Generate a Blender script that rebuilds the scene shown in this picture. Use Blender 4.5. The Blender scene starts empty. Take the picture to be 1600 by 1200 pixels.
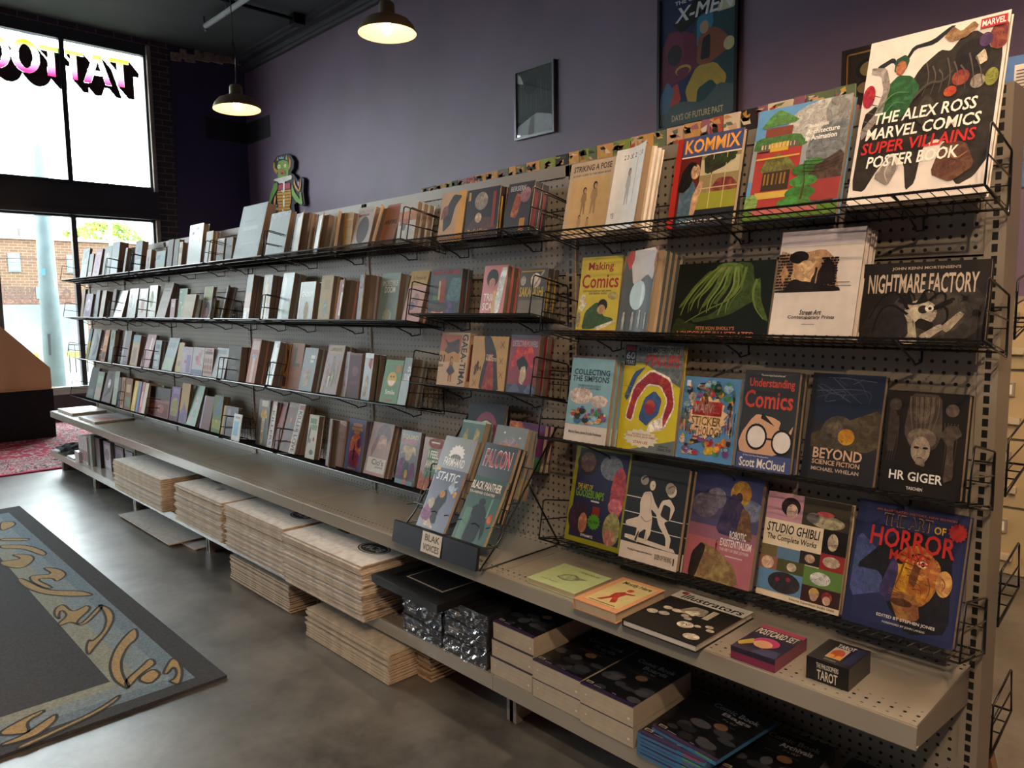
import bpy, bmesh, math, random
from mathutils import Matrix, Vector
C = bpy.context.scene
COL = C.collection
# ---------------- camera
cam = bpy.data.cameras.new('camera'); cam.sensor_width = 36; cam.lens = 1172.978 / 1600 * 36; cam.clip_start = .05; cam.clip_end = 300
cob = bpy.data.objects.new('camera', cam); COL.objects.link(cob)
_r, _d, _f = ((0.694328, 0.719559, -0.011963), (0.066801, -0.080992, -0.994474), (-0.716552, 0.689692, -0.104302))
cob.matrix_world = Matrix(((_r[0], -_d[0], -_f[0], .457038), (_r[1], -_d[1], -_f[1], -1.892825), (_r[2], -_d[2], -_f[2], 1.345989), (0, 0, 0, 1)))
C.camera = cob
# ---------------- world, sun, exposure
C.view_settings.view_transform = 'Standard'; C.view_settings.look = 'None'; C.view_settings.gamma = 1; C.view_settings.use_curve_mapping = False
C.view_settings.exposure = 0.18
C.cycles.use_denoising = True
W = bpy.data.worlds.new('overcast_sky'); C.world = W; W.use_nodes = True
_n = W.node_tree.nodes; _l = W.node_tree.links
_bg = _n['Background']; _bg.inputs['Strength'].default_value = 12.0
_tc = _n.new('ShaderNodeTexCoord'); _sp = _n.new('ShaderNodeSeparateXYZ'); _cr = _n.new('ShaderNodeValToRGB')
_l.new(_tc.outputs['Generated'], _sp.inputs[0]); _l.new(_sp.outputs['Z'], _cr.inputs[0]); _l.new(_cr.outputs[0], _bg.inputs['Color'])
_cr.color_ramp.elements[0].position = 0; _cr.color_ramp.elements[0].color = (.93, 1, 1, 1)
_cr.color_ramp.elements[1].position = .9; _cr.color_ramp.elements[1].color = (.84, .94, 1, 1)
for nm, y, z, sy, sz in (('window_portal_upper', -2.2, 3.72, 7.8, 1.75), ('window_portal_lower', -2.2, 1.46, 7.8, 2.1)):
    a = bpy.data.lights.new(nm, 'AREA'); a.shape = 'RECTANGLE'; a.size = sz; a.size_y = sy; a.cycles.is_portal = True
    o = bpy.data.objects.new(nm, a); COL.objects.link(o); o.location = (-9.93, y, z); o.rotation_euler = (0, -math.pi / 2, 0)
LAMP_STRENGTH = 2600.0
# ---------------- helpers
def lin(h):
    h = h.lstrip('#')
    if len(h) == 3: h = ''.join(c * 2 for c in h)
    v = [int(h[i:i + 2], 16) / 255 for i in (0, 2, 4)]
    return tuple(c / 12.92 if c <= .04045 else ((c + .055) / 1.055) ** 2.4 for c in v)
_mats = {}
def paint(name, rough=.5, metal=0, ns=14, na=.12, coat=0, bump=0, bs=60, col=None, emit=0, spec=.5):
    """painted surface: colour from the mesh's own colour attribute (or col) broken up by noise"""
    if name in _mats: return _mats[name]
    m = bpy.data.materials.new(name); m.use_nodes = True; n = m.node_tree.nodes; l = m.node_tree.links; b = n['Principled BSDF']
    tc = n.new('ShaderNodeTexCoord'); nz = n.new('ShaderNodeTexNoise'); nz.inputs['Scale'].default_value = ns; nz.inputs['Detail'].default_value = 3
    l.new(tc.outputs['Object'], nz.inputs['Vector'])
    mp = n.new('ShaderNodeMapRange'); mp.inputs[1].default_value = .3; mp.inputs[2].default_value = .7; mp.inputs[3].default_value = 1 - na; mp.inputs[4].default_value = 1 + na
    l.new(nz.outputs[0], mp.inputs[0])
    mx = n.new('ShaderNodeVectorMath'); mx.operation = 'SCALE'; l.new(mp.outputs[0], mx.inputs['Scale'])
    if col: mx.inputs[0].default_value = lin(col)
    else:
        at = n.new('ShaderNodeAttribute'); at.attribute_name = 'Col'; l.new(at.outputs['Color'], mx.inputs[0])
    l.new(mx.outputs[0], b.inputs['Base Color'])
    b.inputs['Roughness'].default_value = rough; b.inputs['Metallic'].default_value = metal; b.inputs['Coat Weight'].default_value = coat; b.inputs['Coat Roughness'].default_value = .12
    b.inputs['Specular IOR Level'].default_value = spec
    if bump:
        n2 = n.new('ShaderNodeTexNoise'); n2.inputs['Scale'].default_value = bs; n2.inputs['Detail'].default_value = 4; l.new(tc.outputs['Object'], n2.inputs['Vector'])
        bp = n.new('ShaderNodeBump'); bp.inputs['Strength'].default_value = bump; bp.inputs['Distance'].default_value = .01; l.new(n2.outputs[0], bp.inputs['Height']); l.new(bp.outputs[0], b.inputs['Normal'])
    if emit:
        l.new(mx.outputs[0], b.inputs['Emission Color']); b.inputs['Emission Strength'].default_value = emit
    m['mx'] = mx.name
    _mats[name] = m; return m
def nodes(m): return m.node_tree.nodes, m.node_tree.links
def math_(n, l, op, a, b=None, c=None):
    k = n.new('ShaderNodeMath'); k.operation = op
    for i, v in enumerate((a, b, c)):
        if v is None: continue
        if isinstance(v, (int, float)): k.inputs[i].default_value = v
        else: l.new(v, k.inputs[i])
    return k.outputs[0]
def darken_where(m, mask, dark=(.006, .006, .006)):
    """mix base colour to a hole colour where mask (socket) is 1"""
    n, l = nodes(m); b = n['Principled BSDF']; src = b.inputs['Base Color'].links[0].from_socket
    x = n.new('ShaderNodeMix'); x.data_type = 'RGBA'; l.new(mask, x.inputs[0]); l.new(src, x.inputs[6]); x.inputs[7].default_value = (*dark, 1)
    l.new(x.outputs[2], b.inputs['Base Color'])
def xyz(m):
    n, l = nodes(m); tc = n.new('ShaderNodeTexCoord'); s = n.new('ShaderNodeSeparateXYZ'); l.new(tc.outputs['Object'], s.inputs[0]); return s.outputs[0], s.outputs[1], s.outputs[2]
def dots(m, ax, ay, pitch=.0254, r=.13, extra=None):
    n, l = nodes(m); P = xyz(m)
    def cell(v): return math_(n, l, 'SUBTRACT', math_(n, l, 'FRACT', math_(n, l, 'DIVIDE', v, pitch)), .5)
    a, c = cell(P[ax]), cell(P[ay])
    d = math_(n, l, 'ADD', math_(n, l, 'MULTIPLY', a, a), math_(n, l, 'MULTIPLY', c, c))
    k = math_(n, l, 'LESS_THAN', d, r * r)
    if extra: k = math_(n, l, 'MULTIPLY', k, extra(n, l, P))
    darken_where(m, k)
class MB:
    def __init__(s): s.v = []; s.f = []; s.c = []; s.sm = []
    def face(s, pts, col='#ffffff', smooth=False):
        i = len(s.v); s.v += [tuple(p) for p in pts]; s.f.append(tuple(range(i, i + len(pts)))); s.c.append(col); s.sm.append(smooth)
    def box(s, x0, x1, y0, y1, z0, z1, col='#ffffff', top=None, bottom=None, M=None, front=None):
        P = [(x0, y0, z0), (x1, y0, z0), (x1, y1, z0), (x0, y1, z0), (x0, y0, z1), (x1, y0, z1), (x1, y1, z1), (x0, y1, z1)]
        if M: P = [M @ Vector(p) for p in P]
        i = len(s.v); s.v += [tuple(p) for p in P]
        for q, c in (((3, 2, 1, 0), bottom or col), ((4, 5, 6, 7), top or col), ((0, 1, 5, 4), front or col), ((1, 2, 6, 5), col), ((2, 3, 7, 6), col), ((3, 0, 4, 7), col)):
            s.f.append(tuple(i + k for k in q)); s.c.append(c); s.sm.append(False)
        return s
    def tube(s, pts, r, n=6, col='#0c0c0d', closed=False):
        pts = [Vector(p) for p in pts]; rings = []; N = len(pts)
        for k, p in enumerate(pts):
            a = pts[k - 1] if (k > 0 or closed) else p; b = pts[(k + 1) % N] if (k < N - 1 or closed) else p
            t = ((p - a).normalized() + (b - p).normalized()); t = t.normalized() if t.length > 1e-6 else Vector((0, 0, 1))
            u = t.cross(Vector((0, 0, 1)) if abs(t.z) < .9 else Vector((1, 0, 0))).normalized(); w = t.cross(u)
            i = len(s.v); s.v += [tuple(p + r * (math.cos(2 * math.pi * j / n) * u + math.sin(2 * math.pi * j / n) * w)) for j in range(n)]; rings.append(i)
        for k in range(N if closed else N - 1):
            a, b = rings[k], rings[(k + 1) % N]
            for j in range(n):
                s.f.append((a + j, b + j, b + (j + 1) % n, a + (j + 1) % n)); s.c.append(col); s.sm.append(n > 5)
        if not closed:
            s.f.append(tuple(rings[0] + j for j in range(n))); s.c.append(col); s.sm.append(False)
            s.f.append(tuple(rings[-1] + j for j in reversed(range(n)))); s.c.append(col); s.sm.append(False)
        return s
    def lathe(s, prof, n=32, col='#ffffff', o=(0, 0, 0)):
        i = len(s.v); k = len(prof)
        for r, z in prof: s.v += [(o[0] + r * math.cos(2 * math.pi * j / n), o[1] + r * math.sin(2 * math.pi * j / n), o[2] + z) for j in range(n)]
        for a in range(k - 1):
            for j in range(n):
                s.f.append((i + a * n + j, i + a * n + (j + 1) % n, i + (a + 1) * n + (j + 1) % n, i + (a + 1) * n + j)); s.c.append(col); s.sm.append(True)
        return s
    def prism(s, poly, d, col, side=None):
        """poly: 3-D points; d: extrusion vector"""
        d = Vector(d); P = [Vector(p) for p in poly]; Q = [p + d for p in P]; n = len(P)
        s.face(P, col); s.face(list(reversed(Q)), col)
        for k in range(n): s.face([P[k], P[(k + 1) % n], Q[(k + 1) % n], Q[k]], side or col)
        return s
    def build(s, name, mat, parent=None, loc=None, rot=None):
        me = bpy.data.meshes.new(name); me.from_pydata(s.v, [], s.f); me.materials.append(mat)
        if any(c[-1] == '~' for c in s.c): me.materials.append(ART); me.polygons.foreach_set('material_index', [int(c[-1] == '~') for c in s.c])
        a = me.color_attributes.new('Col', 'FLOAT_COLOR', 'CORNER'); buf = []; cache = {}
        for f, c in zip(s.f, s.c):
            if c not in cache: cache[c] = (*lin(c.rstrip('~')), 1.0)
            buf += cache[c] * len(f)
        a.data.foreach_set('color', buf); me.polygons.foreach_set('use_smooth', s.sm); me.update()
        o = bpy.data.objects.new(name, me); COL.objects.link(o)
        if parent: o.parent = parent
        if loc: o.location = loc
        if rot: o.rotation_euler = rot
        return o
def tag(o, label, cat, group=None, kind=None):
    o['label'] = label; o['category'] = cat
    if group: o['group'] = group
    if kind: o['kind'] = kind
    return o
def empty(name, loc=(0, 0, 0), rot=(0, 0, 0), label=None, cat=None, group=None):
    o = bpy.data.objects.new(name, None); COL.objects.link(o); o.location = loc; o.rotation_euler = rot; o.empty_display_size = .05
    if label: tag(o, label, cat, group)
    return o
def struct(o): o['kind'] = 'structure'; return o
def copy_tree(o, parent=None):
    c = o.copy(); COL.objects.link(c); c.parent = parent
    for ch in list(o.children): copy_tree(ch, c)
    return c
# ---- lettering: outlines of the built-in font as flat polygons, scaled to a unit box
_txt = {}
def letters(t):
    if t not in _txt:
        cu = bpy.data.curves.new('t', 'FONT'); cu.body = t; cu.resolution_u = 2; cu.offset = .018; cu.size = 1
        o = bpy.data.objects.new('t', cu); me = bpy.data.meshes.new_from_object(o)
        V = [(v.co.x, v.co.y) for v in me.vertices]; F = [tuple(p.vertices) for p in me.polygons]
        x0 = min(v[0] for v in V); x1 = max(v[0] for v in V); y0 = min(v[1] for v in V); y1 = max(v[1] for v in V)
        _txt[t] = ([((x - x0) / (x1 - x0), (y - y0) / (y1 - y0)) for x, y in V], F)
        bpy.data.objects.remove(o); bpy.data.curves.remove(cu); bpy.data.meshes.remove(me)
    return _txt[t]
# ---- cover artwork: each op yields (points, faces, colour) in unit cover coordinates
def R(x0, y0, x1, y1, c): return [([(x0, y0), (x1, y0), (x1, y1), (x0, y1)], [(0, 1, 2, 3)], c)]
def E(x, y, a, b, c, n=18): return [([(x + a * math.cos(6.2832 * k / n), y + b * math.sin(6.2832 * k / n)) for k in range(n)], [tuple(range(n))], c)]
def soft(p, n=1):
    for _ in range(n):
        o = []
        for k in range(len(p)):
            (a, b), (c, d) = p[k], p[(k + 1) % len(p)]; o += [(a * .87 + c * .13, b * .87 + d * .13), (a * .13 + c * .87, b * .13 + d * .87)]
        p = o
    return p
def G(p, c, s=1): p = soft(p, s if len(p) > 3 else 0); return [(p, [tuple(range(len(p)))], c)]
def VL(p, w, c):
    o = []
    for k in range(2): p = [p[0]] + [q for i in range(len(p) - 1) for q in ((p[i][0] * .75 + p[i + 1][0] * .25, p[i][1] * .75 + p[i + 1][1] * .25), (p[i][0] * .25 + p[i + 1][0] * .75, p[i][1] * .25 + p[i + 1][1] * .75))] + [p[-1]]
    n = len(p); V_ = []
    for i in range(n):
        a = p[max(i - 1, 0)]; b = p[min(i + 1, n - 1)]; dx, dy = b[0] - a[0], b[1] - a[1]; L = math.hypot(dx, dy) or 1; k = w * .5 * (1 - .75 * i / (n - 1)); V_ += [(p[i][0] - dy / L * k, p[i][1] + dx / L * k), (p[i][0] + dy / L * k, p[i][1] - dx / L * k)]
    return [(V_, [(2 * i, 2 * i + 1, 2 * i + 3, 2 * i + 2) for i in range(n - 1)], c)]
def S(x, y, a, b, c, n=14): return [([(x, y)] + [(x + a * (1 if k % 2 else .8) * math.cos(6.2832 * k / (2 * n)), y + b * (1 if k % 2 else .8) * math.sin(6.2832 * k / (2 * n))) for k in range(2 * n)], [(0, 1 + k, 1 + (k + 1) % (2 * n)) for k in range(2 * n)], c)]
def T(t, x0, y0, x1, y1, c, sl=0):
    V, F = letters(t); return [([(x0 + (x1 - x0) * a + sl * (b - .5) * (y1 - y0), y0 + (y1 - y0) * b) for a, b in V], F, c)]
def W(t, x0, y0, x1, y1, c):
    V, F = letters(t); return [([(x0 + (x1 - x0) * b, y1 - (y1 - y0) * a) for a, b in V], F, c)]
def X(x, y, c='#3a241c', d=.06): return G([(x - d, y - d), (x - d * .8, y - d), (x + d, y + d), (x + d * .8, y + d)], c) + G([(x - d, y + d), (x - d * .8, y + d), (x + d, y - d), (x + d * .8, y - d)], c)
def P(x, y, h, c, hc):
    w = h * .42
    return G([(x - w * .3, y), (x - w * .12, y), (x, y + h * .35), (x + w * .15, y), (x + w * .34, y), (x + w * .3, y + h * .45), (x + w * .42, y + h * .5), (x + w * .3, y + h * .78), (x - w * .3, y + h * .78), (x - w * .45, y + h * .5), (x - w * .28, y + h * .45)], c) + E(x, y + h * .88, w * .26, h * .12, hc) + E(x + w * .05, y + h * .855, w * .16, h * .08, '#b08c70')
def CR(x0, y0, x1, y1, seed):
    r = random.Random(seed); o = []; pal = ['#b8922c', '#a83434', '#3c6a9c', '#3c7a4a', '#c8b49a', '#2a2a2c', '#c87a3c', '#7a4a84', '#8ab0c0']
    for k in range(34):
        w = (x1 - x0) * r.uniform(.04, .09); h = (y1 - y0) * r.uniform(.15, .4); x = r.uniform(x0 + w, x1 - w); y = r.uniform(y0, y1 - h)
        o += E(x, y + h / 2, w, h / 2, r.choice(pal), 8) + E(x, y + h, w * .6, h * .22, r.choice(pal), 7)
    return o
def H(x0, y0, x1, y1):
    o = []
    for i in range(13):
        for j in range(13):
            if ((i * 7 + j * 3) % 11) > 1 and abs(i - 6) + abs(j - 6) > 3: o += E(x0 + (x1 - x0) * (i + .5 * (j % 2)) / 13, y0 + (y1 - y0) * j / 13, .014, .011, '#221b1c', 5)
    return o
MATTE = paint('printed_card', .45, ns=30, na=.07, spec=.22)
GLOSS = paint('laminated_card', .32, ns=30, na=.07, coat=.38, spec=.3); GLOSS.node_tree.nodes['Principled BSDF'].inputs['Coat Roughness'].default_value = .2
PAPER = paint('page_edges', .8, ns=5, na=.1)
def _stripe():
    n, l = nodes(PAPER); p = xyz(PAPER); k = math_(n, l, 'FRACT', math_(n, l, 'MULTIPLY', p[1], 430)); darken_where(PAPER, math_(n, l, 'MULTIPLY', math_(n, l, 'LESS_THAN', k, .3), .35), (.1, .07, .05))
_stripe()
WIRE = paint('black_wire', .28, ns=20, na=.2, col='#0b0b0c', spec=.5)
METAL = paint('enamelled_steel', .35, ns=3, na=.1, spec=.5)
PLAIN = paint('plain_surface', .6, ns=9, na=.12)
CARD = paint('corrugated_card', .85, ns=40, na=.14)
CLOTH = paint('cloth', .95, ns=20, na=.25, bump=.3, bs=80)
def art_mat():
    m = paint('printed_illustration', .42, ns=70, na=.2, spec=.25); n, l = nodes(m); b = n['Principled BSDF']; src = b.inputs['Base Color'].links[0].from_socket; tc = n.new('ShaderNodeTexCoord')
    nz = n.new('ShaderNodeTexNoise'); nz.inputs['Scale'].default_value = 38; nz.inputs['Detail'].default_value = 5; nz.inputs['Distortion'].default_value = 1.2; l.new(tc.outputs['Object'], nz.inputs[0])
    hs = n.new('ShaderNodeHueSaturation'); l.new(src, hs.inputs['Color']); mp = n.new('ShaderNodeMapRange'); mp.inputs[1].default_value = .3; mp.inputs[2].default_value = .7; mp.inputs[3].default_value = .475; mp.inputs[4].default_value = .525; l.new(nz.outputs[0], mp.inputs[0]); l.new(mp.outputs[0], hs.inputs['Hue'])
    m2 = n.new('ShaderNodeMapRange'); m2.inputs[1].default_value = .32; m2.inputs[2].default_value = .68; m2.inputs[3].default_value = .68; m2.inputs[4].default_value = 1.25; l.new(nz.outputs[0], m2.inputs[0]); l.new(m2.outputs[0], hs.inputs['Value'])
    l.new(hs.outputs[0], b.inputs['Base Color'])
    k = math_(n, l, 'LESS_THAN', math_(n, l, 'ABSOLUTE', math_(n, l, 'SUBTRACT', nz.outputs[0], .5)), .012); darken_where(m, math_(n, l, 'MULTIPLY', k, .5), (.012, .01, .01)); return m
ART = art_mat()
def cover_mesh(w, h, t, base, ops, curl=0, spine=None, board=.0022, plain=False):
    m = MB(); sp = spine or base; g = 8 if curl else 1
    def cv(u): return -curl * max(0, u - .25) ** 2 * 1.6
    for k in range(g):  # front sheet
        a, b = k / g, (k + 1) / g; y0, y1 = cv(a), cv(b)
        m.face([(a * w, y0, 0), (b * w, y1, 0), (b * w, y1, h), (a * w, y0, h)], base)
        m.face([(a * w, y0 + board, h), (b * w, y1 + board, h), (b * w, y1 + board, 0), (a * w, y0 + board, 0)], '#b9ab98' if curl else base)
        m.face([(a * w, y0, h), (b * w, y1, h), (b * w, y1 + board, h), (a * w, y0 + board, h)], '#b5ab9c'); m.face([(a * w, y0 + board, 0), (b * w, y1 + board, 0), (b * w, y1, 0), (a * w, y0, 0)], base)
    m.face([(w, cv(1), 0), (w, cv(1) + board, 0), (w, cv(1) + board, h), (w, cv(1), h)], '#a3927c')
    m.box(0, w, t - board, t, 0, h, base); m.box(0, board, board, t - board, 0, h, sp)
    k = 0
    for V, F, c in [z for op in ops for z in op]:
        if not plain and len(F) == 1 and len(F[0]) > 4: c += '~'
        k += 1; e = .00022 * k if k < 30 else .0066 + .00004 * (k - 30)
        e = min(e, .009); i = len(m.v)
        for a, b in V:
            a = min(max(a, 0), 1); b = min(max(b, 0), 1); m.v.append((a * w, cv(a) - e * .35 - .0001, b * h))
        for f in F:
            m.f.append(tuple(i + q for q in f)); m.c.append(c); m.sm.append(False)
    return m
def volume(name, label, cat, loc, w, h, L, t, base, ops, fl='', group=None, rz=0, pages='#8d765c', spine=None):
    root = empty(name, loc, (-math.radians(L), 0, rz), label, cat, group); root.rotation_mode = 'XYZ'
    if rz:
        root.rotation_euler = (Matrix.Rotation(rz, 3, 'Z') @ Matrix.Rotation(-math.radians(L), 3, 'X')).to_euler()
    cover_mesh(w, h, t, base, ops, .035 if 'c' in fl else 0, spine, plain='p' in fl).build('cover', GLOSS if 'g' in fl else MATTE, root)
    if 's' not in fl:
        b = MB()
        if 'r' in fl: b.box(.003, w - .0005, .0026, t - .0026, .002, h - .002, base); b.box(w - .0006, w, .008, t - .008, h * .12, h * .8, '#a8873a' if base in ('#241c1c', '#4a4844') else '#6d3a3c')
        else: b.box(.003, w - .003, .0026, t - .0026, .002, h - .003, pages)
        b.build('page_block', PAPER if 'r' not in fl else MATTE, root)
    return root
_seen = {}
def K(x, y, z, w, h, L, t, n, short, row, base, ops, fl=''):
    a = math.radians(L); T_ = t * (1 + n); lift = max(0, T_ * (math.sin(a) - .19 * math.cos(a))) + .003
    pg = '#b09a7c' if 'right' in row or 'tabletop' in row else '#63564c'  # left-run page edges are darker: their shade is put into the colour
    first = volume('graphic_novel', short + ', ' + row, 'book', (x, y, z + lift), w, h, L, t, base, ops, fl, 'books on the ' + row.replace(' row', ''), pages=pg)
    src = first
    for k in range(1, n + 1):
        if k == 1 and 'c' in fl: c = src = volume('graphic_novel', '', 'book', (0, 0, 0), w, h, L, t, base, [], fl.replace('c', ''), first['group'], pages=pg)
        else: c = copy_tree(src)
        d = k * (t + .0012); c.location = (x + .004 * k, y + d * math.cos(a), z + lift - d * math.sin(a))
        c['label'] = ('copy directly behind the ' if k == 1 else 'rearmost copy behind the ' if k == n else 'third copy behind the ') + short.split(',')[0]
        if len(c['label'].split()) > 16: c['label'] = ' '.join(c['label'].split()[:16])
C_ = CR
# ---------------- the room
def wall_noise_paint(name, c, na=.15, rough=.75): return paint(name, rough, ns=1.3, na=na, col=c, bump=.06, bs=25)
PURPLE = wall_noise_paint('purple_wall_paint', '#635268', .14, .55)
NAVY = wall_noise_paint('dark_violet_wall_paint', '#3a3358', .12, .6)
CEIL = wall_noise_paint('dark_ceiling_paint', '#3d4347', .2, .8)
def brick_mat(name, a, b, mortar, sc=1, axes='YZ', rough=.85):
    m = paint(name, rough, col='#808080', bump=.15, bs=50); n, l = nodes(m); tc = n.new('ShaderNodeTexCoord'); s = n.new('ShaderNodeSeparateXYZ'); cm = n.new('ShaderNodeCombineXYZ')
    l.new(tc.outputs['Object'], s.inputs[0]); l.new(s.outputs[axes[0]], cm.inputs[0]); l.new(s.outputs[axes[1]], cm.inputs[1])
    b_ = n.new('ShaderNodeTexBrick'); l.new(cm.outputs[0], b_.inputs['Vector']); b_.inputs['Scale'].default_value = sc
    b_.inputs['Color1'].default_value = (*lin(a), 1); b_.inputs['Color2'].default_value = (*lin(b), 1); b_.inputs['Mortar'].default_value = (*lin(mortar), 1)
    b_.inputs['Brick Width'].default_value = .205; b_.inputs['Row Height'].default_value = .076; b_.inputs['Mortar Size'].default_value = .006
    nz = n.new('ShaderNodeTexNoise'); nz.inputs['Scale'].default_value = 3; mx = n.new('ShaderNodeMix'); mx.data_type = 'RGBA'; mx.blend_type = 'MULTIPLY'; mx.inputs[0].default_value = .5
    l.new(b_.outputs[0], mx.inputs[6]); l.new(nz.outputs['Color'], mx.inputs[7]); l.new(mx.outputs[2], n['Principled BSDF'].inputs['Base Color']); return m
BRICK = brick_mat('painted_brick', '#3f3a44', '#4a434c', '#77706f', axes='YZ')
def concrete():
    m = paint('polished_concrete', .3, col='#6b6560', spec=.5, coat=1); n, l = nodes(m); b = n['Principled BSDF']; tc = n.new('ShaderNodeTexCoord'); b.inputs['Coat Roughness'].default_value = .36; b.inputs['Coat IOR'].default_value = 1.6
    a = n.new('ShaderNodeTexNoise'); a.inputs['Scale'].default_value = 2.2; a.inputs['Detail'].default_value = 10; a.inputs['Roughness'].default_value = .72
    l.new(tc.outputs['Object'], a.inputs[0]); r = n.new('ShaderNodeValToRGB'); l.new(a.outputs[0], r.inputs[0])
    e = r.color_ramp.elements; e[0].position = .36; e[0].color = (*lin('#383531'), 1); e[1].position = .66; e[1].color = (*lin('#7d7972'), 1)
    l.new(r.outputs[0], b.inputs['Base Color'])
    f = n.new('ShaderNodeTexNoise'); f.inputs['Scale'].default_value = 6; f.inputs['Detail'].default_value = 3; l.new(tc.outputs['Object'], f.inputs[0])
    q = n.new('ShaderNodeMapRange'); q.inputs[1].default_value = .3; q.inputs[2].default_value = .7; q.inputs[3].default_value = .28; q.inputs[4].default_value = .42; l.new(f.outputs[0], q.inputs[0]); l.new(q.outputs[0], b.inputs['Roughness'])
    bp = n.new('ShaderNodeBump'); bp.inputs['Strength'].default_value = .08; bp.inputs['Distance'].default_value = .004; l.new(f.outputs[0], bp.inputs['Height']); l.new(bp.outputs[0], b.inputs['Normal']); l.new(bp.outputs[0], b.inputs['Coat Normal'])
    return m
struct(MB().box(-9.95, 4.6, -6.6, 3, -.12, 0).build('floor', concrete()))
struct(MB().box(-10.25, 4.6, -6.8, 3.2, 4.78, 4.95).build('ceiling', CEIL))
struct(MB().box(-10.2, 4.6, 3, 3.2, 0, 4.78).build('wall_back', PURPLE))
struct(MB().box(4.6, 4.8, -6.8, 3.2, 0, 4.78).build('wall_right', PURPLE))
struct(MB().box(-10.2, -9.1, -6.8, -6.6, 0, 4.78).box(-9.1, 4.6, -6.8, -6.6, 0, 4.78).build('wall_front', NAVY))
wl = struct(MB().box(-10.2, -9.95, 1.98, 3, 0, 4.78).build('wall_left', NAVY))
struct(MB().box(-10.2, -9.93, 1.73, 1.98, 0, 4.78).box(-10.2, -9.95, -6.6, 1.73, 4.69, 4.78).build('wall_left_brick', BRICK))
FR = paint('window_frame_paint', .35, ns=4, na=.1, col='#2e3238')
struct(MB().box(-10.2, -9.9, -6.6, 1.73, 0, .33).build('wall_left_sill', paint('dark_plinth_paint', .5, ns=2, col='#34343a')))
TR = paint('pale_trim', .7, ns=6, na=.25, col='#8d857a')
m = MB(); m.box(-9.96, -9.9, 1.69, 1.735, .33, 4.69); struct(m.build('trim_1', TR))
m = MB(); rr = random.Random(4)   # broken plaster strip under the ceiling beside the brick
for k in range(16):
    y = 2.0 + k * .0625; z0 = 4.60 - .0 + rr.uniform(-.03, .02) + k * .0075
    m.box(-9.95, -9.91 + rr.uniform(-.01, .015), y, y + .068, z0, z0 + .09 + rr.uniform(0, .03))
struct(m.build('trim_2', paint('bare_plaster', .9, ns=18, na=.35, col='#8f8278', bump=.5, bs=30)))
m = MB()                             # moulded cornice along the back wall
for (d, z0, z1) in ((.05, 4.60, 4.635), (.085, 4.635, 4.67), (.06, 4.67, 4.71), (.14, 4.71, 4.745), (.19, 4.745, 4.78)): m.box(-9.95, 4.6, 3 - d, 3, z0, z1)
struct(m.build('trim_3', paint('cornice_paint', .6, ns=3, na=.2, col='#3a3b42')))
def glass_mat():
    m = bpy.data.materials.new('clear_glass'); m.use_nodes = True; n, l = nodes(m); n.remove(n['Principled BSDF'])
    t = n.new('ShaderNodeBsdfTransparent'); g = n.new('ShaderNodeBsdfGlossy'); g.inputs['Roughness'].default_value = .03; x = n.new('ShaderNodeMixShader'); nz = n.new('ShaderNodeTexNoise'); nz.inputs['Scale'].default_value = .7
    mp = n.new('ShaderNodeMapRange'); mp.inputs[3].default_value = .05; mp.inputs[4].default_value = .09; l.new(nz.outputs[0], mp.inputs[0]); l.new(mp.outputs[0], x.inputs[0])
    t.inputs[0].default_value = (.97, .99, .99, 1); l.new(t.outputs[0], x.inputs[1]); l.new(g.outputs[0], x.inputs[2]); l.new(x.outputs[0], n['Material Output'].inputs[0]); return m
GLASS = glass_mat()
wi = 0
ys = [1.69] + [.74 - .83 * k for k in range(9)]
for zlo, zhi in ((2.86, 4.69), (.33, 2.5)):
    for a, b in zip(ys[1:], ys[:-1]):
        wi += 1; w = struct(empty('window_%d' % wi, (-10.0, a, zlo)))
        hh = zhi - zlo; ww = b - a; e = .06 if zlo > 1 else .07
        f = MB().box(-.04, .05, 0, ww, hh - .12 if zlo > 1 else hh - .02, hh).box(-.04, .06, 0, ww, 0, e).box(-.03, .045, 0, .028, 0, hh).box(-.03, .045, ww - .028, ww, 0, hh)
        f.build('frame', FR, w); MB().box(-.006, 0, .02, ww - .02, e - .01, hh - .02).build('pane', GLASS, w)
struct(MB().box(-10.12, -9.88, -6.6, 1.73, 2.5, 2.86).box(-10.12, -9.84, -6.6, 1.73, 2.5, 2.56).build('trim_4', FR))
struct(MB().box(-10.0, -9.86, -6.6, 1.73, .33, .42).build('trim_5', paint('sill_paint', .3, ns=3, col='#9aa3a5')))
# dark unpainted patch round the corner, high on the wall
pm = paint('dark_patch_paint', .6, ns=3, na=.1, col='#191722')
struct(MB().box(-9.95, -9.944, 2.42, 3, 3.65, 3.93).build('trim_6', pm)); struct(MB().box(-9.95, -9.25, 2.994, 3, 3.64, 3.925).build('trim_7', pm))
# ---------------- outside the windows
OUT = paint('weathered_outdoor_surface', .9, ns=.8, na=.25)
struct(MB().box(-80, -10.2, -60, 60, -.45, -.3, '#6b6b68').build('ground_street', OUT))
struct(MB().box(-14.5, -10.2, -60, 60, -.3, -.06, '#8a867c').build('ground_sidewalk', OUT))
struct(MB().box(-30, -26, -60, 60, -.3, -.12, '#86806c').build('ground_far_verge', OUT))
FARBRICK = brick_mat('old_orange_brick', '#74543f', '#664838', '#8a7868', axes='YZ', sc=.6)
bl = empty('brick_warehouse', (-40, 0, -.3), label='old orange brick warehouse across the street behind the parapet', cat='building')
MB().box(-8, 0, -30, 30, 0, 4.9).build('wall', FARBRICK, bl)
m = MB(); m.box(-8.1, .12, -30, 30, 4.9, 5.05, '#a08c7c'); m.box(-.3, .2, 9.6, 10.1, 5.05, 5.25, '#8c7c70'); m.box(-.2, .15, 6.0, 6.1, 5.05, 5.4, '#5a5550'); m.build('parapet', OUT, bl)
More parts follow.
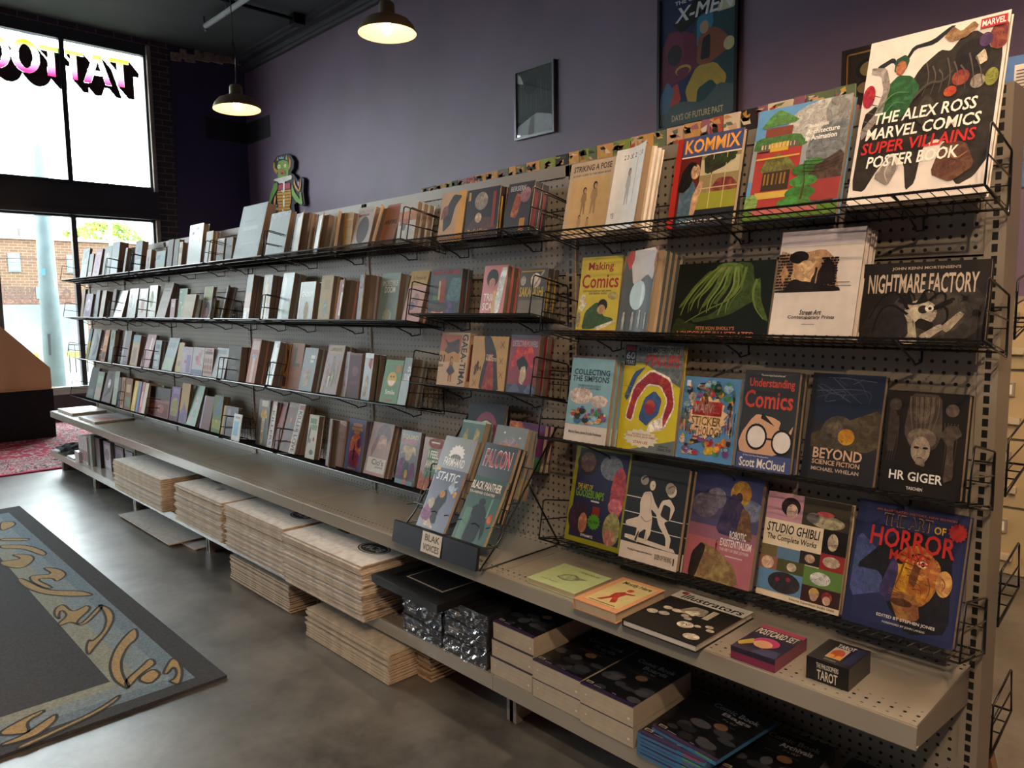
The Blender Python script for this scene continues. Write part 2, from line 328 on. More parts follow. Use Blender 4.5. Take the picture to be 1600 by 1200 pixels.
for k, y in enumerate((-14.4, -11.9, -9.4, -6.9, -4.4, -1.9, .6, 2.2, 3.6, 5.55, 6.85, 7.9, 10.4)):
    f = empty('window', (0, y, 3.42), label=None); f.parent = bl
    MB().box(0, .05, 0, .48, 0, .85, '#66757a').build('window_frame', OUT, f)
    q = MB().box(.05, .07, .05, .43, .05, .42, '#5b6f78').box(.05, .07, .05, .43, .45, .8, '#6d828a'); q.build('window_pane', GLOSS, f)
q = MB().box(0, .06, 6.55, 6.95, 2.2, 2.75, '#5f6f76'); q.build('vent_opening', OUT, bl)
m = MB()
for t, a, b, z0, z1 in (('Fixture Co', 4.9, 8.0, 2.15, 2.95), ('DISPLAYS', 5.1, 8.0, 1.75, 2.05)):
    V, F = letters(t)
    for f in F: m.face([(.02, b - (b - a) * (1 - V[i][0]), z0 + (z1 - z0) * V[i][1]) for i in f], '#54423a')
m.build('faded_lettering', OUT, bl)
tag(MB().box(-28.3, -28, -30, 5.5, -.3, 1.55, '#6f7777').build('parapet_wall', OUT), 'low grey concrete wall across the road below the warehouse', 'wall')
p_ = empty('utility_pole', (-13, 1.09, -.06), label='pale tapering utility pole outside, close to the window', cat='pole')
MB().lathe([(0, 0), (.15, 0), (.118, 2.5), (.095, 6.5), (0, 6.5)], 20, '#68787a').build('shaft', paint('galvanised_pole', .6, ns=5, na=.15), p_)
MB().box(.12, .126, -.09, .03, .72, 1.05, '#30343a').build('black_sticker', PLAIN, p_); MB().box(.105, .111, -.02, .09, 1.75, 1.9, '#c99a94').box(.105, .111, -.1, -.02, 1.95, 2.05, '#4a86b8').build('paper_sticker', PLAIN, p_)
p_ = tag(MB().lathe([(0, 0), (.09, 0), (.06, 7.1), (0, 7.1)], 12, '#7da49a').build('flagpole', OUT, loc=(-30, 6.98, -.3)), 'thin green-grey pole standing far off beside the tree', 'pole')
tr = empty('street_tree', (-51.5, 12.9, -.3), label='leafy light green tree showing above the warehouse parapet', cat='tree')
m = MB(); r_ = random.Random(3)
for k in range(900):
    a = r_.uniform(0, 6.28); el = r_.uniform(-.7, 1.4); q = r_.uniform(.5, 1) ** .5
    c = Vector((1.9 * q * math.cos(a) * math.cos(el), 2.1 * q * math.sin(a) * math.cos(el), 5.2 + 1.15 * q * math.sin(el))); s_ = r_.uniform(.09, .2)
    u = Vector((r_.uniform(-1, 1), r_.uniform(-1, 1), r_.uniform(-1, 1))).normalized() * s_; v = u.cross(Vector((r_.uniform(-1, 1), r_.uniform(-1, 1), r_.uniform(-1, 1))).normalized())
    m.face([c - u, c - v, c + u, c + v], r_.choice(['#7d9c4a', '#94b05a', '#a8b84c', '#66864a']))
m.build('foliage', OUT, tr); MB().lathe([(.22, 0), (.16, 4.2), (.05, 5.2)], 10, '#5c4a3c').build('trunk', OUT, tr); tr.scale = (1.12,) * 3
for k, (x0, y0, y1) in enumerate(((-26.3, 2.2, 3.6), (-26.3, 4.4, 5.4))):
    tag(MB().box(x0, x0 + .18, y0, y1, -.12, .06, '#c9a53c').build('parking_kerb', OUT), ('long' if k == 0 else 'short') + ' yellow parking kerb across the road ' + ('left of the pole' if k == 0 else 'right of the pole'), 'kerb', 'yellow kerbs')
rl = empty('handrail', (-22, 3.45, -.3), label='small dark metal handrail outside beyond the utility pole', cat='railing')
for k in range(4): MB().tube([(0, .14 * k, 0), (0, .14 * k, .75)], .012).build('post', WIRE, rl)
MB().tube([(0, 0, .75), (0, .42, .72)], .014).build('top_bar', WIRE, rl)
tag(MB().tube([(-38, -30, 3.75)] + [(-38, -30 + 6 * k, 3.6 + .02 * (k - 5) ** 2) for k in range(1, 11)], .018).build('overhead_wire', WIRE), 'thin overhead wire crossing in front of the warehouse windows', 'wire')
# lettering on the upper window, read from the street
lm = bpy.data.materials.new('green_to_pink_vinyl'); lm.use_nodes = True
n, l = nodes(lm); b_ = n['Principled BSDF']; P3 = xyz(lm); mp = n.new('ShaderNodeMapRange'); mp.inputs[1].default_value = 4.11; mp.inputs[2].default_value = 4.48; l.new(P3[2], mp.inputs[0])
rp = n.new('ShaderNodeValToRGB'); l.new(mp.outputs[0], rp.inputs[0]); e = rp.color_ramp.elements; e[0].position = .08; e[0].color = (*lin('#e02a62'), 1); e[1].position = .95; e[1].color = (*lin('#93c01e'), 1)
for p0, c0 in ((.3, '#e87a9c'), (.5, '#e8d8da'), (.62, '#cfe0a8')): k = e.new(p0); k.color = (*lin(c0), 1)
l.new(rp.outputs[0], b_.inputs['Base Color']); b_.inputs['Roughness'].default_value = .5; b_.inputs['Transmission Weight'].default_value = 0
tl_ = n.new('ShaderNodeBsdfTranslucent'); l.new(rp.outputs[0], tl_.inputs[0]); ms = n.new('ShaderNodeMixShader'); ms.inputs[0].default_value = .8
l.new(b_.outputs[0], ms.inputs[1]); l.new(tl_.outputs[0], ms.inputs[2]); l.new(ms.outputs[0], n['Material Output'].inputs[0])
DROP = paint('dark_vinyl', .6, ns=6, na=.4, col='#3a2226')
sg = empty('window_lettering', (0, 0, 0), label='green to pink TATTOO lettering with dark drop shade on upper window', cat='sign')
def ring(c, a, b, n=26): return [(c[0] + a * math.cos(6.2832 * k / n), c[1] + b * math.sin(6.2832 * k / n)) for k in range(n)]
GL = {'T': [(1.263, 4.474), (1.5, 4.476), (1.49, 4.421), (1.427, 4.421), (1.427, 4.138), (1.35, 4.138), (1.35, 4.42), (1.263, 4.42)], 'A': [(0.963, 4.116), (1.091, 4.468), (1.172, 4.468), (1.278, 4.13), (1.21, 4.13), (1.184, 4.225), (1.084, 4.225), (1.043, 4.12)],
      'Tb': [(0.778, 4.46), (0.976, 4.46), (0.976, 4.418), (0.9, 4.415), (0.903, 4.126), (0.842, 4.126), (0.836, 4.416), (0.778, 4.41)], 'Tc': [(0.51, 4.46), (0.71, 4.46), (0.71, 4.405), (0.667, 4.403), (0.667, 4.119), (0.58, 4.12), (0.595, 4.407), (0.51, 4.407)]}
XG = -9.985
outer_o = [ring((.367, 4.298), .146, .19), ring((.07, 4.292), .146, .185)]; inner_o = [ring((.367, 4.298), .07, .135), ring((.07, 4.292), .07, .13)]
def inside(p, y, z):
    r = False
    for k in range(len(p)):
        (a, b), (c, d) = p[k - 1], p[k]
        if (b > z) != (d > z) and y < (c - a) * (z - b) / (d - b) + a: r = not r
    return r
A_HOLE = [(1.10, 4.285), (1.165, 4.285), (1.135, 4.39)]
shapes = [(GL['T'], None), (GL['A'], A_HOLE), (GL['Tb'], None), (GL['Tc'], None), (outer_o[0], inner_o[0]), (outer_o[1], inner_o[1])]
st = .006; Y0, Z0 = -.12, 3.96
full = set()
for si, (o_, h_) in enumerate(shapes):
    mine = set(); ya, yb = min(p[0] for p in o_), max(p[0] for p in o_); za, zb = min(p[1] for p in o_), max(p[1] for p in o_)
    for i in range(int((ya - Y0) / st), int((yb - Y0) / st) + 1):
        for j in range(int((za - Z0) / st), int((zb - Z0) / st) + 1):
            y, z = Y0 + (i + .5) * st, Z0 + (j + .5) * st
            if inside(o_, y, z) and not (h_ and inside(h_, y, z)): mine.add((i, j))
    full |= mine
def runs(cells, x, m):
    rows = {}
    for i, j in cells: rows.setdefault(j, []).append(i)
    for j, ii in rows.items():
        ii.sort(); s_ = p_ = ii[0]
        for q in ii[1:] + [10 ** 6]:
            if q != p_ + 1: m.face([(x, Y0 + s_ * st, Z0 + j * st), (x, Y0 + (p_ + 1) * st, Z0 + j * st), (x, Y0 + (p_ + 1) * st, Z0 + (j + 1) * st), (x, Y0 + s_ * st, Z0 + (j + 1) * st)]); s_ = q
            p_ = q
sweep = set()
for k in range(23):
    di, dj = round(19 * k / 22), -k
    sweep |= {(i + di, j + dj) for i, j in full}
sweep -= full
for (o_, h_) in shapes:
    m = MB(); n_ = len(o_)
    if h_ and len(h_) == n_:
        for k in range(n_): m.face([(XG, *o_[k]), (XG, *o_[(k + 1) % n_]), (XG, *h_[(k + 1) % n_]), (XG, *h_[k])])
    elif h_:   # the A: two legs and a bar
        for q in ([(0.963, 4.116), (1.043, 4.12), (1.135, 4.39), (1.172, 4.468), (1.091, 4.468)], [(1.278, 4.13), (1.172, 4.468), (1.135, 4.39), (1.21, 4.13)], [(1.084, 4.225), (1.184, 4.225), (1.165, 4.285), (1.10, 4.285)]): m.face([(XG, *p) for p in q])
    else: m.face([(XG, *p) for p in o_])
    m.build('letter', lm, sg)
m = MB(); runs(sweep, XG - .002, m); m.build('drop_shade', DROP, sg)
# ---------------- rugs
def persian():
    m = paint('persian_pile', .95, col='#a02c44', bump=.3, bs=120); n, l = nodes(m); b = n['Principled BSDF']; tc = n.new('ShaderNodeTexCoord'); X_, Y_, Z_ = xyz(m)
    v = n.new('ShaderNodeTexVoronoi'); v.inputs['Scale'].default_value = 9; l.new(tc.outputs['Object'], v.inputs['Vector'])
    nz = n.new('ShaderNodeTexNoise'); nz.inputs['Scale'].default_value = 6.5; nz.inputs['Distortion'].default_value = 3; l.new(tc.outputs['Object'], nz.inputs['Vector'])
    r = n.new('ShaderNodeValToRGB'); r.color_ramp.interpolation = 'CONSTANT'; l.new(nz.outputs[0], r.inputs[0]); e = r.color_ramp.elements; e[0].position = 0; e[0].color = (*lin('#2a2a34'), 1); e[1].position = .4; e[1].color = (*lin('#b8b0a4'), 1)
    for p0, c0 in ((.47, '#b02a4c'), (.58, '#c8c0b4'), (.64, '#4a4a54')): k = e.new(p0); k.color = (*lin(c0), 1)
    r2 = n.new('ShaderNodeValToRGB'); r2.color_ramp.interpolation = 'CONSTANT'; e = r2.color_ramp.elements; e[0].position = 0; e[0].color = (*lin('#b8284c'), 1); e[1].position = .56; e[1].color = (*lin('#b9b2a8'), 1); l.new(nz.outputs[0], r2.inputs[0])
    s = math_(n, l, 'MINIMUM', math_(n, l, 'SUBTRACT', 1.5, math_(n, l, 'ABSOLUTE', X_)), math_(n, l, 'SUBTRACT', 1.75, math_(n, l, 'ABSOLUTE', Y_)))
    k = math_(n, l, 'GREATER_THAN', s, .75); mx = n.new('ShaderNodeMix'); mx.data_type = 'RGBA'; l.new(k, mx.inputs[0]); l.new(r.outputs[0], mx.inputs[6]); l.new(r2.outputs[0], mx.inputs[7])
    k2 = math_(n, l, 'LESS_THAN', s, .05); m2 = n.new('ShaderNodeMix'); m2.data_type = 'RGBA'; l.new(k2, m2.inputs[0]); l.new(mx.outputs[2], m2.inputs[6]); m2.inputs[7].default_value = (*lin('#b02a4a'), 1)
    l.new(m2.outputs[2], b.inputs['Base Color']); return m
tag(MB().box(-1.5, 1.5, -1.75, 1.75, 0, .01).build('persian_rug', persian(), loc=(-8.28, -1.1, .001)), 'crimson and cream patterned oriental rug on the floor by the window', 'rug')
RUGP = paint('woven_rug', .95, ns=120, na=.28, bump=.35, bs=300)
m = MB(); m.box(-5.55, -2.165, -2.6, -.835, .001, .012, '#343437')
def band(x0, x1, y0, y1, x2, x3, y2, y3, z, c):
    for q in ([(x0, y0), (x1, y0), (x3, y2), (x2, y2)], [(x1, y0), (x1, y1), (x3, y3), (x3, y2)], [(x1, y1), (x0, y1), (x2, y3), (x3, y3)], [(x0, y1), (x0, y0), (x2, y2), (x2, y3)]): m.face([(a, b, z) for a, b in q], c)
band(-5.4, -2.23, -2.5, -.925, -5.3, -2.29, -2.42, -.99, .0124, '#6a7c88'); band(-5.3, -2.29, -2.42, -.99, -5.2, -2.36, -2.34, -1.07, .0124, '#7c8a90'); band(-5.2, -2.36, -2.34, -1.07, -5.12, -2.42, -2.26, -1.155, .0124, '#8c8e80')
KN = [('#b08f58',[(-2.85, -0.931), (-2.805, -0.982), (-2.699, -1.057), (-2.565, -1.117), (-2.427, -1.144), (-2.318, -1.13), (-2.327, -1.116), (-2.45, -1.106), (-2.574, -1.073), (-2.684, -1.014), (-2.734, -0.959)]),
('#b08f58',[(-2.315, -1.127), (-2.387, -1.117), (-2.458, -1.038), (-2.513, -0.986), (-2.445, -0.985), (-2.4, -1.057)]),
('#b08f58',[(-2.366, -1.084), (-2.417, -1.01), (-2.344, -1.001), (-2.293, -1.059)]),
('#b08f58',[(-2.344, -1.001), (-2.455, -0.928), (-2.415, -0.916), (-2.307, -0.939), (-2.209, -0.988), (-2.274, -1.005), (-2.268, -0.987), (-2.313, -0.958), (-2.379, -0.947), (-2.329, -0.986)]),
('#b08f58',[(-3.25, -0.971), (-3.148, -0.946), (-3.021, -0.964), (-2.886, -1.03), (-2.759, -1.117), (-2.697, -1.154), (-2.783, -1.14), (-2.868, -1.106), (-2.825, -1.108), (-2.9, -1.044), (-3.019, -0.997), (-3.142, -0.977)]),
('#b08f58',[(-3.243, -1.147), (-3.329, -1.123), (-3.363, -1.082), (-3.212, -1.081), (-3.27, -1.01), (-3.21, -1.006), (-3.091, -1.101), (-3.046, -1.09), (-3.238, -0.96), (-3.186, -0.965), (-3.012, -1.09), (-3.12, -1.113), (-3.094, -1.154), (-3.122, -1.165), (-3.198, -1.103), (-3.293, -1.106), (-3.243, -1.129), (-3.167, -1.142)]),
('#b08f58',[(-3.896, -1.167), (-3.88, -1.138), (-3.601, -1.096), (-3.478, -0.976), (-3.363, -0.946), (-3.436, -1.036), (-3.566, -1.123), (-3.737, -1.165)]),
('#b08f58',[(-3.905, -1.107), (-3.833, -1.014), (-4.003, -1.035), (-3.915, -0.974), (-3.781, -0.963), (-3.693, -1.035), (-3.78, -1.031), (-3.826, -1.098), (-3.607, -1.06), (-3.644, -1.096), (-3.805, -1.122)]),
('#b08f58',[(-4.61, -1.11), (-4.491, -0.995), (-4.267, -0.95), (-4.184, -0.98), (-4.436, -1.029), (-4.534, -1.124)]),
('#b08f58',[(-4.272, -1.169), (-4.224, -1.07), (-4.373, -1.108), (-4.287, -1.025), (-4.177, -1.025), (-4.062, -1.092), (-4.086, -1.139), (-4.205, -1.18)]),
('#b08f58',[(-4.76, -1.085), (-4.626, -0.956), (-4.584, -0.977), (-4.705, -1.094)]),
('#b08f58',[(-5.186, -1.011), (-5.119, -0.947), (-5.015, -0.954), (-4.912, -1.058)]),
('#b08f58',[(-2.235, -1.521), (-2.243, -1.457), (-2.29, -1.389), (-2.317, -1.346), (-2.262, -1.361), (-2.214, -1.418), (-2.208, -1.458), (-2.22, -1.523)]),
('#b08f58',[(-2.321, -1.506), (-2.359, -1.428), (-2.373, -1.371), (-2.35, -1.379), (-2.326, -1.434), (-2.243, -1.438), (-2.265, -1.478), (-2.294, -1.511)]),
('#b08f58',[(-2.182, -1.494), (-2.209, -1.367), (-2.243, -1.241), (-2.303, -1.15), (-2.255, -1.179), (-2.213, -1.263), (-2.186, -1.372), (-2.159, -1.48)]),]
def chaikin(p):
    o = []
    for k in range(len(p)):
        (a, b), (c, d) = p[k], p[(k + 1) % len(p)]; o += [(a * .78 + c * .22, b * .78 + d * .22), (a * .22 + c * .78, b * .22 + d * .78)]
    return o
KN = [(c, chaikin(chaikin(p))) for c, p in KN]
for c, p in KN: m.face([(x, y, .013) for x, y in p], '#a5895a')
for c, p in KN:   # thin dark outlines of the knots
    for k in range(len(p)):
        a = Vector((*p[k], .0132)); b = Vector((*p[(k + 1) % len(p)], .0132)); t = (b - a).normalized() * .005; w_ = Vector((-t.y, t.x, 0)); m.face([a - w_, b - w_, b + w_, a + w_], '#33302c')
for c, p in KN[4:12]: m.face([(x - 1.35, -2.0 - (y + 1.05), .013) for x, y in reversed(p)], '#a5895a')
tag(m.build('knotwork_rug', RUGP), 'black rug with blue-grey border of gold knotwork on concrete', 'rug')
# ---------------- the long shelving run
B = 1.2192; N = [0, -B, -2 * B, -3 * B, -4 * B, -4 * B - .9144, -4 * B - 1.8288]
GREY = '#857b6c'
PEG = paint('perforated_steel_panel', .38, ns=2, na=.08, col=GREY); dots(PEG, 0, 2, .0254, .165)
PERF = paint('perforated_steel_shelf', .24, ns=2.5, na=.1, col='#958d7f')
dots(PERF, 0, 1, .0254, .15, lambda n, l, P: math_(n, l, 'ADD', math_(n, l, 'LESS_THAN', math_(n, l, 'ABSOLUTE', math_(n, l, 'ADD', P[1], .318)), .024), math_(n, l, 'GREATER_THAN', P[1], -.06)))
SLOT = paint('slotted_steel_upright', .4, ns=3, na=.1, col=GREY)
n, l = nodes(SLOT); PX, PY, PZ = xyz(SLOT)
fz = math_(n, l, 'FRACT', math_(n, l, 'DIVIDE', PZ, .0254)); darken_where(SLOT, math_(n, l, 'MULTIPLY', math_(n, l, 'MULTIPLY', math_(n, l, 'LESS_THAN', fz, .68), math_(n, l, 'LESS_THAN', math_(n, l, 'ABSOLUTE', PX), .0058)), math_(n, l, 'LESS_THAN', PY, .0)))
STEEL = paint('beige_steel', .35, ns=3, na=.08, col=GREY)
unit = empty('shelving_unit', (-3.35, 0, 0), label='long beige perforated steel shelving run against nothing but its own back', cat='shelving')
unit['label'] = 'long beige perforated steel shelving run filling the shop aisle'
def part(mb, name, mat, loc=None):
    o = mb.build(name, mat, unit); o.location = Vector(loc or (0, 0, 0)) - unit.location; return o
for k, x in enumerate(N):
    part(MB().box(-.02, .02, -.004, .1, 0, 1.80, GREY), 'upright', SLOT, (x, 0, 0))
    m = MB().box(x - .008, x + .008, -.30, .0, .0, .14, '#4f483e').box(x - .022, x + .022, -.30, -.27, 0, .14, '#4f483e').box(x - .022, x + .022, -.01, .1, 0, .14, '#4f483e'); part(m, 'base_leg', STEEL)
for a, b in zip(N[1:], N[:-1]):
    part(MB().box(a + .019, b - .019, 0.002, .02, .14, .92), 'lower_back_panel', PEG); part(MB().box(a + .019, b - .019, 0.002, .02, .925, 1.44), 'middle_back_panel', PEG); part(MB().box(a + .019, b - .019, 0.002, .02, 1.445, 1.765), 'upper_back_panel', PEG)
    part(MB().box(a + .019, b - .019, .08, .098, .14, 1.765), 'rear_panel', PEG)
    part(MB().box(a, b - .002, -.004, .104, 1.765, 1.803), 'top_rail', STEEL)
    for zt, d, nm in ((.514, .358, 'shelf'), (.188, .376, 'base_shelf')):
        m = MB().box(a + .0028, b - .0028, -d, 0, zt - .006, zt).box(a + .001, b - .001, -d - .004, -d, zt - .05, zt - .002).box(a + .001, b - .001, -d - .001, -d + .012, zt - .05, zt - .046)
        o = part(m, nm, PERF)
        for xx in (a + .004, b - .006): 
            q = MB(); q.prism([(xx, -d, zt - .007), (xx, -d, zt - .05), (xx, -.01, zt - .09), (xx, -.01, zt - .007)], (.003, 0, 0), '#857b6c'); s_ = q.build('shelf_bracket', STEEL, o)
# comic-panel paper edging along the top, and things standing behind it
m = MB(); rr = random.Random(12); x = -2.1; pal = ['#a8803c', '#b89a4c', '#a04a38', '#3a3c2c', '#7a8a3c', '#b89a80', '#2a2420', '#8a5a68', '#b88a50', '#5d6a50', '#2a2420', '#c8b8a0']
while x < -.33:
    w_ = rr.uniform(.025, .08); x2 = min(x + w_, -.33); z0 = 1.803; z1 = 1.834 + (x + 2.1) * .028
    m.box(x, x2 - .004, .06, .068, z0, z1, rr.choice(pal))
    for k in range(int(14 * w_ / .1)):
        u = rr.uniform(x, x2 - .03); v = rr.uniform(z0 + .001, z1 - .01); hh = min(.02, z1 - v); m.face([(u, .0595, v), (u + rr.uniform(.006, .025), .0595, v), (u + rr.uniform(.0, .02), .0595, v + hh * rr.uniform(.4, 1)), (u - .006, .0595, v + hh * .5)], rr.choice(pal))
    x = x2
tag(m.build('comic_strip_edging', MATTE), 'strip of colourful comic panels running along the top rail', 'decoration')
bb = volume('boxed_book', 'blue book back with barcode above the rail end, far right', 'book', (-.2, .16, 1.60), .215, .3, 4, .02, '#4f6f9c', [R(.82, .55, .97, .93, '#cfc4b4')] + [R(.84 + .0, .58 + .025 * k, .95, .588 + .025 * k, '#3a3a40') for k in range(13)])
# wire baskets
def basket(w, pitch):
    root = empty('wire_basket'); m = MB()
    def fl(y): return -.19 * (y + .03)
    for y, r in ((-.2, .003), (-.15, .002), (-.1, .002), (-.03, .0028)): m.tube([(0, y, fl(y)), (w, y, fl(y))], r, 5)
    n = int(w / pitch)
    for k in range(n + 1): xx = w * k / n; m.tube([(xx, -.03, fl(-.03) + .003), (xx, -.2, fl(-.2) + .003)], .0013, 4)
    m.build('wire_floor', WIRE, root)
    for xx in (0, w):
        e = MB(); f = fl(-.2); e.tube([(xx, -.2, f), (xx, -.178, f + .118), (xx, -.17, f + .122), (xx, -.022, f + .09), (xx, -.016, f + .085), (xx, -.014, -.012), (xx, -.2, f)], .0026, 6); e.tube([(xx, -.19, f + .06), (xx, -.016, f + .035)], .002, 5); e.build('end_fence', WIRE, root)
    g = MB()
    for k in range(n // 2 + 1): xx = w * k / (n // 2); g.tube([(xx, -.022, 0), (xx, -.012, .095)], .0012, 4)
    g.tube([(0, -.012, .095), (w, -.012, .095)], .002, 5); g.tube([(0, -.017, .05), (w, -.017, .05)], .0016, 5); g.build('back_grid', WIRE, root)
    for t in ((.14, .5, .86) if w > .9 else (.2, .8)):
        xx = w * t; a = MB(); a.tube([(xx, -.006, .0), (xx, -.006, -.03), (xx, -.05, -.034), (xx, -.06, -.024), (xx, -.17, fl(-.17) - .004), (xx, -.2, fl(-.2) - .001)], .0028, 6); a.build('support_arm', WIRE, root)
    return root
proto = {}
def put_basket(x0, x1, zf, label, rear=False):
    w = round(x1 - x0, 2); fine = .0254 if (x0 > -1.3 or rear) else .0165; key = (w, fine)
    if key in proto: b = copy_tree(proto[key])
    else: b = proto[key] = basket(w, fine)
    z = zf - .19 * .17
    b.location = (x1, .1, z) if rear else (x0, 0, z); b.rotation_euler = (0, 0, math.pi if rear else 0)
    tag(b, label, 'wire basket', 'rear wire baskets' if rear else 'wire basket shelves')
BK = {'top': (1.60, [(-6.77, -5.56), (-5.53, -5.02), (-4.99, -3.76), (-3.70, -3.05), (-3.02, -1.90)]), 'second': (1.292, [(-6.76, -5.57), (-5.54, -4.95), (-4.92, -3.70), (-3.66, -3.10), (-3.07, -1.88)]), 'third': (.957, [(-6.73, -5.53), (-5.50, -4.88), (-4.85, -3.66), (-3.60, -3.08), (-3.05, -1.89)]), 'lowest': (.63, [(-6.72, -5.5), (-5.48, -4.88), (-4.85, -3.67), (-3.61, -3.02), (-2.98, -1.77)])}
od = ['farthest wire basket', 'second wire basket from the window end', 'middle wire basket of the left run', 'fourth wire basket from the window end', 'fifth wire basket, left of the slotted middle bay']
for row, (zf, L_) in BK.items():
    for k, (a, b) in enumerate(L_): put_basket(a, b, zf, od[k] + ', ' + row + ' row')
for row, zf in (('top', 1.592), ('second', 1.318), ('third', 1.058)): put_basket(-1.86, -1.22, zf, 'short black wire basket in the middle bay, ' + row + ' row')
for row, a, b, zf in (('top', -1.175, .02, 1.567), ('second', -1.175, .035, 1.266), ('third', -1.185, .02, .927), ('lowest', -1.185, .02, .597)): put_basket(a, b, zf, 'long black wire basket on the nearest bay, ' + row + ' row')
for k, zf in enumerate((1.30, .935, .62, .29)): put_basket(-1.19, .02, zf, ('highest', 'second highest', 'third', 'lowest')[k] + ' wire basket end poking out behind the right upright', True)
for k, (x, z, h, c, c2, lb) in enumerate(((-.19, 1.27, .27, '#b8643c', '#7a2c24', 'orange comic facing away in the highest rear basket'), (-.21, .9, .26, '#c8b490', '#3a3430', 'cream comic facing away in the second rear basket'), (-.2, .265, .19, '#b89a74', '#a83a34', 'tan comic in the lowest rear basket, near the floor'))):
    volume('comic_book', lb, 'book', (x + .18, .2, z), .17, h, 12, .02, c, [R(.1, .1, .9, .5, c2), E(.5, .7, .3, .15, '#d8c8a8')], rz=math.pi)
volume('comic_book', 'pale wooden-edged book lying low behind the right upright', 'book', (.0, .29, .13), .17, .25, 35, .03, '#b98a5c', [R(.1, .1, .9, .3, '#a87a4c')], rz=math.pi)
# ---------------- books on the wire baskets
K(-6.524,-0.120,1.585,0.182,0.266,11.0,0.020,0,'pale teal book with brushy cover, farthest left','top rack row','#9fb8b8',[R(.1,.1,.9,.5,'#c4d3d0'),G([(.1,.6),(.9,.75),(.9,.95),(.3,.9)],'#86a3a6')])
K(-6.306,-0.120,1.585,0.105,0.211,10.4,0.015,0,'short grey book behind the pink one','top rack row','#93a09a',[R(.1,.1,.9,.3,'#b9c2ba')])
K(-6.183,-0.120,1.585,0.170,0.242,12.6,0.020,1,'pink book with violet figure','top rack row','#c69aa6',[E(.5,.45,.3,.28,'#8f6f9c'),R(.1,.8,.9,.9,'#d9c3c4')])
K(-5.916,-0.120,1.585,0.176,0.247,10.3,0.020,0,'grey oval-emblem book beside thick pale one','top rack row','#9aa5a5',[E(.5,.6,.33,.2,'#b8c2c2')])
K(-5.725,-0.120,1.585,0.167,0.264,9.6,0.060,0,'thick pale blue book with dark edge','top rack row','#a5b9c4',[R(.1,.1,.9,.55,'#c3d6de')])
K(-5.426,-0.120,1.585,0.042,0.207,11.1,0.030,0,'thin grey book in gap right of thick one','top rack row','#9aa09c',[])
K(-5.190,-0.120,1.585,0.133,0.235,9.0,0.040,0,'blue and white tall book with brown edge','top rack row','#8aa0b0',[R(.08,.05,.92,.45,'#bcd2da'),E(.5,.7,.25,.12,'#5f7c90')])
K(-4.948,-0.120,1.585,0.086,0.162,9.0,0.030,0,'small beige book with mauve figure','top rack row','#c9b7a4',[E(.5,.4,.25,.3,'#9a87a0')])
K(-4.760,-0.120,1.585,0.163,0.138,9.0,0.012,0,'low teal landscape card in front of dark spines','top rack row','#8eb0b4',[R(.05,.05,.95,.3,'#b9a694'),R(.1,.6,.5,.8,'#5f93a8')])
K(-4.562,-0.120,1.585,0.088,0.201,9.0,0.030,0,'dark maroon hardback left of its twin','top rack row','#2a1b22',[])
K(-4.452,-0.120,1.585,0.075,0.197,9.0,0.030,0,'dark brown hardback right of its twin','top rack row','#33222a',[])
K(-4.367,-0.120,1.585,0.053,0.174,9.0,0.030,1,'narrow cream book with olive page edges','top rack row','#c8bca0',[R(.1,.6,.9,.8,'#a3925e')])
K(-4.222,-0.120,1.585,0.205,0.265,9.0,0.035,0,'big speckled silver book with rounded corner','top rack row','#9aa3a2',[R(.1,.03,.5,.1,'#d8dedd'),E(.3,.8,.1,.04,'#dfe6e4'),E(.6,.9,.1,.03,'#dfe6e4'),E(.3,.62,.06,.02,'#dfe6e4')],'g')
K(-3.961,-0.120,1.585,0.094,0.206,9.0,0.020,1,'white book with cream spine beside silver one','top rack row','#cfd6d4',[R(.8,0,1,1,'#d8c98c')])
K(-3.792,-0.120,1.585,0.095,0.153,9.0,0.030,0,'dark book with white curled page corner','top rack row','#3a2a28',[G([(.0,1),(1,.97),(.9,.86)],'#d9d5cc'),R(.2,.3,.9,.6,'#5b3128')])
K(-3.672,-0.120,1.585,0.083,0.150,9.0,0.030,0,'charcoal book right of the curled one','top rack row','#2f3238',[R(.1,.7,.9,.75,'#9aa')])
K(-3.551,-0.129,1.587,0.288,0.312,15.4,0.050,0,'tallest pale blue glossy hardback','top rack row','#8398a2',[R(.1,.05,.95,.97,'#8ba1ab'),R(.2,.55,.8,.62,'#a9bcc2'),R(.2,.7,.7,.73,'#7a8f99'),R(.25,.3,.8,.33,'#a0b3ba')])
K(-3.196,-0.120,1.585,0.205,0.241,13.9,0.030,0,'white hardback with torn-paper border, under the monster','top rack row','#92a3a7',[G([(.0,.8),(.15,.9),(.3,.84),(.5,.95),(.7,.88),(1,.96),(1,1),(0,1)],'#8f9fa6'),R(.05,.05,.1,.85,'#b5c2c3')])
K(-2.912,-0.121,1.585,0.125,0.211,12.3,0.020,2,'grey textured book with lifted cover','top rack row','#a8a6a2',[R(.15,.1,.85,.9,'#b3b1ac')],'c')
K(-2.699,-0.120,1.585,0.092,0.183,13.3,0.030,1,'silver book with white scribble title','top rack row','#8f9698',[T('lily',.2,.72,.9,.88,'#e6ecec'),R(.35,.1,.5,.55,'#dfe6e8'),R(.6,.15,.72,.4,'#c8d0d2')],'gc')
K(-2.514,-0.120,1.585,0.049,0.178,11.4,0.020,0,'narrow red and white glossy book','top rack row','#d5d8d8',[G([(0,.55),(.7,.72),(.9,.5),(.4,.4)],'#6d2426'),R(0,0,.4,.35,'#2b2b30')],'gc')
K(-2.444,-0.120,1.585,0.061,0.169,9.2,0.030,0,'plain mustard book with faint lettering','top rack row','#a8842c',[R(.1,.8,.9,.84,'#c39b3c'),R(.1,.6,.9,.63,'#957121'),R(.1,.35,.9,.38,'#957121')])
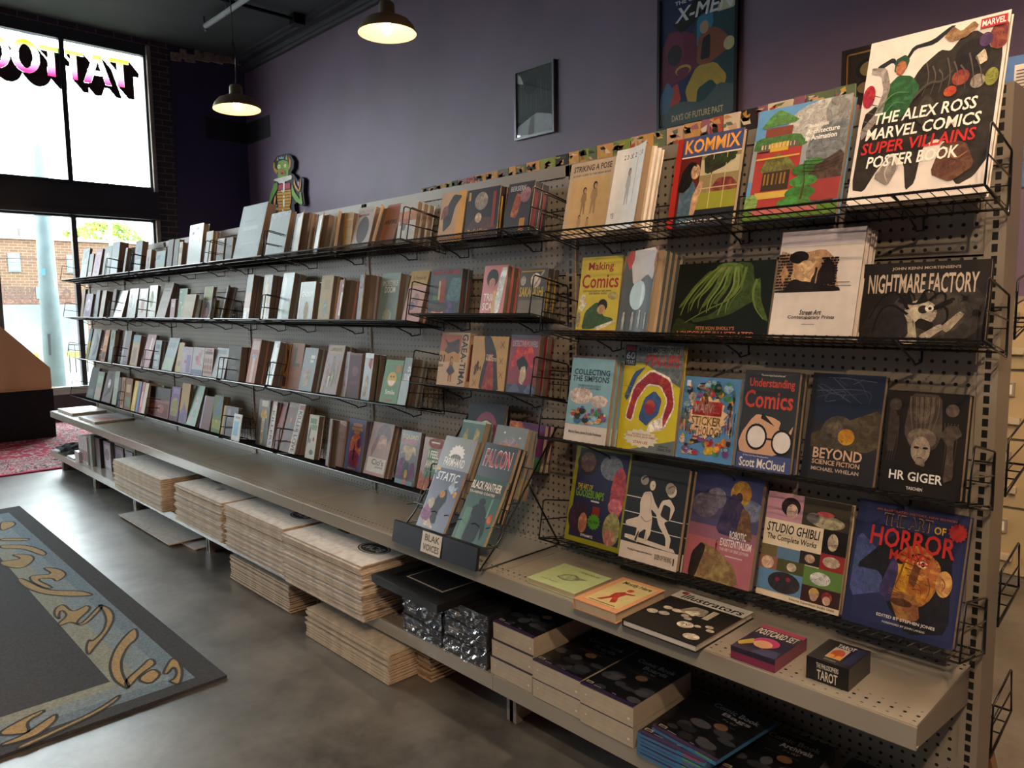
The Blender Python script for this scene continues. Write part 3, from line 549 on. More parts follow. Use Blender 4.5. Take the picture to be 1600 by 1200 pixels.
K(-2.381,-0.120,1.585,0.133,0.187,16.5,0.030,0,'white book with big dark oval silhouette','top rack row','#b9b3ac',[E(.5,.45,.33,.32,'#4d4a4c'),T('KARL DOSSE',.1,.86,.9,.93,'#8f8a86'),R(.1,.78,.7,.83,'#8c5a4c')],'p')
K(-2.222,-0.120,1.585,0.047,0.176,20.0,0.020,0,'peach booklet with curled cover','top rack row','#c18f66',[E(.4,.3,.25,.2,'#a97450')],'c')
K(-2.171,-0.120,1.585,0.100,0.180,19.4,0.030,0,'brown fabric-look book lettered across middle','top rack row','#8d5b42',[T('ARFIRE',.05,.52,.95,.62,'#2a1a14'),R(0,.95,1,1,'#a8705a')])
K(-2.037,-0.126,1.586,0.114,0.167,11.8,0.025,2,'white to orange faded book at rack end','top rack row','#b9bbb8',[R(0,.55,1,.78,'#b5794e'),R(.1,.45,.6,.6,'#a8583a'),E(.35,.42,.1,.1,'#4b3a3a'),T('COMICS',.15,.03,.9,.1,'#8a7260')])
K(-1.782,-0.120,1.577,0.140,0.186,10.9,0.020,0,'tan book of black horseman with orange strip','top rack row','#b99878',[R(.72,0,1,1,'#d29a3c'),G([(.2,.2),(.5,.35),(.6,.7),(.85,.9),(.5,.95),(.3,.75),(.15,.5)],'#2a2320'),G([(.05,.45),(.35,.55),(.3,.75),(.1,.7)],'#7d4c38')])
K(-1.627,-0.120,1.577,0.172,0.178,9.0,0.024,1,'squat dark gothic volume with yellow spine lettering','top rack row','#241c1c',[E(.45,.75,.2,.18,'#8d8478'),G([(.0,.2),(.3,.45),(.8,.4),(1,.15),(1,0),(0,0)],'#4a1d1c'),E(.4,.42,.1,.1,'#b9a284'),T('The God Gloam',.1,.1,.7,.2,'#c29a42'),R(.05,.78,.12,.95,'#b58f50'),R(.8,.2,.9,.9,'#7d2a24')],'r')
K(-1.426,-0.120,1.577,0.125,0.177,12.8,0.030,1,'shrink-wrapped volume with smoky red and grey cover','top rack row','#3b3b44',[G([(.2,.35),(.35,.8),(.6,.75),(.45,.3)],'#9a5640'),E(.7,.75,.2,.15,'#8f6a72'),T('BERSERK',.1,.84,.7,.94,'#a9adb0'),R(.6,.05,.8,.3,'#a8783c')],'gr')
K(-1.175,-0.100,1.548,0.182,0.245,13.2,0.012,1,'bagged tan book with three sketched children','top right rack','#b8a48c',[R(.08,.06,.94,.78,'#c0a272'),T('STRIKING A POSE',.08,.87,.92,.95,'#3a302a'),T('A STUDY GUIDE TO THE DRAW BOOK',.08,.81,.92,.835,'#3a302a'),P(.4,.3,.36,'#8d7252','#2e2420'),P(.62,.3,.42,'#9b8060','#2e2420'),P(.36,.06,.24,'#a3886a','#2e2420'),P(.55,.06,.2,'#a3886a','#2e2420')],'pg')
K(-0.978,-0.125,1.553,0.128,0.250,14.6,0.015,2,'white sketch-cover book curling open, girl with spear','top right rack','#d9d7d2',[T('20 20 20 20',.25,.86,.9,.92,'#4b4b4b'),P(.5,.3,.45,'#a9a9a8','#6b6b6b'),R(.72,.3,.735,.85,'#8a8a8a'),T('YB',.1,.15,.2,.22,'#8a8a8a')],'pc')
K(-0.776,-0.100,1.548,0.202,0.258,13.0,0.020,0,'red-spined hardback, woman gazing through window','top right rack','#26262c',[R(0,0,.09,1,'#a82c22'),R(.1,.78,1,1,'#3d4a70'),T('KOMMIX',.13,.81,.97,.97,'#c8502e'),T('KOMMIX',.135,.815,.965,.965,'#e0a04a'),R(.1,.765,1,.78,'#d9cdb4'),R(.4,.18,1,.765,'#8a7a54'),R(.4,.55,1,.72,'#b9ac8c'),G([(.5,.55),(.45,.765),(.98,.765),(.8,.62)],'#2c3020'),R(.4,.18,1,.36,'#8d8c30'),G([(.6,.38),(.7,.5),(.9,.5),(1,.42),(1,.36),(.65,.36)],'#7a3a30'),R(.4,.18,.42,.765,'#2a2018'),R(.6,.18,.61,.765,'#c4b184'),R(.8,.18,.81,.765,'#c4b184'),R(.4,.4,1,.41,'#c4b184'),R(.1,.1,.4,.765,'#5c1c18'),G([(.14,.02),(.14,.42),(.2,.5),(.34,.5),(.42,.35),(.4,.02)],'#4c6474'),G([(.1,.4),(.14,.62),(.25,.72),(.36,.7),(.3,.45),(.2,.38)],'#17130f'),E(.35,.6,.07,.08,'#c29a76'),G([(.34,.32),(.44,.5),(.5,.47),(.4,.1),(.34,.1)],'#c29a76'),VL([(0.14,0.42),(0.20,0.56),(0.30,0.70),(0.36,0.66)],0.05,'#15110e'),E(.36,.61,.01,.006,'#1a1412',8),VL([(0.38,0.57),(0.40,0.56)],0.01,'#8a2c24'),VL([(0.55,0.76),(0.62,0.66),(0.60,0.55)],0.04,'#3a2c1c'),E(0.60,0.68,.06,.03,'#2f3c20',9),E(0.67,0.70,.06,.03,'#2f3c20',9),E(0.74,0.72,.06,.03,'#2f3c20',9),E(0.81,0.68,.06,.03,'#2f3c20',9),E(0.88,0.70,.06,.03,'#2f3c20',9),T('CHARLES BURNS',.2,.035,.85,.07,'#d8d0c0')])
K(-0.544,-0.102,1.548,0.240,0.297,15.8,0.025,0,'large art hardback of green-roofed red bathhouse','top right rack','#5f8fb8',[R(0,.35,1,.72,'#8d9396'),E(.75,.8,.4,.2,'#b3b1aa'),E(.95,.88,.2,.18,'#8b8a86'),E(.9,.55,.3,.25,'#74787a'),R(.0,.0,1,.1,'#54702c'),R(.05,.08,.55,.62,'#a03c38'),G([(-.0,.62),(.03,.74),(.5,.74),(.62,.62)],'#4f7a44'),R(.08,.62,.5,.68,'#5c6054'),R(.12,.74,.42,.82,'#7a4436'),G([(.05,.82),(.15,.93),(.25,.98),(.35,.93),(.5,.85)],'#5c8a4c'),G([(.1,.42),(.18,.54),(.3,.58),(.44,.52),(.52,.42)],'#6d6c3c'),R(.2,.6,.4,.68,'#caa53c'),R(.16,.25,.46,.42,'#3a3028'),R(.1,.18,.5,.24,'#c3a24c'),G([(.6,.12),(.68,.4),(1,.55),(1,.1)],'#4c3c36'),R(.7,.12,1,.3,'#8d3a38'),E(.6,.2,.16,.06,'#3c6c34'),E(.62,.3,.15,.05,'#467a3c'),E(.6,.4,.12,.05,'#3c6c34'),E(.7,.46,.1,.03,'#467a3c'),E(.55,.12,.18,.06,'#4c7c3c'),E(.07,.15,.08,.08,'#7d9c54'),R(.1,.03,.8,.08,'#a8605a'),VL([(0.02,0.63),(0.10,0.72)],0.006,'#3c5c34'),VL([(0.07,0.63),(0.14,0.72)],0.006,'#3c5c34'),VL([(0.12,0.63),(0.18,0.72)],0.006,'#3c5c34'),VL([(0.17,0.63),(0.22,0.72)],0.006,'#3c5c34'),VL([(0.22,0.63),(0.26,0.72)],0.006,'#3c5c34'),VL([(0.27,0.63),(0.30,0.72)],0.006,'#3c5c34'),VL([(0.32,0.63),(0.34,0.72)],0.006,'#3c5c34'),VL([(0.37,0.63),(0.38,0.72)],0.006,'#3c5c34'),VL([(0.42,0.63),(0.42,0.72)],0.006,'#3c5c34'),VL([(0.47,0.63),(0.46,0.72)],0.006,'#3c5c34'),VL([(0.12,0.43),(0.16,0.52)],0.006,'#4c4a28'),VL([(0.17,0.43),(0.20,0.52)],0.006,'#4c4a28'),VL([(0.22,0.43),(0.23,0.52)],0.006,'#4c4a28'),VL([(0.27,0.43),(0.27,0.52)],0.006,'#4c4a28'),VL([(0.32,0.43),(0.30,0.52)],0.006,'#4c4a28'),VL([(0.37,0.43),(0.34,0.52)],0.006,'#4c4a28'),VL([(0.42,0.43),(0.37,0.52)],0.006,'#4c4a28'),R(.06,.535,.54,.55,'#c3a24c'),R(.06,.6,.2,.61,'#2c2824'),R(0.18,.3,0.20,.4,'#8a6a34'),R(0.22,.3,0.24,.4,'#8a6a34'),R(0.27,.3,0.29,.4,'#8a6a34'),R(0.32,.3,0.33,.4,'#8a6a34'),R(0.36,.3,0.38,.4,'#8a6a34'),R(0.40,.3,0.42,.4,'#8a6a34'),R(0.10,.63,0.12,.67,'#c8b48c'),R(0.14,.63,0.15,.67,'#c8b48c'),R(0.18,.63,0.20,.67,'#c8b48c'),R(0.22,.63,0.23,.67,'#c8b48c'),R(0.26,.63,0.28,.67,'#c8b48c'),R(0.30,.63,0.32,.67,'#c8b48c'),R(0.34,.63,0.35,.67,'#c8b48c'),R(0.38,.63,0.40,.67,'#c8b48c'),R(0.42,.63,0.43,.67,'#c8b48c'),R(0.46,.63,0.47,.67,'#c8b48c'),VL([(0.62,0.14),(0.64,0.30),(0.60,0.46)],0.02,'#4a3424'),VL([(0.60,0.38),(0.80,0.36),(1.00,0.42)],0.008,'#2c2420'),VL([(0.60,0.41),(0.80,0.39),(1.00,0.45)],0.008,'#2c2420'),VL([(0.60,0.44),(0.80,0.42),(1.00,0.48)],0.008,'#2c2420'),VL([(0.60,0.47),(0.80,0.45),(1.00,0.51)],0.008,'#2c2420'),T('Studio Ghibli',.6,.76,.8,.79,'#e8e6e0'),T('Architecture',.58,.7,.92,.745,'#f0eee8'),T('in Animation',.58,.645,.9,.69,'#f0eee8')])
K(-0.268,-0.132,1.554,0.279,0.400,16.7,0.020,0,'huge white poster book with dark armoured shapes','top right rack','#d8cec4',[G([(.02,.1),(.03,.55),(.12,.6),(.2,.5),(.3,.6),(.42,.78),(.55,.86),(.62,.84),(.68,.9),(.78,.93),(.86,.88),(.9,.8),(.98,.83),(.98,.2),(.9,.1),(.8,.06),(.74,.12),(.72,.3),(.6,.34),(.52,.3),(.5,.1),(.44,.06),(.4,.22),(.3,.3),(.2,.2),(.12,.08)],'#2c2724'),G([(.27,.8),(.2,.88),(.08,.84),(.1,.81),(.2,.85),(.26,.77)],'#23252a'),G([(.3,.82),(.36,.9),(.5,.9),(.64,.985),(.6,.99),(.48,.93),(.34,.92),(.28,.83)],'#23252a'),G([(.14,.5),(.18,.7),(.26,.76),(.36,.74),(.44,.66),(.34,.5)],'#2f5a36'),G([(.22,.78),(.22,.86),(.29,.88),(.33,.84),(.31,.78)],'#2a4a34'),E(.27,.8,.04,.045,'#9a5a44'),G([(.02,.45),(.12,.55),(.16,.68),(.12,.78),(.04,.8),(.04,.84),(.16,.82),(.21,.7),(.17,.53),(.04,.39)],'#948a84'),E(.05,.66,.05,.07,'#a02c3c'),E(.78,.78,.12,.1,'#1c1a1c'),G([(.8,.77),(.86,.81),(.89,.74),(.84,.72)],'#c3b49c'),E(.72,.67,.06,.045,'#8a3a30'),E(.84,.63,.05,.04,'#8f8478'),E(.95,.87,.07,.08,'#7a3a34'),E(.86,.86,.045,.04,'#4a3458'),E(.66,.6,.045,.03,'#b0502f'),E(.93,.64,.045,.05,'#80803a'),G([(.56,.93),(.62,.98),(.68,.94),(.76,.985),(.8,.95),(.72,.9),(.62,.89)],'#8a6a4c'),G([(.4,.5),(.5,.62),(.58,.52),(.5,.42)],'#3c3830'),G([(.18,.16),(.3,.28),(.36,.2),(.3,.1)],'#8a8078'),G([(.6,.14),(.66,.32),(.82,.3),(.9,.16),(.75,.08)],'#5c3c30'),VL([(0.46,0.80),(0.50,0.70),(0.46,0.60)],0.012,'#57504a'),VL([(0.51,0.77),(0.55,0.70),(0.52,0.60)],0.012,'#57504a'),VL([(0.56,0.74),(0.60,0.70),(0.58,0.60)],0.012,'#57504a'),VL([(0.61,0.80),(0.65,0.70),(0.64,0.60)],0.012,'#57504a'),VL([(0.66,0.77),(0.70,0.70),(0.70,0.60)],0.012,'#57504a'),VL([(0.71,0.74),(0.75,0.70),(0.76,0.60)],0.012,'#57504a'),VL([(0.76,0.80),(0.80,0.70),(0.82,0.60)],0.012,'#57504a'),VL([(0.81,0.77),(0.85,0.70),(0.88,0.60)],0.012,'#57504a'),VL([(0.40,0.60),(0.50,0.68),(0.60,0.66),(0.66,0.72)],0.02,'#4a443f'),VL([(0.14,0.56),(0.24,0.66),(0.36,0.64)],0.012,'#4c7a50'),VL([(0.20,0.54),(0.26,0.60),(0.34,0.58)],0.01,'#4c7a50'),VL([(0.03,0.46),(0.09,0.44)],0.008,'#5c544e'),VL([(0.04,0.51),(0.10,0.49)],0.008,'#5c544e'),VL([(0.06,0.56),(0.12,0.54)],0.008,'#5c544e'),VL([(0.07,0.61),(0.14,0.59)],0.008,'#5c544e'),VL([(0.09,0.66),(0.15,0.64)],0.008,'#5c544e'),VL([(0.70,0.27),(0.76,0.20),(0.84,0.24)],0.02,'#8a6048'),VL([(0.30,0.24),(0.26,0.18),(0.30,0.12)],0.014,'#b5aca4'),R(.81,.925,.985,.98,'#a82c34'),T('MARVEL',.82,.935,.975,.97,'#efe8e2'),T('THE ALEX ROSS',.12,.475,.86,.545,'#efe6d8',.12),T('MARVEL COMICS',.08,.385,.9,.455,'#efe6d8',.12),T('SUPER VILLAINS',.06,.3,.88,.37,'#b82c2c',.12),T('POSTER BOOK',.12,.215,.78,.285,'#efe6d8',.12),T('REMOVABLE, FRAMEABLE PRINTS PLUS GIANT POSTER',.2,.03,.95,.05,'#7a2c28')])
K(-6.577,-0.120,1.277,0.073,0.248,9.0,0.020,0,'narrow tan book, first at far end','second rack row','#a8977c',[])
K(-6.502,-0.120,1.277,0.201,0.205,11.5,0.020,0,'lilac book with pale profile portrait','second rack row','#a79ab4',[E(.5,.55,.3,.25,'#c9bccb'),R(.2,.05,.8,.3,'#8d84a8')])
K(-6.196,-0.120,1.277,0.086,0.230,10.3,0.020,1,'thin blue-grey book before two white ones','second rack row','#8e9ba0',[])
K(-6.059,-0.120,1.277,0.099,0.223,11.7,0.050,0,'thin white book with thick brown edge','second rack row','#bdb8a8',[])
K(-5.783,-0.120,1.277,0.074,0.226,11.3,0.030,0,'thin dark red and black book','second rack row','#2a1d20',[R(0,0,.3,1,'#7a2630')])
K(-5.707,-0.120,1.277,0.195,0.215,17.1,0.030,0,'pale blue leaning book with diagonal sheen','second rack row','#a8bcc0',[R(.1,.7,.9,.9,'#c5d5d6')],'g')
K(-5.397,-0.120,1.277,0.181,0.221,11.2,0.020,0,'white foil-sparkle volume, left of the trio','second rack row','#b9c6c8',[G([(.2,.1),(.5,.5),(.3,.9),(.1,.6)],'#e0e8e8'),G([(.6,.2),(.9,.6),(.7,.9)],'#95a8a8')],'g')
K(-5.162,-0.120,1.277,0.170,0.214,9.0,0.020,0,'foil volume with pink patch, middle of trio','second rack row','#c3c0ba',[E(.5,.45,.2,.25,'#b8938c'),R(.2,.7,.8,.9,'#dfe4e2')],'g')
K(-4.966,-0.120,1.277,0.149,0.232,9.2,0.020,0,'foil volume with green swirls, right of trio','second rack row','#b3bfae',[E(.4,.6,.2,.25,'#8fa37c'),R(.2,.1,.8,.25,'#d5dcd8')],'g')
K(-4.766,-0.131,1.279,0.159,0.247,18.6,0.035,0,'big beige leaning hardback with small title','second rack row','#a39c92',[R(.2,.86,.8,.89,'#7d766c'),R(.2,.76,.75,.79,'#7d766c'),R(.15,.3,.85,.5,'#9a938a')])
K(-4.548,-0.120,1.277,0.077,0.134,9.0,0.015,1,'small pink booklet between beige and green','second rack row','#c093a0',[R(.2,.6,.8,.8,'#dab9c0')])
K(-4.417,-0.120,1.277,0.127,0.197,9.0,0.020,0,'mint green book with white dots','second rack row','#7ba48c',[E(.2,.9,.07,.03,'#dfe8e0'),E(.3,.55,.08,.03,'#dfe8e0'),E(.6,.3,.2,.15,'#a8c4b4')])
K(-4.218,-0.170,1.286,0.170,0.149,14.3,0.020,0,'plain khaki book in front of mint one','second rack row','#a39673',[R(.15,.3,.85,.7,'#ab9e7b')])
K(-4.169,-0.120,1.277,0.088,0.126,12.8,0.015,1,'small blue-grey booklet left of portrait book','second rack row','#98a3aa',[])
K(-4.047,-0.120,1.277,0.126,0.201,11.7,0.020,0,'green-topped book with dark-haired face','second rack row','#a9a8a8',[R(0,.6,1,1,'#8f9a4c'),E(.6,.3,.3,.25,'#26222a'),E(.5,.22,.2,.16,'#c39a94'),R(0,0,.12,1,'#c8cdbf')])
K(-3.885,-0.120,1.277,0.053,0.122,13.2,0.008,0,'small yellow folded booklet','second rack row','#c4a44c',[],'c')
K(-3.768,-0.120,1.277,0.094,0.194,15.9,0.010,1,'pale blue-grey leaning thin book','second rack row','#98aab0',[],'c')
K(-3.471,-0.123,1.277,0.070,0.251,10.8,0.030,1,'glossy dark book with red band','second rack row','#4b4852',[R(0,.3,1,.62,'#a05038'),R(.1,0,.6,.25,'#c8cfd0'),R(0,.2,1,.28,'#c2a68a')],'g')
K(-3.273,-0.120,1.277,0.094,0.241,10.0,0.030,1,'glossy brown book with white streak','second rack row','#5c4238',[R(.25,.1,.5,.95,'#b9a890'),R(.5,.05,.62,.8,'#a89a64'),R(.7,.3,1,.7,'#6d3e34')],'g')
K(-3.067,-0.127,1.278,0.113,0.243,12.1,0.030,1,'glossy teal book, tall','second rack row','#5c8286',[R(.15,.05,.4,.9,'#93b3b4'),R(.5,.5,.95,.9,'#41617c'),R(.6,.1,.9,.4,'#7d9a8c')],'g')
K(-2.878,-0.120,1.277,0.141,0.192,10.5,0.030,1,'grey-green book with white block title','second rack row','#6f8280',[T('GHOSTS',.12,.62,.9,.76,'#eef2f0'),E(.55,.25,.15,.25,'#a09058'),R(0,0,.1,1,'#a7b9b8')],'g')
K(-2.684,-0.120,1.277,0.103,0.216,10.2,0.025,1,'tall straw yellow book with blue drawing','second rack row','#b09a66',[E(.55,.3,.2,.2,'#8f9a92'),R(.3,.7,.75,.9,'#a08a58')])
K(-2.522,-0.124,1.278,0.089,0.190,11.5,0.035,1,'pink book with white scribbled figure','second rack row','#a86f72',[R(.25,.15,.5,.7,'#e2dfdc'),T('Margot',.3,.78,.85,.9,'#f0ecea'),R(.55,.05,.75,.3,'#d8c8c6')],'c')
K(-2.299,-0.154,1.283,0.081,0.199,9.0,0.035,2,'lavender-grey book with gold brush lettering','second rack row','#9a96a2',[T('XX',.2,.3,.9,.55,'#b8973c'),R(.4,.1,.55,.5,'#d8d8dc'),E(.2,.85,.3,.15,'#6d6670')],'c')
K(-2.188,-0.125,1.278,0.132,0.206,10.6,0.035,1,'grey-teal book with white shaky two-word title','second rack row','#78908e',[T('INCREDIBLE',.1,.74,.9,.85,'#d8ddd8'),T('DOOM',.25,.6,.8,.73,'#e3e6e0'),E(.5,.15,.25,.12,'#9aa890'),R(.47,.08,.52,.22,'#b08a50')])
K(-2.007,-0.129,1.279,0.114,0.208,17.6,0.025,1,'pink and straw book with ghostly bunch','second rack row','#c39a98',[R(0,.7,1,1,'#b39a5c'),E(.55,.4,.2,.15,'#a8848c'),E(.4,.3,.15,.08,'#6d5a80'),T('In Perpetuity',.15,.8,.9,.9,'#5c4a2c')])
K(-1.851,-0.120,1.303,0.184,0.181,9.0,0.024,1,'dark volume with red door and violet arch','second rack row','#39464a',[R(.12,.35,.5,.85,'#4a4f54'),R(.35,.3,.52,.78,'#8d3a24'),R(.3,.35,.36,.75,'#b8a888'),G([(.55,.35),(.7,.8),(1,.8),(1,.3)],'#3f6a74'),E(.62,.15,.2,.2,'#4a3a70'),G([(.05,.0),(.2,.2),(.5,.15),(.55,0)],'#c06a2c'),R(.15,.35,.3,.45,'#4c7a34'),T('DOWNTOWN MESS',.06,.88,.94,.97,'#b0323a'),E(.35,.2,.3,.1,'#3a2c24')],'r')
K(-1.543,-0.127,1.304,0.119,0.181,11.4,0.025,2,'pink and white volume of dark-haired boy','second rack row','#b5605f',[E(.4,.75,.25,.18,'#241c20'),E(.4,.65,.14,.1,'#b98a74'),G([(.55,0),(.8,0),(1,.95),(.75,.95)],'#d5e3e8'),T('TRIM',.1,.3,.6,.45,'#e8dcd4'),T('SCAPE',.1,.12,.75,.27,'#e8dcd4'),R(.5,.0,.62,.5,'#c29a3c')],'g')
K(-1.365,-0.120,1.303,0.128,0.164,10.2,0.024,1,'charcoal volume with yellow letters and pale face','second rack row','#4a4844',[E(.6,.75,.18,.15,'#cbbfae'),E(.15,.75,.1,.1,'#a39c90'),T('SAKABASHI',.05,.42,.9,.62,'#b89a2c'),R(.05,.0,.95,.35,'#6d6658'),G([(.4,.5),(.85,.95),(.9,.93),(.45,.48)],'#8d8478'),R(.05,.93,.9,.95,'#b89a2c')],'r')
K(-1.117,-0.100,1.247,0.161,0.246,9.6,0.020,0,'yellow book with red title, man asleep at desk','second right rack','#c3b03c',[T('Making',.18,.8,.8,.93,'#8f2c28'),T('Comics',.05,.6,.95,.78,'#9c2c28'),T('STORYTELLING SECRETS OF COMICS, MANGA',.1,.55,.8,.575,'#2c2820'),T('AND GRAPHIC NOVELS',.25,.52,.7,.545,'#2c2820'),G([(.15,.08),(.2,.3),(.45,.42),(.62,.4),(.65,.25),(.9,.22),(.9,.15),(.4,.08)],'#39562c'),E(.62,.38,.12,.08,'#1f1a18'),E(.6,.33,.1,.06,'#b98d66'),G([(.45,.1),(.95,.2),(1,.18),(.55,.06)],'#cbbfa4'),R(.0,.0,1,.07,'#6a3224'),G([(.02,.35),(.15,.45),(.25,.4),(.12,.3)],'#d6cfb8'),G([(.02,.45),(.12,.53),(.2,.5),(.1,.41)],'#d6cfb8'),E(.85,.5,.12,.05,'#a89a60'),E(.05,.2,.05,.1,'#8f8a6c')])
K(-0.912,-0.152,1.257,0.130,0.242,13.1,0.020,3,'grey book of pale witch above blue moon','second right rack','#4c5252',[G([(.1,1),(.3,.55),(.7,.7),(.95,.6),(1,1)],'#b8b4b2'),G([(.0,.9),(.1,1),(.3,1),(.15,.75)],'#a8504c'),G([(.8,1),(.98,.7),(1,1)],'#a8504c'),E(.6,.83,.18,.1,'#d4cfca'),E(.65,.73,.07,.04,'#8d3a3c'),G([(.4,.68),(.5,.8),(.62,.75),(.6,.66)],'#d8d4cf'),E(.48,.45,.24,.18,'#aac4cc'),E(.52,.45,.17,.15,'#c3d8dc'),P(.15,.03,.22,'#9aa2a0','#b9c0be'),P(.4,.03,.22,'#9aa2a0','#b9c0be'),P(.62,.05,.22,'#9aa2a0','#b9c0be'),P(.85,.03,.2,'#9aa2a0','#b9c0be')],'pc')
K(-0.762,-0.100,1.247,0.291,0.210,13.2,0.020,0,'wide black landscape book of green tentacles','second right rack','#151a16',[G([(.62,1),(.7,.6),(.4,.3),(.2,.25),(.25,.2),(.6,.3),(.85,.5),(.78,.97)],'#3a4a24'),G([(.35,.9),(.2,.7),(.05,.4),(.08,.4),(.24,.68),(.4,.86)],'#55682c'),G([(.4,.9),(.3,.65),(.15,.45),(.18,.45),(.34,.63),(.45,.86)],'#4c6028'),G([(.45,.9),(.42,.65),(.3,.4),(.33,.4),(.46,.63),(.5,.88)],'#566a2e'),G([(.52,.9),(.52,.65),(.42,.45),(.46,.45),(.56,.63),(.57,.88)],'#4c6028'),G([(.58,.92),(.62,.7),(.55,.5),(.59,.5),(.66,.68),(.64,.9)],'#566a2e'),E(.55,.92,.14,.07,'#5c7038'),G([(.83,.75),(.82,.5),(.95,.25),(1,.22),(.9,.5),(.87,.78)],'#4a5c2c'),G([(0,.0),(.05,.28),(.2,.2),(.5,.1),(.6,0)],'#2b361e'),VL([(0.44,0.93),(0.34,0.84),(0.22,0.66),(0.12,0.45),(0.09,0.30)],0.026,'#6f8240'),VL([(0.46,0.93),(0.37,0.84),(0.27,0.66),(0.17,0.48),(0.17,0.33)],0.026,'#55682e'),VL([(0.48,0.93),(0.41,0.84),(0.32,0.66),(0.22,0.51),(0.19,0.36)],0.026,'#7d8c4c'),VL([(0.51,0.93),(0.44,0.84),(0.37,0.66),(0.27,0.54),(0.27,0.39)],0.026,'#6f8240'),VL([(0.53,0.93),(0.48,0.84),(0.42,0.66),(0.32,0.45),(0.29,0.30)],0.026,'#55682e'),VL([(0.55,0.93),(0.51,0.84),(0.47,0.66),(0.37,0.48),(0.37,0.33)],0.026,'#7d8c4c'),VL([(0.57,0.93),(0.54,0.84),(0.52,0.66),(0.42,0.51),(0.39,0.36)],0.026,'#6f8240'),VL([(0.59,0.93),(0.58,0.84),(0.57,0.66),(0.47,0.54),(0.47,0.39)],0.026,'#55682e'),VL([(0.62,0.93),(0.61,0.84),(0.62,0.66),(0.52,0.45),(0.49,0.30)],0.026,'#7d8c4c'),VL([(0.64,0.93),(0.65,0.84),(0.67,0.66),(0.57,0.48),(0.57,0.33)],0.026,'#6f8240'),VL([(0.66,0.93),(0.68,0.84),(0.72,0.66),(0.62,0.51),(0.59,0.36)],0.026,'#55682e'),VL([(0.84,0.76),(0.81,0.60),(0.85,0.40),(0.95,0.25)],0.03,'#6a7a3c'),VL([(0.72,0.92),(0.70,0.70),(0.60,0.50),(0.38,0.38),(0.15,0.20)],0.03,'#66783a'),T('PETE VON SHOLLY\'S',.28,.11,.68,.155,'#b87854'),T('LOVECRAFT ILLUSTRATED',.08,.015,.88,.09,'#b8684c')])
K(-0.451,-0.130,1.253,0.205,0.270,14.8,0.015,2,'white book with halftone animal print on top half','second right rack','#cfc4bb',[R(0,.86,1,1,'#b3aab0'),G([(0,.42),(0,.82),(.2,.78),(.55,.82),(.7,.72),(.74,.55),(.78,.43)],'#b8936c'),E(.25,.75,.12,.06,'#221b1c'),G([(.5,.6),(.6,.75),(.7,.66),(.72,.5),(.5,.48)],'#221b1c'),G([(.1,.43),(.2,.55),(.5,.5),(.78,.46),(.8,.425),(.1,.42)],'#221b1c'),G([(.42,.45),(.46,.65),(.5,.65),(.48,.45)],'#2c2322'),E(.35,.62,.12,.1,'#c8a47c'),H(.0,.43,.2,.8),H(.55,.44,.74,.75),R(.7,.5,.9,.505,'#221b1c'),R(.74,.47,.92,.475,'#221b1c'),T('Street Art',.36,.21,.62,.255,'#2a2628',.15),T('Contemporary Prints',.22,.165,.78,.205,'#2a2628',.15),R(.4,.12,.56,.125,'#6d6664')])
K(-0.244,-0.100,1.247,0.258,0.183,9.0,0.020,0,'wide black landscape book with drawn monster','second right rack','#221f1d',[E(.65,.4,.35,.4,'#37322e'),E(.55,.38,.3,.3,'#453e38'),T('JOHN KENN MORTENSEN\'S',.24,.9,.78,.945,'#b3a28c'),T('NIGHTMARE FACTORY',.05,.62,.92,.86,'#c3b09a'),E(.5,.38,.13,.16,'#b3a48e'),E(.52,.42,.04,.05,'#2a2522'),G([(.44,.22),(.5,.32),(.62,.25),(.58,.15)],'#221d1b'),G([(.35,.0),(.38,.25),(.46,.3),(.5,0)],'#9c8e7a'),G([(.5,.1),(.66,.25),(.7,.2),(.56,.04)],'#b3a48e'),G([(.66,.2),(.8,.4),(.84,.36),(.72,.14)],'#a3947e'),G([(.0,.1),(.1,.45),(.3,.5),(.4,.3),(.42,.1),(.3,.0)],'#2a2725'),G([(.3,.5),(.36,.65),(.44,.45),(.52,.65),(.56,.5)],'#171513'),G([(.6,.4),(.75,.5),(.72,.55),(.6,.46)],'#171513'),E(.83,.55,.02,.03,'#151311'),E(.92,.38,.03,.04,'#151311'),E(.74,.54,.02,.02,'#151311'),VL([(0.40,0.42),(0.30,0.66),(0.18,0.60),(0.08,0.30)],0.03,'#12100f'),VL([(0.40,0.36),(0.26,0.50),(0.16,0.40),(0.12,0.12)],0.03,'#12100f'),VL([(0.42,0.50),(0.38,0.66),(0.44,0.60),(0.45,0.52)],0.03,'#12100f'),VL([(0.50,0.54),(0.52,0.66),(0.60,0.64),(0.61,0.55)],0.03,'#12100f'),VL([(0.56,0.52),(0.64,0.64),(0.70,0.58),(0.66,0.42)],0.03,'#12100f'),VL([(0.60,0.44),(0.70,0.46),(0.72,0.30),(0.68,0.24)],0.03,'#12100f'),VL([(0.80,0.60),(0.83,0.55),(0.87,0.61)],0.008,'#151311'),VL([(0.80,0.50),(0.83,0.55),(0.87,0.50)],0.008,'#151311'),VL([(0.88,0.44),(0.92,0.38),(0.96,0.44)],0.008,'#151311'),VL([(0.88,0.32),(0.92,0.38),(0.96,0.32)],0.008,'#151311'),E(.57,.43,.035,.045,'#d8cdb8',10),E(.575,.43,.015,.02,'#1a1614',8),VL([(0.45,0.28),(0.46,0.20)],0.008,'#2a2420'),VL([(0.48,0.28),(0.49,0.20)],0.008,'#2a2420'),VL([(0.51,0.28),(0.52,0.20)],0.008,'#2a2420'),VL([(0.54,0.28),(0.55,0.20)],0.008,'#2a2420'),VL([(0.57,0.28),(0.58,0.20)],0.008,'#2a2420')])
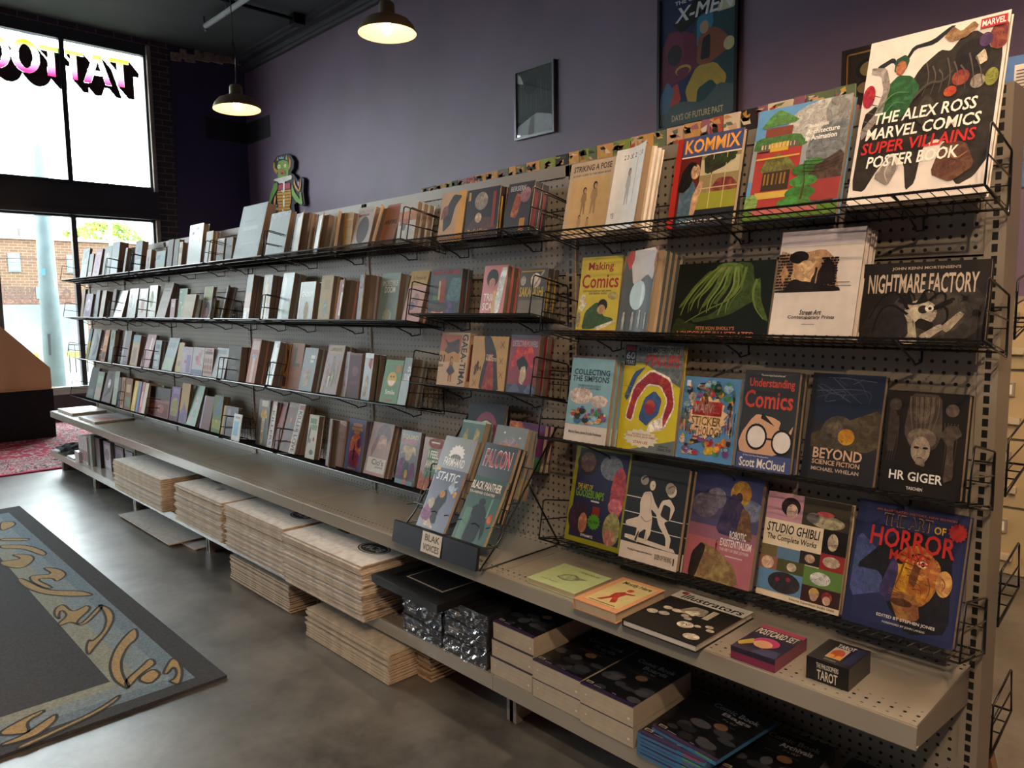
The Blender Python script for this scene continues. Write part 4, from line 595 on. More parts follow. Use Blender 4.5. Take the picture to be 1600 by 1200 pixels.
K(-6.509,-0.120,0.942,0.075,0.255,12.0,0.020,0,'narrow blue and yellow book, first at far end','third rack row','#8a8a5c',[R(0,.6,1,1,'#5f8494'),R(0,.35,1,.6,'#b39a44')])
K(-6.426,-0.120,0.942,0.206,0.253,14.2,0.020,0,'grey marbled book beside the blue-yellow one','third rack row','#8f9a9c',[R(0,0,.35,1,'#b5bdbd'),G([(.4,.1),(.7,.5),(.5,.9),(.95,.7),(.8,.2)],'#6d7478')])
K(-6.100,-0.120,0.942,0.109,0.252,13.7,0.030,0,'orange book with dark footer lettering','third rack row','#b8764c',[R(.1,.05,.9,.3,'#4a3a34'),R(.1,.5,.9,.8,'#c99468')])
K(-5.904,-0.120,0.942,0.111,0.252,9.6,0.025,0,'sage and grey patterned book','third rack row','#95a09a',[E(.5,.8,.3,.12,'#7d9060'),R(.2,.1,.8,.5,'#a8b3b3')])
K(-5.755,-0.120,0.942,0.054,0.257,13.5,0.010,0,'thin pink booklet fanned open','third rack row','#a8787c',[R(0,.7,1,1,'#cfc4a8')],'c')
K(-5.604,-0.120,0.942,0.154,0.252,11.9,0.030,0,'grey-violet book with pale spine','third rack row','#6d6a74',[R(0,0,.3,1,'#a8b0b2'),R(.4,.1,.9,.5,'#857d88')],'g')
K(-5.394,-0.120,0.942,0.152,0.224,12.4,0.030,0,'teal and peach book with figures','third rack row','#b89a78',[R(0,.75,1,1,'#7d9a9c'),R(.25,.1,.75,.6,'#9a8478')])
K(-5.162,-0.120,0.942,0.169,0.234,17.2,0.025,0,'pink book with white letter column','third rack row','#b8858e',[R(.55,.55,.7,.9,'#e8dce0'),E(.4,.3,.3,.2,'#a87888')])
K(-4.917,-0.120,0.942,0.116,0.198,10.5,0.020,1,'small pale blue book right of pink','third rack row','#98a9b2',[R(.2,.1,.8,.5,'#b5c3c8'),R(.2,.7,.8,.85,'#74889a')])
K(-4.748,-0.120,0.942,0.179,0.222,18.4,0.020,0,'tall ice-blue to green book','third rack row','#9fb0b4',[R(.1,.03,.9,.4,'#a3bca0'),R(.2,.7,.8,.85,'#8798a4')])
K(-4.512,-0.120,0.942,0.089,0.193,13.2,0.012,0,'narrow yellow patterned book','third rack row','#b59a5c',[E(.5,.3,.3,.1,'#8a7440')])
K(-4.421,-0.120,0.942,0.174,0.169,9.9,0.018,0,'lilac book with purple tower','third rack row','#b5a8bc',[R(.5,.05,.85,.7,'#8478a8'),R(.1,.2,.4,.8,'#c3b4c0'),E(.4,.45,.12,.06,'#a8546c')])
K(-4.242,-0.120,0.942,0.170,0.171,9.8,0.018,0,'white book with pink figure and blue base','third rack row','#c0bcc2',[G([(.3,.4),(.6,.95),(.9,.9),(.7,.5),(.9,.35)],'#b8808c'),E(.4,.6,.12,.1,'#a84a5c'),R(0,.03,1,.2,'#6f82a4')])
K(-4.063,-0.120,0.942,0.130,0.172,9.3,0.018,0,'cream book with grid of red heads','third rack row','#bfb0a8',[E(.2,.55,.13,.1,'#98705f'),E(.5,.55,.13,.1,'#98705f'),E(.8,.55,.13,.1,'#98705f'),E(.2,.33,.13,.1,'#a8604f'),E(.5,.33,.13,.1,'#a8604f'),E(.8,.33,.13,.1,'#a8604f'),R(.1,.78,.9,.88,'#5a4a4a'),R(.05,.12,.95,.2,'#a85a50'),R(.2,.9,.8,.95,'#a85a50')])
K(-3.931,-0.120,0.942,0.171,0.177,15.4,0.018,1,'pale blue book just inside end fence','third rack row','#a8b5ba',[R(.2,.8,.8,.93,'#7f95a2'),E(.5,.4,.2,.25,'#bccacc')])
K(-3.711,-0.126,0.943,0.160,0.194,9.0,0.040,1,'dark mottled book behind wire fence','third rack row','#26201d',[E(.4,.6,.25,.12,'#3c3026'),E(.5,.3,.3,.12,'#3c2c22')])
K(-3.401,-0.152,0.948,0.100,0.237,13.4,0.040,1,'orange and white book with rocket flame','third rack row','#b8705c',[R(.35,.02,.65,.6,'#d8c8bc'),E(.5,.6,.3,.05,'#8f93a8'),R(.1,.75,.9,.95,'#c9b4a8')])
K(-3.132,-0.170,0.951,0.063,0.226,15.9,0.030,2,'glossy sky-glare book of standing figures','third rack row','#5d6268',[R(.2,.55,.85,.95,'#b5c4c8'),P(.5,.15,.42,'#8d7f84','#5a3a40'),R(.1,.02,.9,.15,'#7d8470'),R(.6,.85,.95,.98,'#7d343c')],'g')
K(-3.067,-0.120,0.942,0.047,0.228,11.4,0.012,0,'narrow orange and black book','third rack row','#a8743c',[G([(.1,.3),(.5,.6),(.2,.9),(.8,.8),(.6,.4)],'#2a2220'),R(.1,.05,.8,.25,'#3d3348')])
K(-3.014,-0.120,0.942,0.124,0.231,12.2,0.030,0,'burnt orange volume with dark letter','third rack row','#8a4c18',[R(.25,.55,.45,.9,'#2a1a14'),R(.25,.5,.8,.56,'#2a1a14')])
K(-2.877,-0.127,0.943,0.124,0.210,14.0,0.030,1,'pale blue book with tiny party scene','third rack row','#92a4ae',[E(.4,.4,.2,.15,'#b39aa4'),E(.6,.35,.15,.15,'#8d8a5c'),R(.55,.75,.85,.83,'#dfe6e8'),R(.55,.66,.8,.72,'#dfe6e8'),E(.45,.2,.2,.1,'#b8a890')])
K(-2.652,-0.140,0.946,0.141,0.229,16.0,0.030,1,'taupe book with group of four figures','third rack row','#9a8f92',[R(.1,.82,.9,.97,'#b39f7c'),T('LUMBERJANES',.18,.85,.85,.94,'#3a322c'),P(.25,.2,.4,'#8a4a48','#5a3028'),P(.5,.25,.52,'#6d5a48','#2a2420'),P(.78,.22,.45,'#7a6a58','#7a4a30'),P(.6,.15,.35,'#8a9a50','#2a2a2a'),P(.4,.12,.3,'#d8d4d0','#444'),E(.12,.1,.08,.05,'#b8a45c')])
K(-2.499,-0.120,0.942,0.035,0.206,11.8,0.012,0,'narrow white floral book','third rack row','#a8a8b4',[E(.5,.3,.2,.08,'#b8788c'),E(.5,.7,.2,.1,'#8a9aae')])
K(-2.458,-0.120,0.942,0.099,0.202,9.4,0.030,0,'plum book with faint crest','third rack row','#4a2434',[E(.55,.6,.25,.12,'#6d3a4a'),R(.3,.3,.85,.38,'#5c2c3c'),R(0,.95,1,1,'#7a4a5a')])
K(-2.338,-0.120,0.942,0.064,0.205,10.4,0.030,1,'black book with red splash and skull','third rack row','#2a2b30',[G([(.45,.75),(.7,.95),(.95,.9),(.8,.65)],'#a82c2c'),E(.5,.35,.2,.18,'#b0a490'),E(.35,.15,.18,.08,'#a39680'),R(0,.9,1,1,'#8d9a9c')],'g')
K(-2.196,-0.120,0.942,0.125,0.183,15.2,0.020,1,'green book with yellow smiling face','third rack row','#5c8a64',[E(.5,.55,.26,.17,'#d0ac1c'),E(.42,.61,.035,.025,'#3a3418'),E(.58,.61,.035,.025,'#3a3418'),G([(.28,.52),(.72,.52),(.62,.42),(.5,.4),(.38,.42)],'#e6e2d8'),T('Smile',.25,.2,.8,.31,'#dfe6d8'),E(.78,.8,.15,.1,'#a8772c'),R(.3,.05,.7,.08,'#a83c3c'),R(0,.9,1,.91,'#74a07c')],'p')
K(-2.067,-0.120,0.942,0.099,0.196,15.4,0.020,1,'grey-blue book with curled corner and white lettering','third rack row','#7f9094',[R(0,0,1,.5,'#9fb0b0'),T('ON A',.3,.7,.8,.82,'#e6ebea'),T('SUNBEAM',.15,.52,.9,.66,'#e6ebea'),R(.1,.25,.35,.5,'#d8dcdc'),R(.5,.25,.6,.5,'#dfe4e4'),E(.75,.2,.04,.03,'#e6ebea')],'pc')
K(-1.805,-0.120,1.043,0.166,0.204,10.7,0.030,0,'cream volume with winged beast above girl','third rack row','#c3a484',[R(0,.45,.72,.95,'#a85f48'),R(.0,.45,.72,.65,'#b88a54'),G([(.1,.9),(.3,.8),(.65,.9),(.68,.6),(.5,.65),(.3,.6),(.15,.65),(.25,.75)],'#3a2018'),P(.45,.08,.48,'#a8602c','#5a2a22'),G([(.3,.28),(.45,.42),(.62,.28),(.45,.2)],'#33222a'),T('01',.0,.44,.2,.58,'#2a2020'),T('KENT',.02,.35,.18,.4,'#2a2020'),W('GAEA-TIMA',.75,.04,.95,.97,'#1c1616')],'r')
K(-1.614,-0.120,1.043,0.185,0.194,9.5,0.030,0,'tan volume with long dark-haired red figure','third rack row','#b8935f',[G([(.28,.0),(.32,.35),(.4,.6),(.3,1),(.5,1),(.7,.7),(.78,.3),(.85,0)],'#2a1812'),G([(.35,.0),(.45,.4),(.5,.68),(.6,.7),(.65,.4),(.72,.0)],'#8f1c18'),T('TOXIC',.42,.6,.62,.66,'#d8c0a0'),T('PARASITE',.42,.54,.72,.6,'#d8c0a0'),X(.15,.12),X(.15,.45),X(.85,.85),X(.85,.55),X(.88,.3),T('CH',.1,.35,.3,.45,'#3a241c'),G([(.1,.3),(.2,.55),(.24,.5),(.14,.25)],'#3a241c')])
K(-1.418,-0.120,1.043,0.137,0.202,10.0,0.030,1,'scarlet hair volume with pale face','third rack row','#7a1c2c',[G([(.05,.4),(.2,.8),(.5,.9),(.8,.8),(.95,.4),(.7,.5),(.5,.7),(.3,.5)],'#b82c34'),T('DETECTIVE POWERS',.08,.8,.95,.9,'#9aa0a8'),G([(.25,.55),(.5,.65),(.7,.5),(.6,.35),(.4,.4)],'#1c181c'),G([(.42,.2),(.45,.45),(.6,.48),(.66,.3),(.55,.15)],'#c8b89a'),R(.0,.0,1,.15,'#2c3048'),G([(.0,.0),(.3,.2),(.5,.05)],'#4a5070'),G([(.6,.02),(.8,.2),(1,.1),(1,0)],'#55607c'),R(0,.93,1,1,'#3a2438')],'g')
K(-1.143,-0.128,0.913,0.171,0.265,11.1,0.020,2,'pale blue book with crowd of toy figures','third right rack','#7fa8b4',[R(0,.0,1,.2,'#cfc4b9'),E(.3,.55,.28,.1,'#cbb8ae'),E(.75,.5,.2,.07,'#cbb8ae'),T('COLLECTING',.08,.8,.92,.87,'#22303a'),T('THE SIMPSONS',.06,.72,.92,.79,'#22303a'),T('THE MERCHANDISE & LEGACY',.2,.66,.75,.685,'#33464f'),T('OF OUR FAVOURITE FAMILY',.2,.63,.75,.655,'#33464f'),CR(.03,.2,.97,.42,7),T('Marion Evans, James & Lydia Poulteney',.12,.09,.9,.13,'#2a2624')])
K(-0.950,-0.100,0.908,0.205,0.316,9.0,0.020,0,'yellow hardback with red and blue abstract swoops','third right rack','#c8b82c',[G([(0,.83),(0,1),(1,1),(1,.62),(.35,.83)],'#67706e',0),R(.0,.8,.2,1,'#2a2a30'),T('60',.02,.86,.18,.93,'#8f93a0'),T('YEARS',.02,.81,.18,.85,'#b0b4bc'),T('MARVEL',.02,.945,.18,.985,'#c03434'),T('MARVEL MASTERWORKS',.24,.925,.94,.985,'#232326',.1),T('PIN-UPS',.38,.8,.96,.915,'#b83a40'),G([(.1,.3),(.2,.62),(.5,.78),(.85,.7),(.95,.45),(.8,.22),(.5,.18),(.55,.28),(.74,.34),(.8,.5),(.66,.62),(.45,.62),(.3,.48),(.24,.26)],'#e8dccb'),G([(.12,.3),(.22,.6),(.5,.76),(.83,.68),(.93,.45),(.78,.24),(.76,.32),(.82,.5),(.68,.63),(.45,.64),(.28,.48),(.22,.28)],'#a02c30'),G([(.34,.3),(.42,.5),(.58,.58),(.72,.5),(.68,.36),(.54,.28),(.5,.24)],'#3c5684'),E(.53,.42,.09,.07,'#a02c30'),G([(.05,.5),(.2,.74),(.4,.8),(.24,.68),(.12,.46)],'#3c5684'),R(.02,.6,.2,.604,'#8f8420'),R(.02,.52,.16,.524,'#8f8420'),R(.1,.52,.104,.6,'#8f8420'),G([(.2,.0),(1,.14),(1,.0)],'#67706e'),S(.42,.12,.32,.09,'#d8d0b8'),T('FEATURING THE ART OF',.27,.15,.6,.165,'#8d3030'),T('STEVE DITKO, JACK KIRBY',.16,.12,.68,.145,'#a83434'),T('STAN LEE',.3,.07,.55,.095,'#a83434'),T('Edited by',.75,.06,.9,.08,'#22262a'),T('CRAIG YOE',.72,.03,.95,.055,'#22262a')])
K(-0.739,-0.100,0.908,0.177,0.233,11.9,0.020,0,'light blue book with star burst of colourful bits','third right rack','#5585b0',[CR(.04,.05,.96,.3,11),CR(.04,.62,.96,.95,12),CR(.02,.3,.2,.65,13),CR(.8,.3,.98,.65,14),S(.5,.52,.36,.26,'#d8b48c'),R(.22,.54,.74,.71,'#b8282c'),T('MARVEL',.26,.57,.7,.68,'#efe8e2'),T('STICKER',.22,.42,.75,.53,'#2a2a1c'),T('STICKER',.225,.425,.74,.525,'#c8982c'),T('ANTHOLOGY',.16,.3,.78,.41,'#2a2a1c'),T('ANTHOLOGY',.165,.305,.77,.4,'#c8982c'),R(.06,.88,.13,.95,'#d8dce0')])
K(-0.547,-0.105,0.909,0.150,0.260,10.4,0.020,1,'charcoal book of bespectacled face, red title','third right rack','#33363a',[T('"The most original book of the year"',.3,.94,.75,.965,'#c8c4bc'),T('Understanding',.1,.81,.93,.92,'#b8453a'),T('Comics',.04,.62,.93,.8,'#b8453a'),R(0,.0,1,.16,'#47507c'),G([(.0,.25),(.05,.36),(.2,.5),(.3,.56),(.6,.54),(.75,.5),(.72,.42),(.95,.38),(.98,.48),(.85,.35),(.75,.16),(.05,.16)],'#c89c7c'),G([(.4,.58),(.65,.45),(.38,.52)],'#24262a'),E(.33,.33,.2,.135,'#1f2124'),E(.33,.33,.165,.11,'#d8d0c8'),E(.8,.3,.19,.13,'#1f2124'),E(.8,.3,.16,.105,'#d8d0c8'),R(.5,.31,.65,.33,'#1f2124'),T('#1 New York Times Bestselling author',.12,.125,.6,.145,'#c8c4bc'),T('Scott McCloud',.06,.02,.9,.115,'#dcd6cc')],'p')
K(-0.370,-0.103,0.908,0.173,0.264,13.6,0.025,0,'glossy dark book with planet and gold moon','third right rack','#2a2a2c',[R(0,.55,1,1,'#22283a'),G([(0,.4),(.5,.55),(1,.7),(1,.3),(0,.3)],'#4a4030'),E(.45,.45,.24,.16,'#4a4238'),E(.4,.48,.12,.07,'#5c5244'),E(.57,.42,.115,.075,'#b8862c'),VL([(0.58,0.91),(0.73,0.96),(0.68,0.96)],0.006,'#59636c'),VL([(0.07,0.83),(0.85,0.88),(0.82,0.73)],0.006,'#59636c'),VL([(0.45,0.77),(0.51,0.86),(0.06,0.76)],0.006,'#59636c'),VL([(0.29,0.96),(0.70,0.74),(0.73,0.74)],0.006,'#59636c'),VL([(0.57,0.74),(0.05,0.94),(0.23,0.76)],0.006,'#59636c'),VL([(0.89,0.94),(0.30,0.97),(0.51,0.89)],0.006,'#59636c'),VL([(0.22,0.96),(0.64,0.97),(0.81,0.78)],0.006,'#59636c'),VL([(0.36,0.75),(0.17,0.72),(0.31,0.87)],0.006,'#59636c'),VL([(0.05,0.89),(0.34,0.79),(0.75,0.83)],0.006,'#59636c'),E(.42,.5,.03,.02,'#6d6250',8),E(.34,.42,.04,.02,'#3a342c',8),T('BEYOND',.14,.2,.82,.3,'#c8a488'),T('SCIENCE FICTION',.14,.145,.8,.19,'#c8a488'),T('MICHAEL WHELAN',.14,.085,.8,.12,'#b8a28c'),R(0,0,.08,1,'#1f2124')],'g')  # thin pale strokes near the top paint glare cracks into the cover
K(-0.184,-0.100,0.908,0.168,0.233,9.0,0.030,0,'black book with biomechanical pale face','third right rack','#1d1917',[G([(.3,.98),(.25,.6),(.35,.45),(.65,.45),(.72,.6),(.68,.98)],'#4a4038'),G([(.36,.95),(.42,.7),(.58,.7),(.64,.95)],'#5f5346'),E(.48,.55,.18,.1,'#6d6052'),VL([(0.30,0.95),(0.31,0.80),(0.36,0.62)],0.012,'#6a5f52'),VL([(0.33,0.95),(0.34,0.80),(0.38,0.62)],0.012,'#2c2622'),VL([(0.37,0.95),(0.38,0.80),(0.41,0.62)],0.012,'#6a5f52'),VL([(0.41,0.95),(0.42,0.80),(0.43,0.62)],0.012,'#2c2622'),VL([(0.44,0.95),(0.45,0.80),(0.46,0.62)],0.012,'#6a5f52'),VL([(0.47,0.95),(0.48,0.80),(0.48,0.62)],0.012,'#2c2622'),VL([(0.51,0.95),(0.52,0.80),(0.50,0.62)],0.012,'#6a5f52'),VL([(0.55,0.95),(0.56,0.80),(0.53,0.62)],0.012,'#2c2622'),VL([(0.58,0.95),(0.59,0.80),(0.55,0.62)],0.012,'#6a5f52'),VL([(0.61,0.95),(0.62,0.80),(0.58,0.62)],0.012,'#2c2622'),VL([(0.65,0.95),(0.66,0.80),(0.60,0.62)],0.012,'#6a5f52'),VL([(0.08,0.75),(0.10,0.50),(0.06,0.30)],0.01,'#4c433b'),VL([(0.11,0.75),(0.13,0.50),(0.09,0.30)],0.01,'#4c433b'),VL([(0.14,0.75),(0.16,0.50),(0.12,0.30)],0.01,'#4c433b'),VL([(0.17,0.75),(0.19,0.50),(0.15,0.30)],0.01,'#4c433b'),VL([(0.74,0.72),(0.78,0.50),(0.76,0.25)],0.01,'#4c433b'),VL([(0.78,0.72),(0.81,0.50),(0.79,0.25)],0.01,'#4c433b'),VL([(0.82,0.72),(0.84,0.50),(0.82,0.25)],0.01,'#4c433b'),VL([(0.86,0.72),(0.87,0.50),(0.85,0.25)],0.01,'#4c433b'),VL([(0.90,0.72),(0.90,0.50),(0.88,0.25)],0.01,'#4c433b'),E(.48,.44,.12,.13,'#9a8a76'),E(.43,.46,.035,.012,'#1a1614'),E(.54,.46,.035,.012,'#1a1614'),E(.48,.36,.04,.012,'#5a4438'),G([(.43,.3),(.44,.36),(.54,.36),(.55,.28)],'#77685a'),G([(.05,.9),(.2,.7),(.15,.4),(.05,.4)],'#3c332d'),E(.12,.86,.08,.06,'#4a4038'),E(.82,.84,.08,.06,'#5a4e44'),G([(.7,.6),(.78,.7),(.9,.7),(.96,.62),(.86,.55),(.9,.2),(.78,.15),(.8,.5)],'#4a3f38'),T('HR GIGER',.12,.13,.78,.22,'#e0dad2'),T('TASCHEN',.35,.045,.55,.075,'#d8d2ca')])
K(-6.573,-0.120,0.615,0.201,0.260,15.4,0.020,0,'dark grey book with pale top, first at far end','lowest rack row','#565e60',[R(.2,.1,.8,.3,'#6d7472')])
K(-6.355,-0.120,0.615,0.159,0.234,14.1,0.020,0,'sage book with pink lower half','lowest rack row','#8a9a8c',[R(.1,.1,.9,.45,'#a8988c'),R(.1,.6,.9,.85,'#9ab0a0')])
K(-6.136,-0.122,0.615,0.214,0.251,15.3,0.020,1,'black and white inked book','lowest rack row','#5a5258',[G([(.1,.1),(.5,.4),(.3,.9),(.7,.95),(.9,.4)],'#2a2428'),E(.5,.6,.15,.15,'#c3bcc0')])
K(-5.881,-0.120,0.615,0.110,0.261,10.4,0.020,0,'grey-green book left of the spine row','lowest rack row','#96a094',[R(.1,.5,.9,.8,'#a8b0a4')])
K(-5.621,-0.161,0.623,0.061,0.223,9.0,0.110,0,'black spine among upright volumes','lowest rack row','#1f1c20',[],'s')
K(-5.543,-0.162,0.623,0.074,0.228,9.0,0.110,0,'orange spine with dark letters','lowest rack row','#a87444',[R(.2,.1,.8,.9,'#6a3a28')],'s')
K(-5.454,-0.162,0.623,0.143,0.228,9.0,0.110,0,'brown open volume with cream letter','lowest rack row','#7a5034',[R(.2,.55,.8,.8,'#b89468'),R(.1,.1,.9,.4,'#6a7a58')],'s')
K(-5.287,-0.165,0.623,0.084,0.216,12.8,0.100,0,'yellow spine among upright volumes','lowest rack row','#c0a440',[R(.3,.2,.7,.8,'#d8c470')],'s')
K(-5.196,-0.163,0.623,0.054,0.217,12.0,0.100,0,'blue spine beside the yellow one','lowest rack row','#58709c',[],'s')
K(-5.125,-0.164,0.623,0.053,0.217,12.5,0.100,0,'pink spine beside the blue one','lowest rack row','#b8707c',[R(.2,.2,.8,.7,'#d8a8b0')],'s')
K(-5.066,-0.166,0.624,0.065,0.212,13.4,0.100,0,'cream spine at end of upright volumes','lowest rack row','#c8bca4',[],'s')
K(-5.119,-0.120,0.615,0.435,0.201,9.7,0.020,0,'dark album with red faces in pink frame','lowest rack row','#2a2024',[R(.0,.0,1,.62,'#8a5a5c'),R(.06,.04,.96,.5,'#6a2c2c'),E(.3,.3,.14,.14,'#a85a50'),E(.65,.3,.14,.14,'#a85a50')])
K(-4.670,-0.120,0.615,0.148,0.226,10.2,0.020,1,'purple book with yellow-green hill','lowest rack row','#6d5088',[E(.5,.4,.4,.3,'#8a8434'),R(.0,.0,1,.15,'#5a2c48'),R(.2,.8,.9,.95,'#8a74a8')])
K(-4.506,-0.120,0.615,0.133,0.259,10.7,0.020,0,'mustard book with purple castle silhouette','lowest rack row','#b08a44',[G([(0,0),(0,.3),(.25,.32),(.45,.5),(.5,.6),(.56,.5),(.8,.35),(1,.3),(1,0)],'#6f6288')])
K(-4.371,-0.120,0.615,0.145,0.258,18.3,0.020,0,'mint book with pink floral figure','lowest rack row','#86a898',[G([(.2,.1),(.5,.4),(.4,.75),(.6,.8),(.7,.4),(.4,.05)],'#b894a0'),E(.6,.3,.2,.1,'#6a9480')])
K(-4.156,-0.120,0.615,0.145,0.204,13.9,0.030,0,'dark red book behind lilac cover edge','lowest rack row','#5a2028',[R(0,0,.12,1,'#9a90b0')])
K(-3.983,-0.120,0.615,0.125,0.221,9.9,0.020,1,'green book with blue wave','lowest rack row','#5c7448',[G([(.3,.4),(.6,.98),(.95,.9),(.7,.5)],'#4a688c'),R(.0,.1,1,.35,'#8a9440'),E(.5,.3,.1,.05,'#c8b44c')])
K(-3.845,-0.120,0.615,0.192,0.171,11.8,0.020,0,'low grey city book with orange spine','lowest rack row','#6d6a6c',[R(0,0,.12,1,'#b88a4c'),R(.2,.05,.9,.5,'#5c5a60'),R(.3,.6,.5,.9,'#8a8488'),E(.8,.7,.12,.15,'#5f6a98')])
K(-3.388,-0.120,0.615,0.124,0.245,9.0,0.030,0,'black book with blazing yellow figure','lowest rack row','#3a3a34',[G([(.2,.6),(.35,.85),(.5,.72),(.65,.85),(.85,.6)],'#cf9c2c'),G([(.4,.05),(.35,.62),(.65,.62),(.6,.05)],'#cbbd98'),R(.25,.85,.85,.98,'#c3b49a'),G([(.45,.02),(.45,.3),(.56,.3),(.52,.02)],'#c39a34')],'g')
K(-3.262,-0.120,0.615,0.058,0.244,11.3,0.020,0,'narrow white volume with vertical letters','lowest rack row','#b5b0ae',[W('KILLERS',.3,.05,.75,.8,'#2a2628'),G([(0,1),(1,.9),(1,1)],'#a84a4c')],'g')
K(-3.196,-0.120,0.615,0.064,0.248,16.2,0.020,0,'dark red narrow volume','lowest rack row','#6a1c22',[R(.2,.5,.8,.9,'#8a2c30')])
K(-3.077,-0.141,0.619,0.162,0.251,17.4,0.025,1,'brown book of figure beside white letter strip','lowest rack row','#6a4a3c',[R(.6,.0,.95,1,'#c4bcb8'),W('KILLER LOVE',.68,.03,.9,.85,'#2a2424'),R(.68,.88,.95,.97,'#a83a40'),P(.3,.05,.7,'#3a3848','#8a4a28'),R(0,.9,.6,1,'#9a8a80')])
K(-2.855,-0.120,0.615,0.089,0.213,11.1,0.030,0,'white book with green title and birds','lowest rack row','#c8c8c0',[R(.15,.8,.8,.92,'#6f9478'),R(.3,.66,.9,.78,'#7fa084'),G([(.05,.2),(.3,.6),(.2,.8),(.1,.5)],'#4a4c58'),E(.7,.45,.1,.05,'#a84a58'),E(.6,.15,.2,.06,'#5a7474'),E(.3,.4,.15,.06,'#7d8a90')])
K(-2.584,-0.120,0.615,0.078,0.213,9.0,0.030,0,'brown book with dark red lettering','lowest rack row','#74442e',[T('LIFE',.1,.66,.75,.74,'#5a1418'),T('SUCKS',.05,.54,.9,.63,'#5a1418'),G([(0,1),(1,1),(1,.88),(.1,.94)],'#b39a88')])
K(-2.571,-0.170,0.624,0.073,0.216,9.3,0.010,0,'grey comic curling in front of brown one','lowest rack row','#8d9498',[R(.5,.6,1,.75,'#b8526a'),R(.2,.2,.9,.5,'#a8b0b2')],'c')
K(-2.495,-0.120,0.615,0.135,0.230,11.0,0.020,1,'violet book with orange desert moon','lowest rack row','#4c5080',[E(.52,.45,.34,.28,'#cf7454'),E(.72,.55,.13,.1,'#6a2c5c'),G([(.2,.1),(.2,.35),(.5,.42),(.85,.3),(.85,.08)],'#8a2c54'),G([(.42,.2),(.45,.5),(.5,.5),(.52,.2)],'#3a1c38'),R(.25,.86,.8,.92,'#b88a5c'),R(.2,.78,.85,.84,'#b88a5c'),R(.35,.72,.7,.77,'#b88a5c'),R(.2,.03,.7,.05,'#b88a5c')])
K(-2.331,-0.124,0.616,0.158,0.231,17.1,0.020,1,'soft pastel book of girl in hat','lowest rack row','#a08a84',[E(.6,.78,.32,.2,'#6d6a6c'),E(.6,.62,.2,.16,'#b8948a'),G([(.2,.3),(.4,.6),(.3,.75),(.15,.5)],'#7a4c48'),R(.1,.06,.95,.33,'#c8c3ba'),T('Cici\'s',.3,.2,.85,.31,'#3a4444'),T('journal',.5,.13,.85,.19,'#3a4444'),R(.1,.02,.8,.05,'#b87c8c')])
K(-2.100,-0.120,0.615,0.133,0.222,12.8,0.020,0,'black book with red-yellow title and pale hair','lowest rack row','#1f1d22',[T('SQUAD',.1,.83,.9,.93,'#c8a42c'),T('SCARED',.08,.74,.85,.84,'#b8322c'),G([(.1,.55),(.2,.72),(.8,.72),(.9,.55),(.7,.6),(.6,.45),(.4,.45),(.3,.6)],'#c3b49c'),G([(.02,.1),(.1,.45),(.3,.5),(.3,.1)],'#6f3a74'),G([(.6,.1),(.65,.4),(.85,.45),(.95,.15)],'#5a2c5c'),G([(.3,.05),(.35,.45),(.6,.4),(.6,.02)],'#3a3a40'),E(.5,.2,.08,.08,'#c8a02c'),R(.0,.0,.9,.08,'#5c7a88'),G([(.35,.02),(.5,.12),(.6,.02)],'#b8402c')],'g')
K(-1.945,-0.120,0.615,0.132,0.210,14.1,0.025,0,'orange and green book with white quirky title','lowest rack row','#7a4a30',[G([(.2,.1),(.25,.8),(.7,.8),(.75,.1)],'#5c8066'),E(.6,.9,.4,.1,'#8a3c28'),T('I FEEL',.28,.62,.78,.76,'#dcd8c4'),T('AWFUL',.22,.42,.8,.58,'#dcd8c4'),R(.35,.9,.75,.93,'#c8b8a4'),G([(0,0),(0,.35),(.3,.2),(.6,.3),(1,.25),(1,0)],'#b0623c')],'g')
K(-1.156,-0.112,0.580,0.224,0.325,13.2,0.020,0,'olive-framed book of monster cameos','lowest right rack','#8a8a24',[R(.07,.05,.97,.93,'#2a2c48'),E(.25,.8,.2,.13,'#2a2420'),E(.25,.8,.14,.1,'#6a4a3a'),E(.68,.78,.2,.12,'#6d747c'),E(.85,.55,.13,.25,'#a84a54'),E(.83,.42,.12,.08,'#c06a70'),G([(.72,.68),(.78,.75),(.95,.75),(.95,.6)],'#a0404c'),E(.22,.24,.2,.16,'#3a2c3c'),E(.3,.2,.08,.1,'#a8785c'),E(.82,.2,.15,.16,'#8f8a58'),E(.8,.12,.1,.08,'#b07a6c'),R(.45,.2,.58,.38,'#7a2c20'),S(.5,.23,.12,.08,'#4a8a2c'),T('ALL NEW',.42,.215,.58,.245,'#1c2c14'),T('THE ART OF',.12,.53,.4,.58,'#c8b42c'),T('GOOSEBUMPS',.1,.45,.62,.53,'#6fa02c'),R(.4,.42,.55,.435,'#c8c8c8'),T('DYNAMITE',.3,.07,.52,.095,'#d8d8d8')])
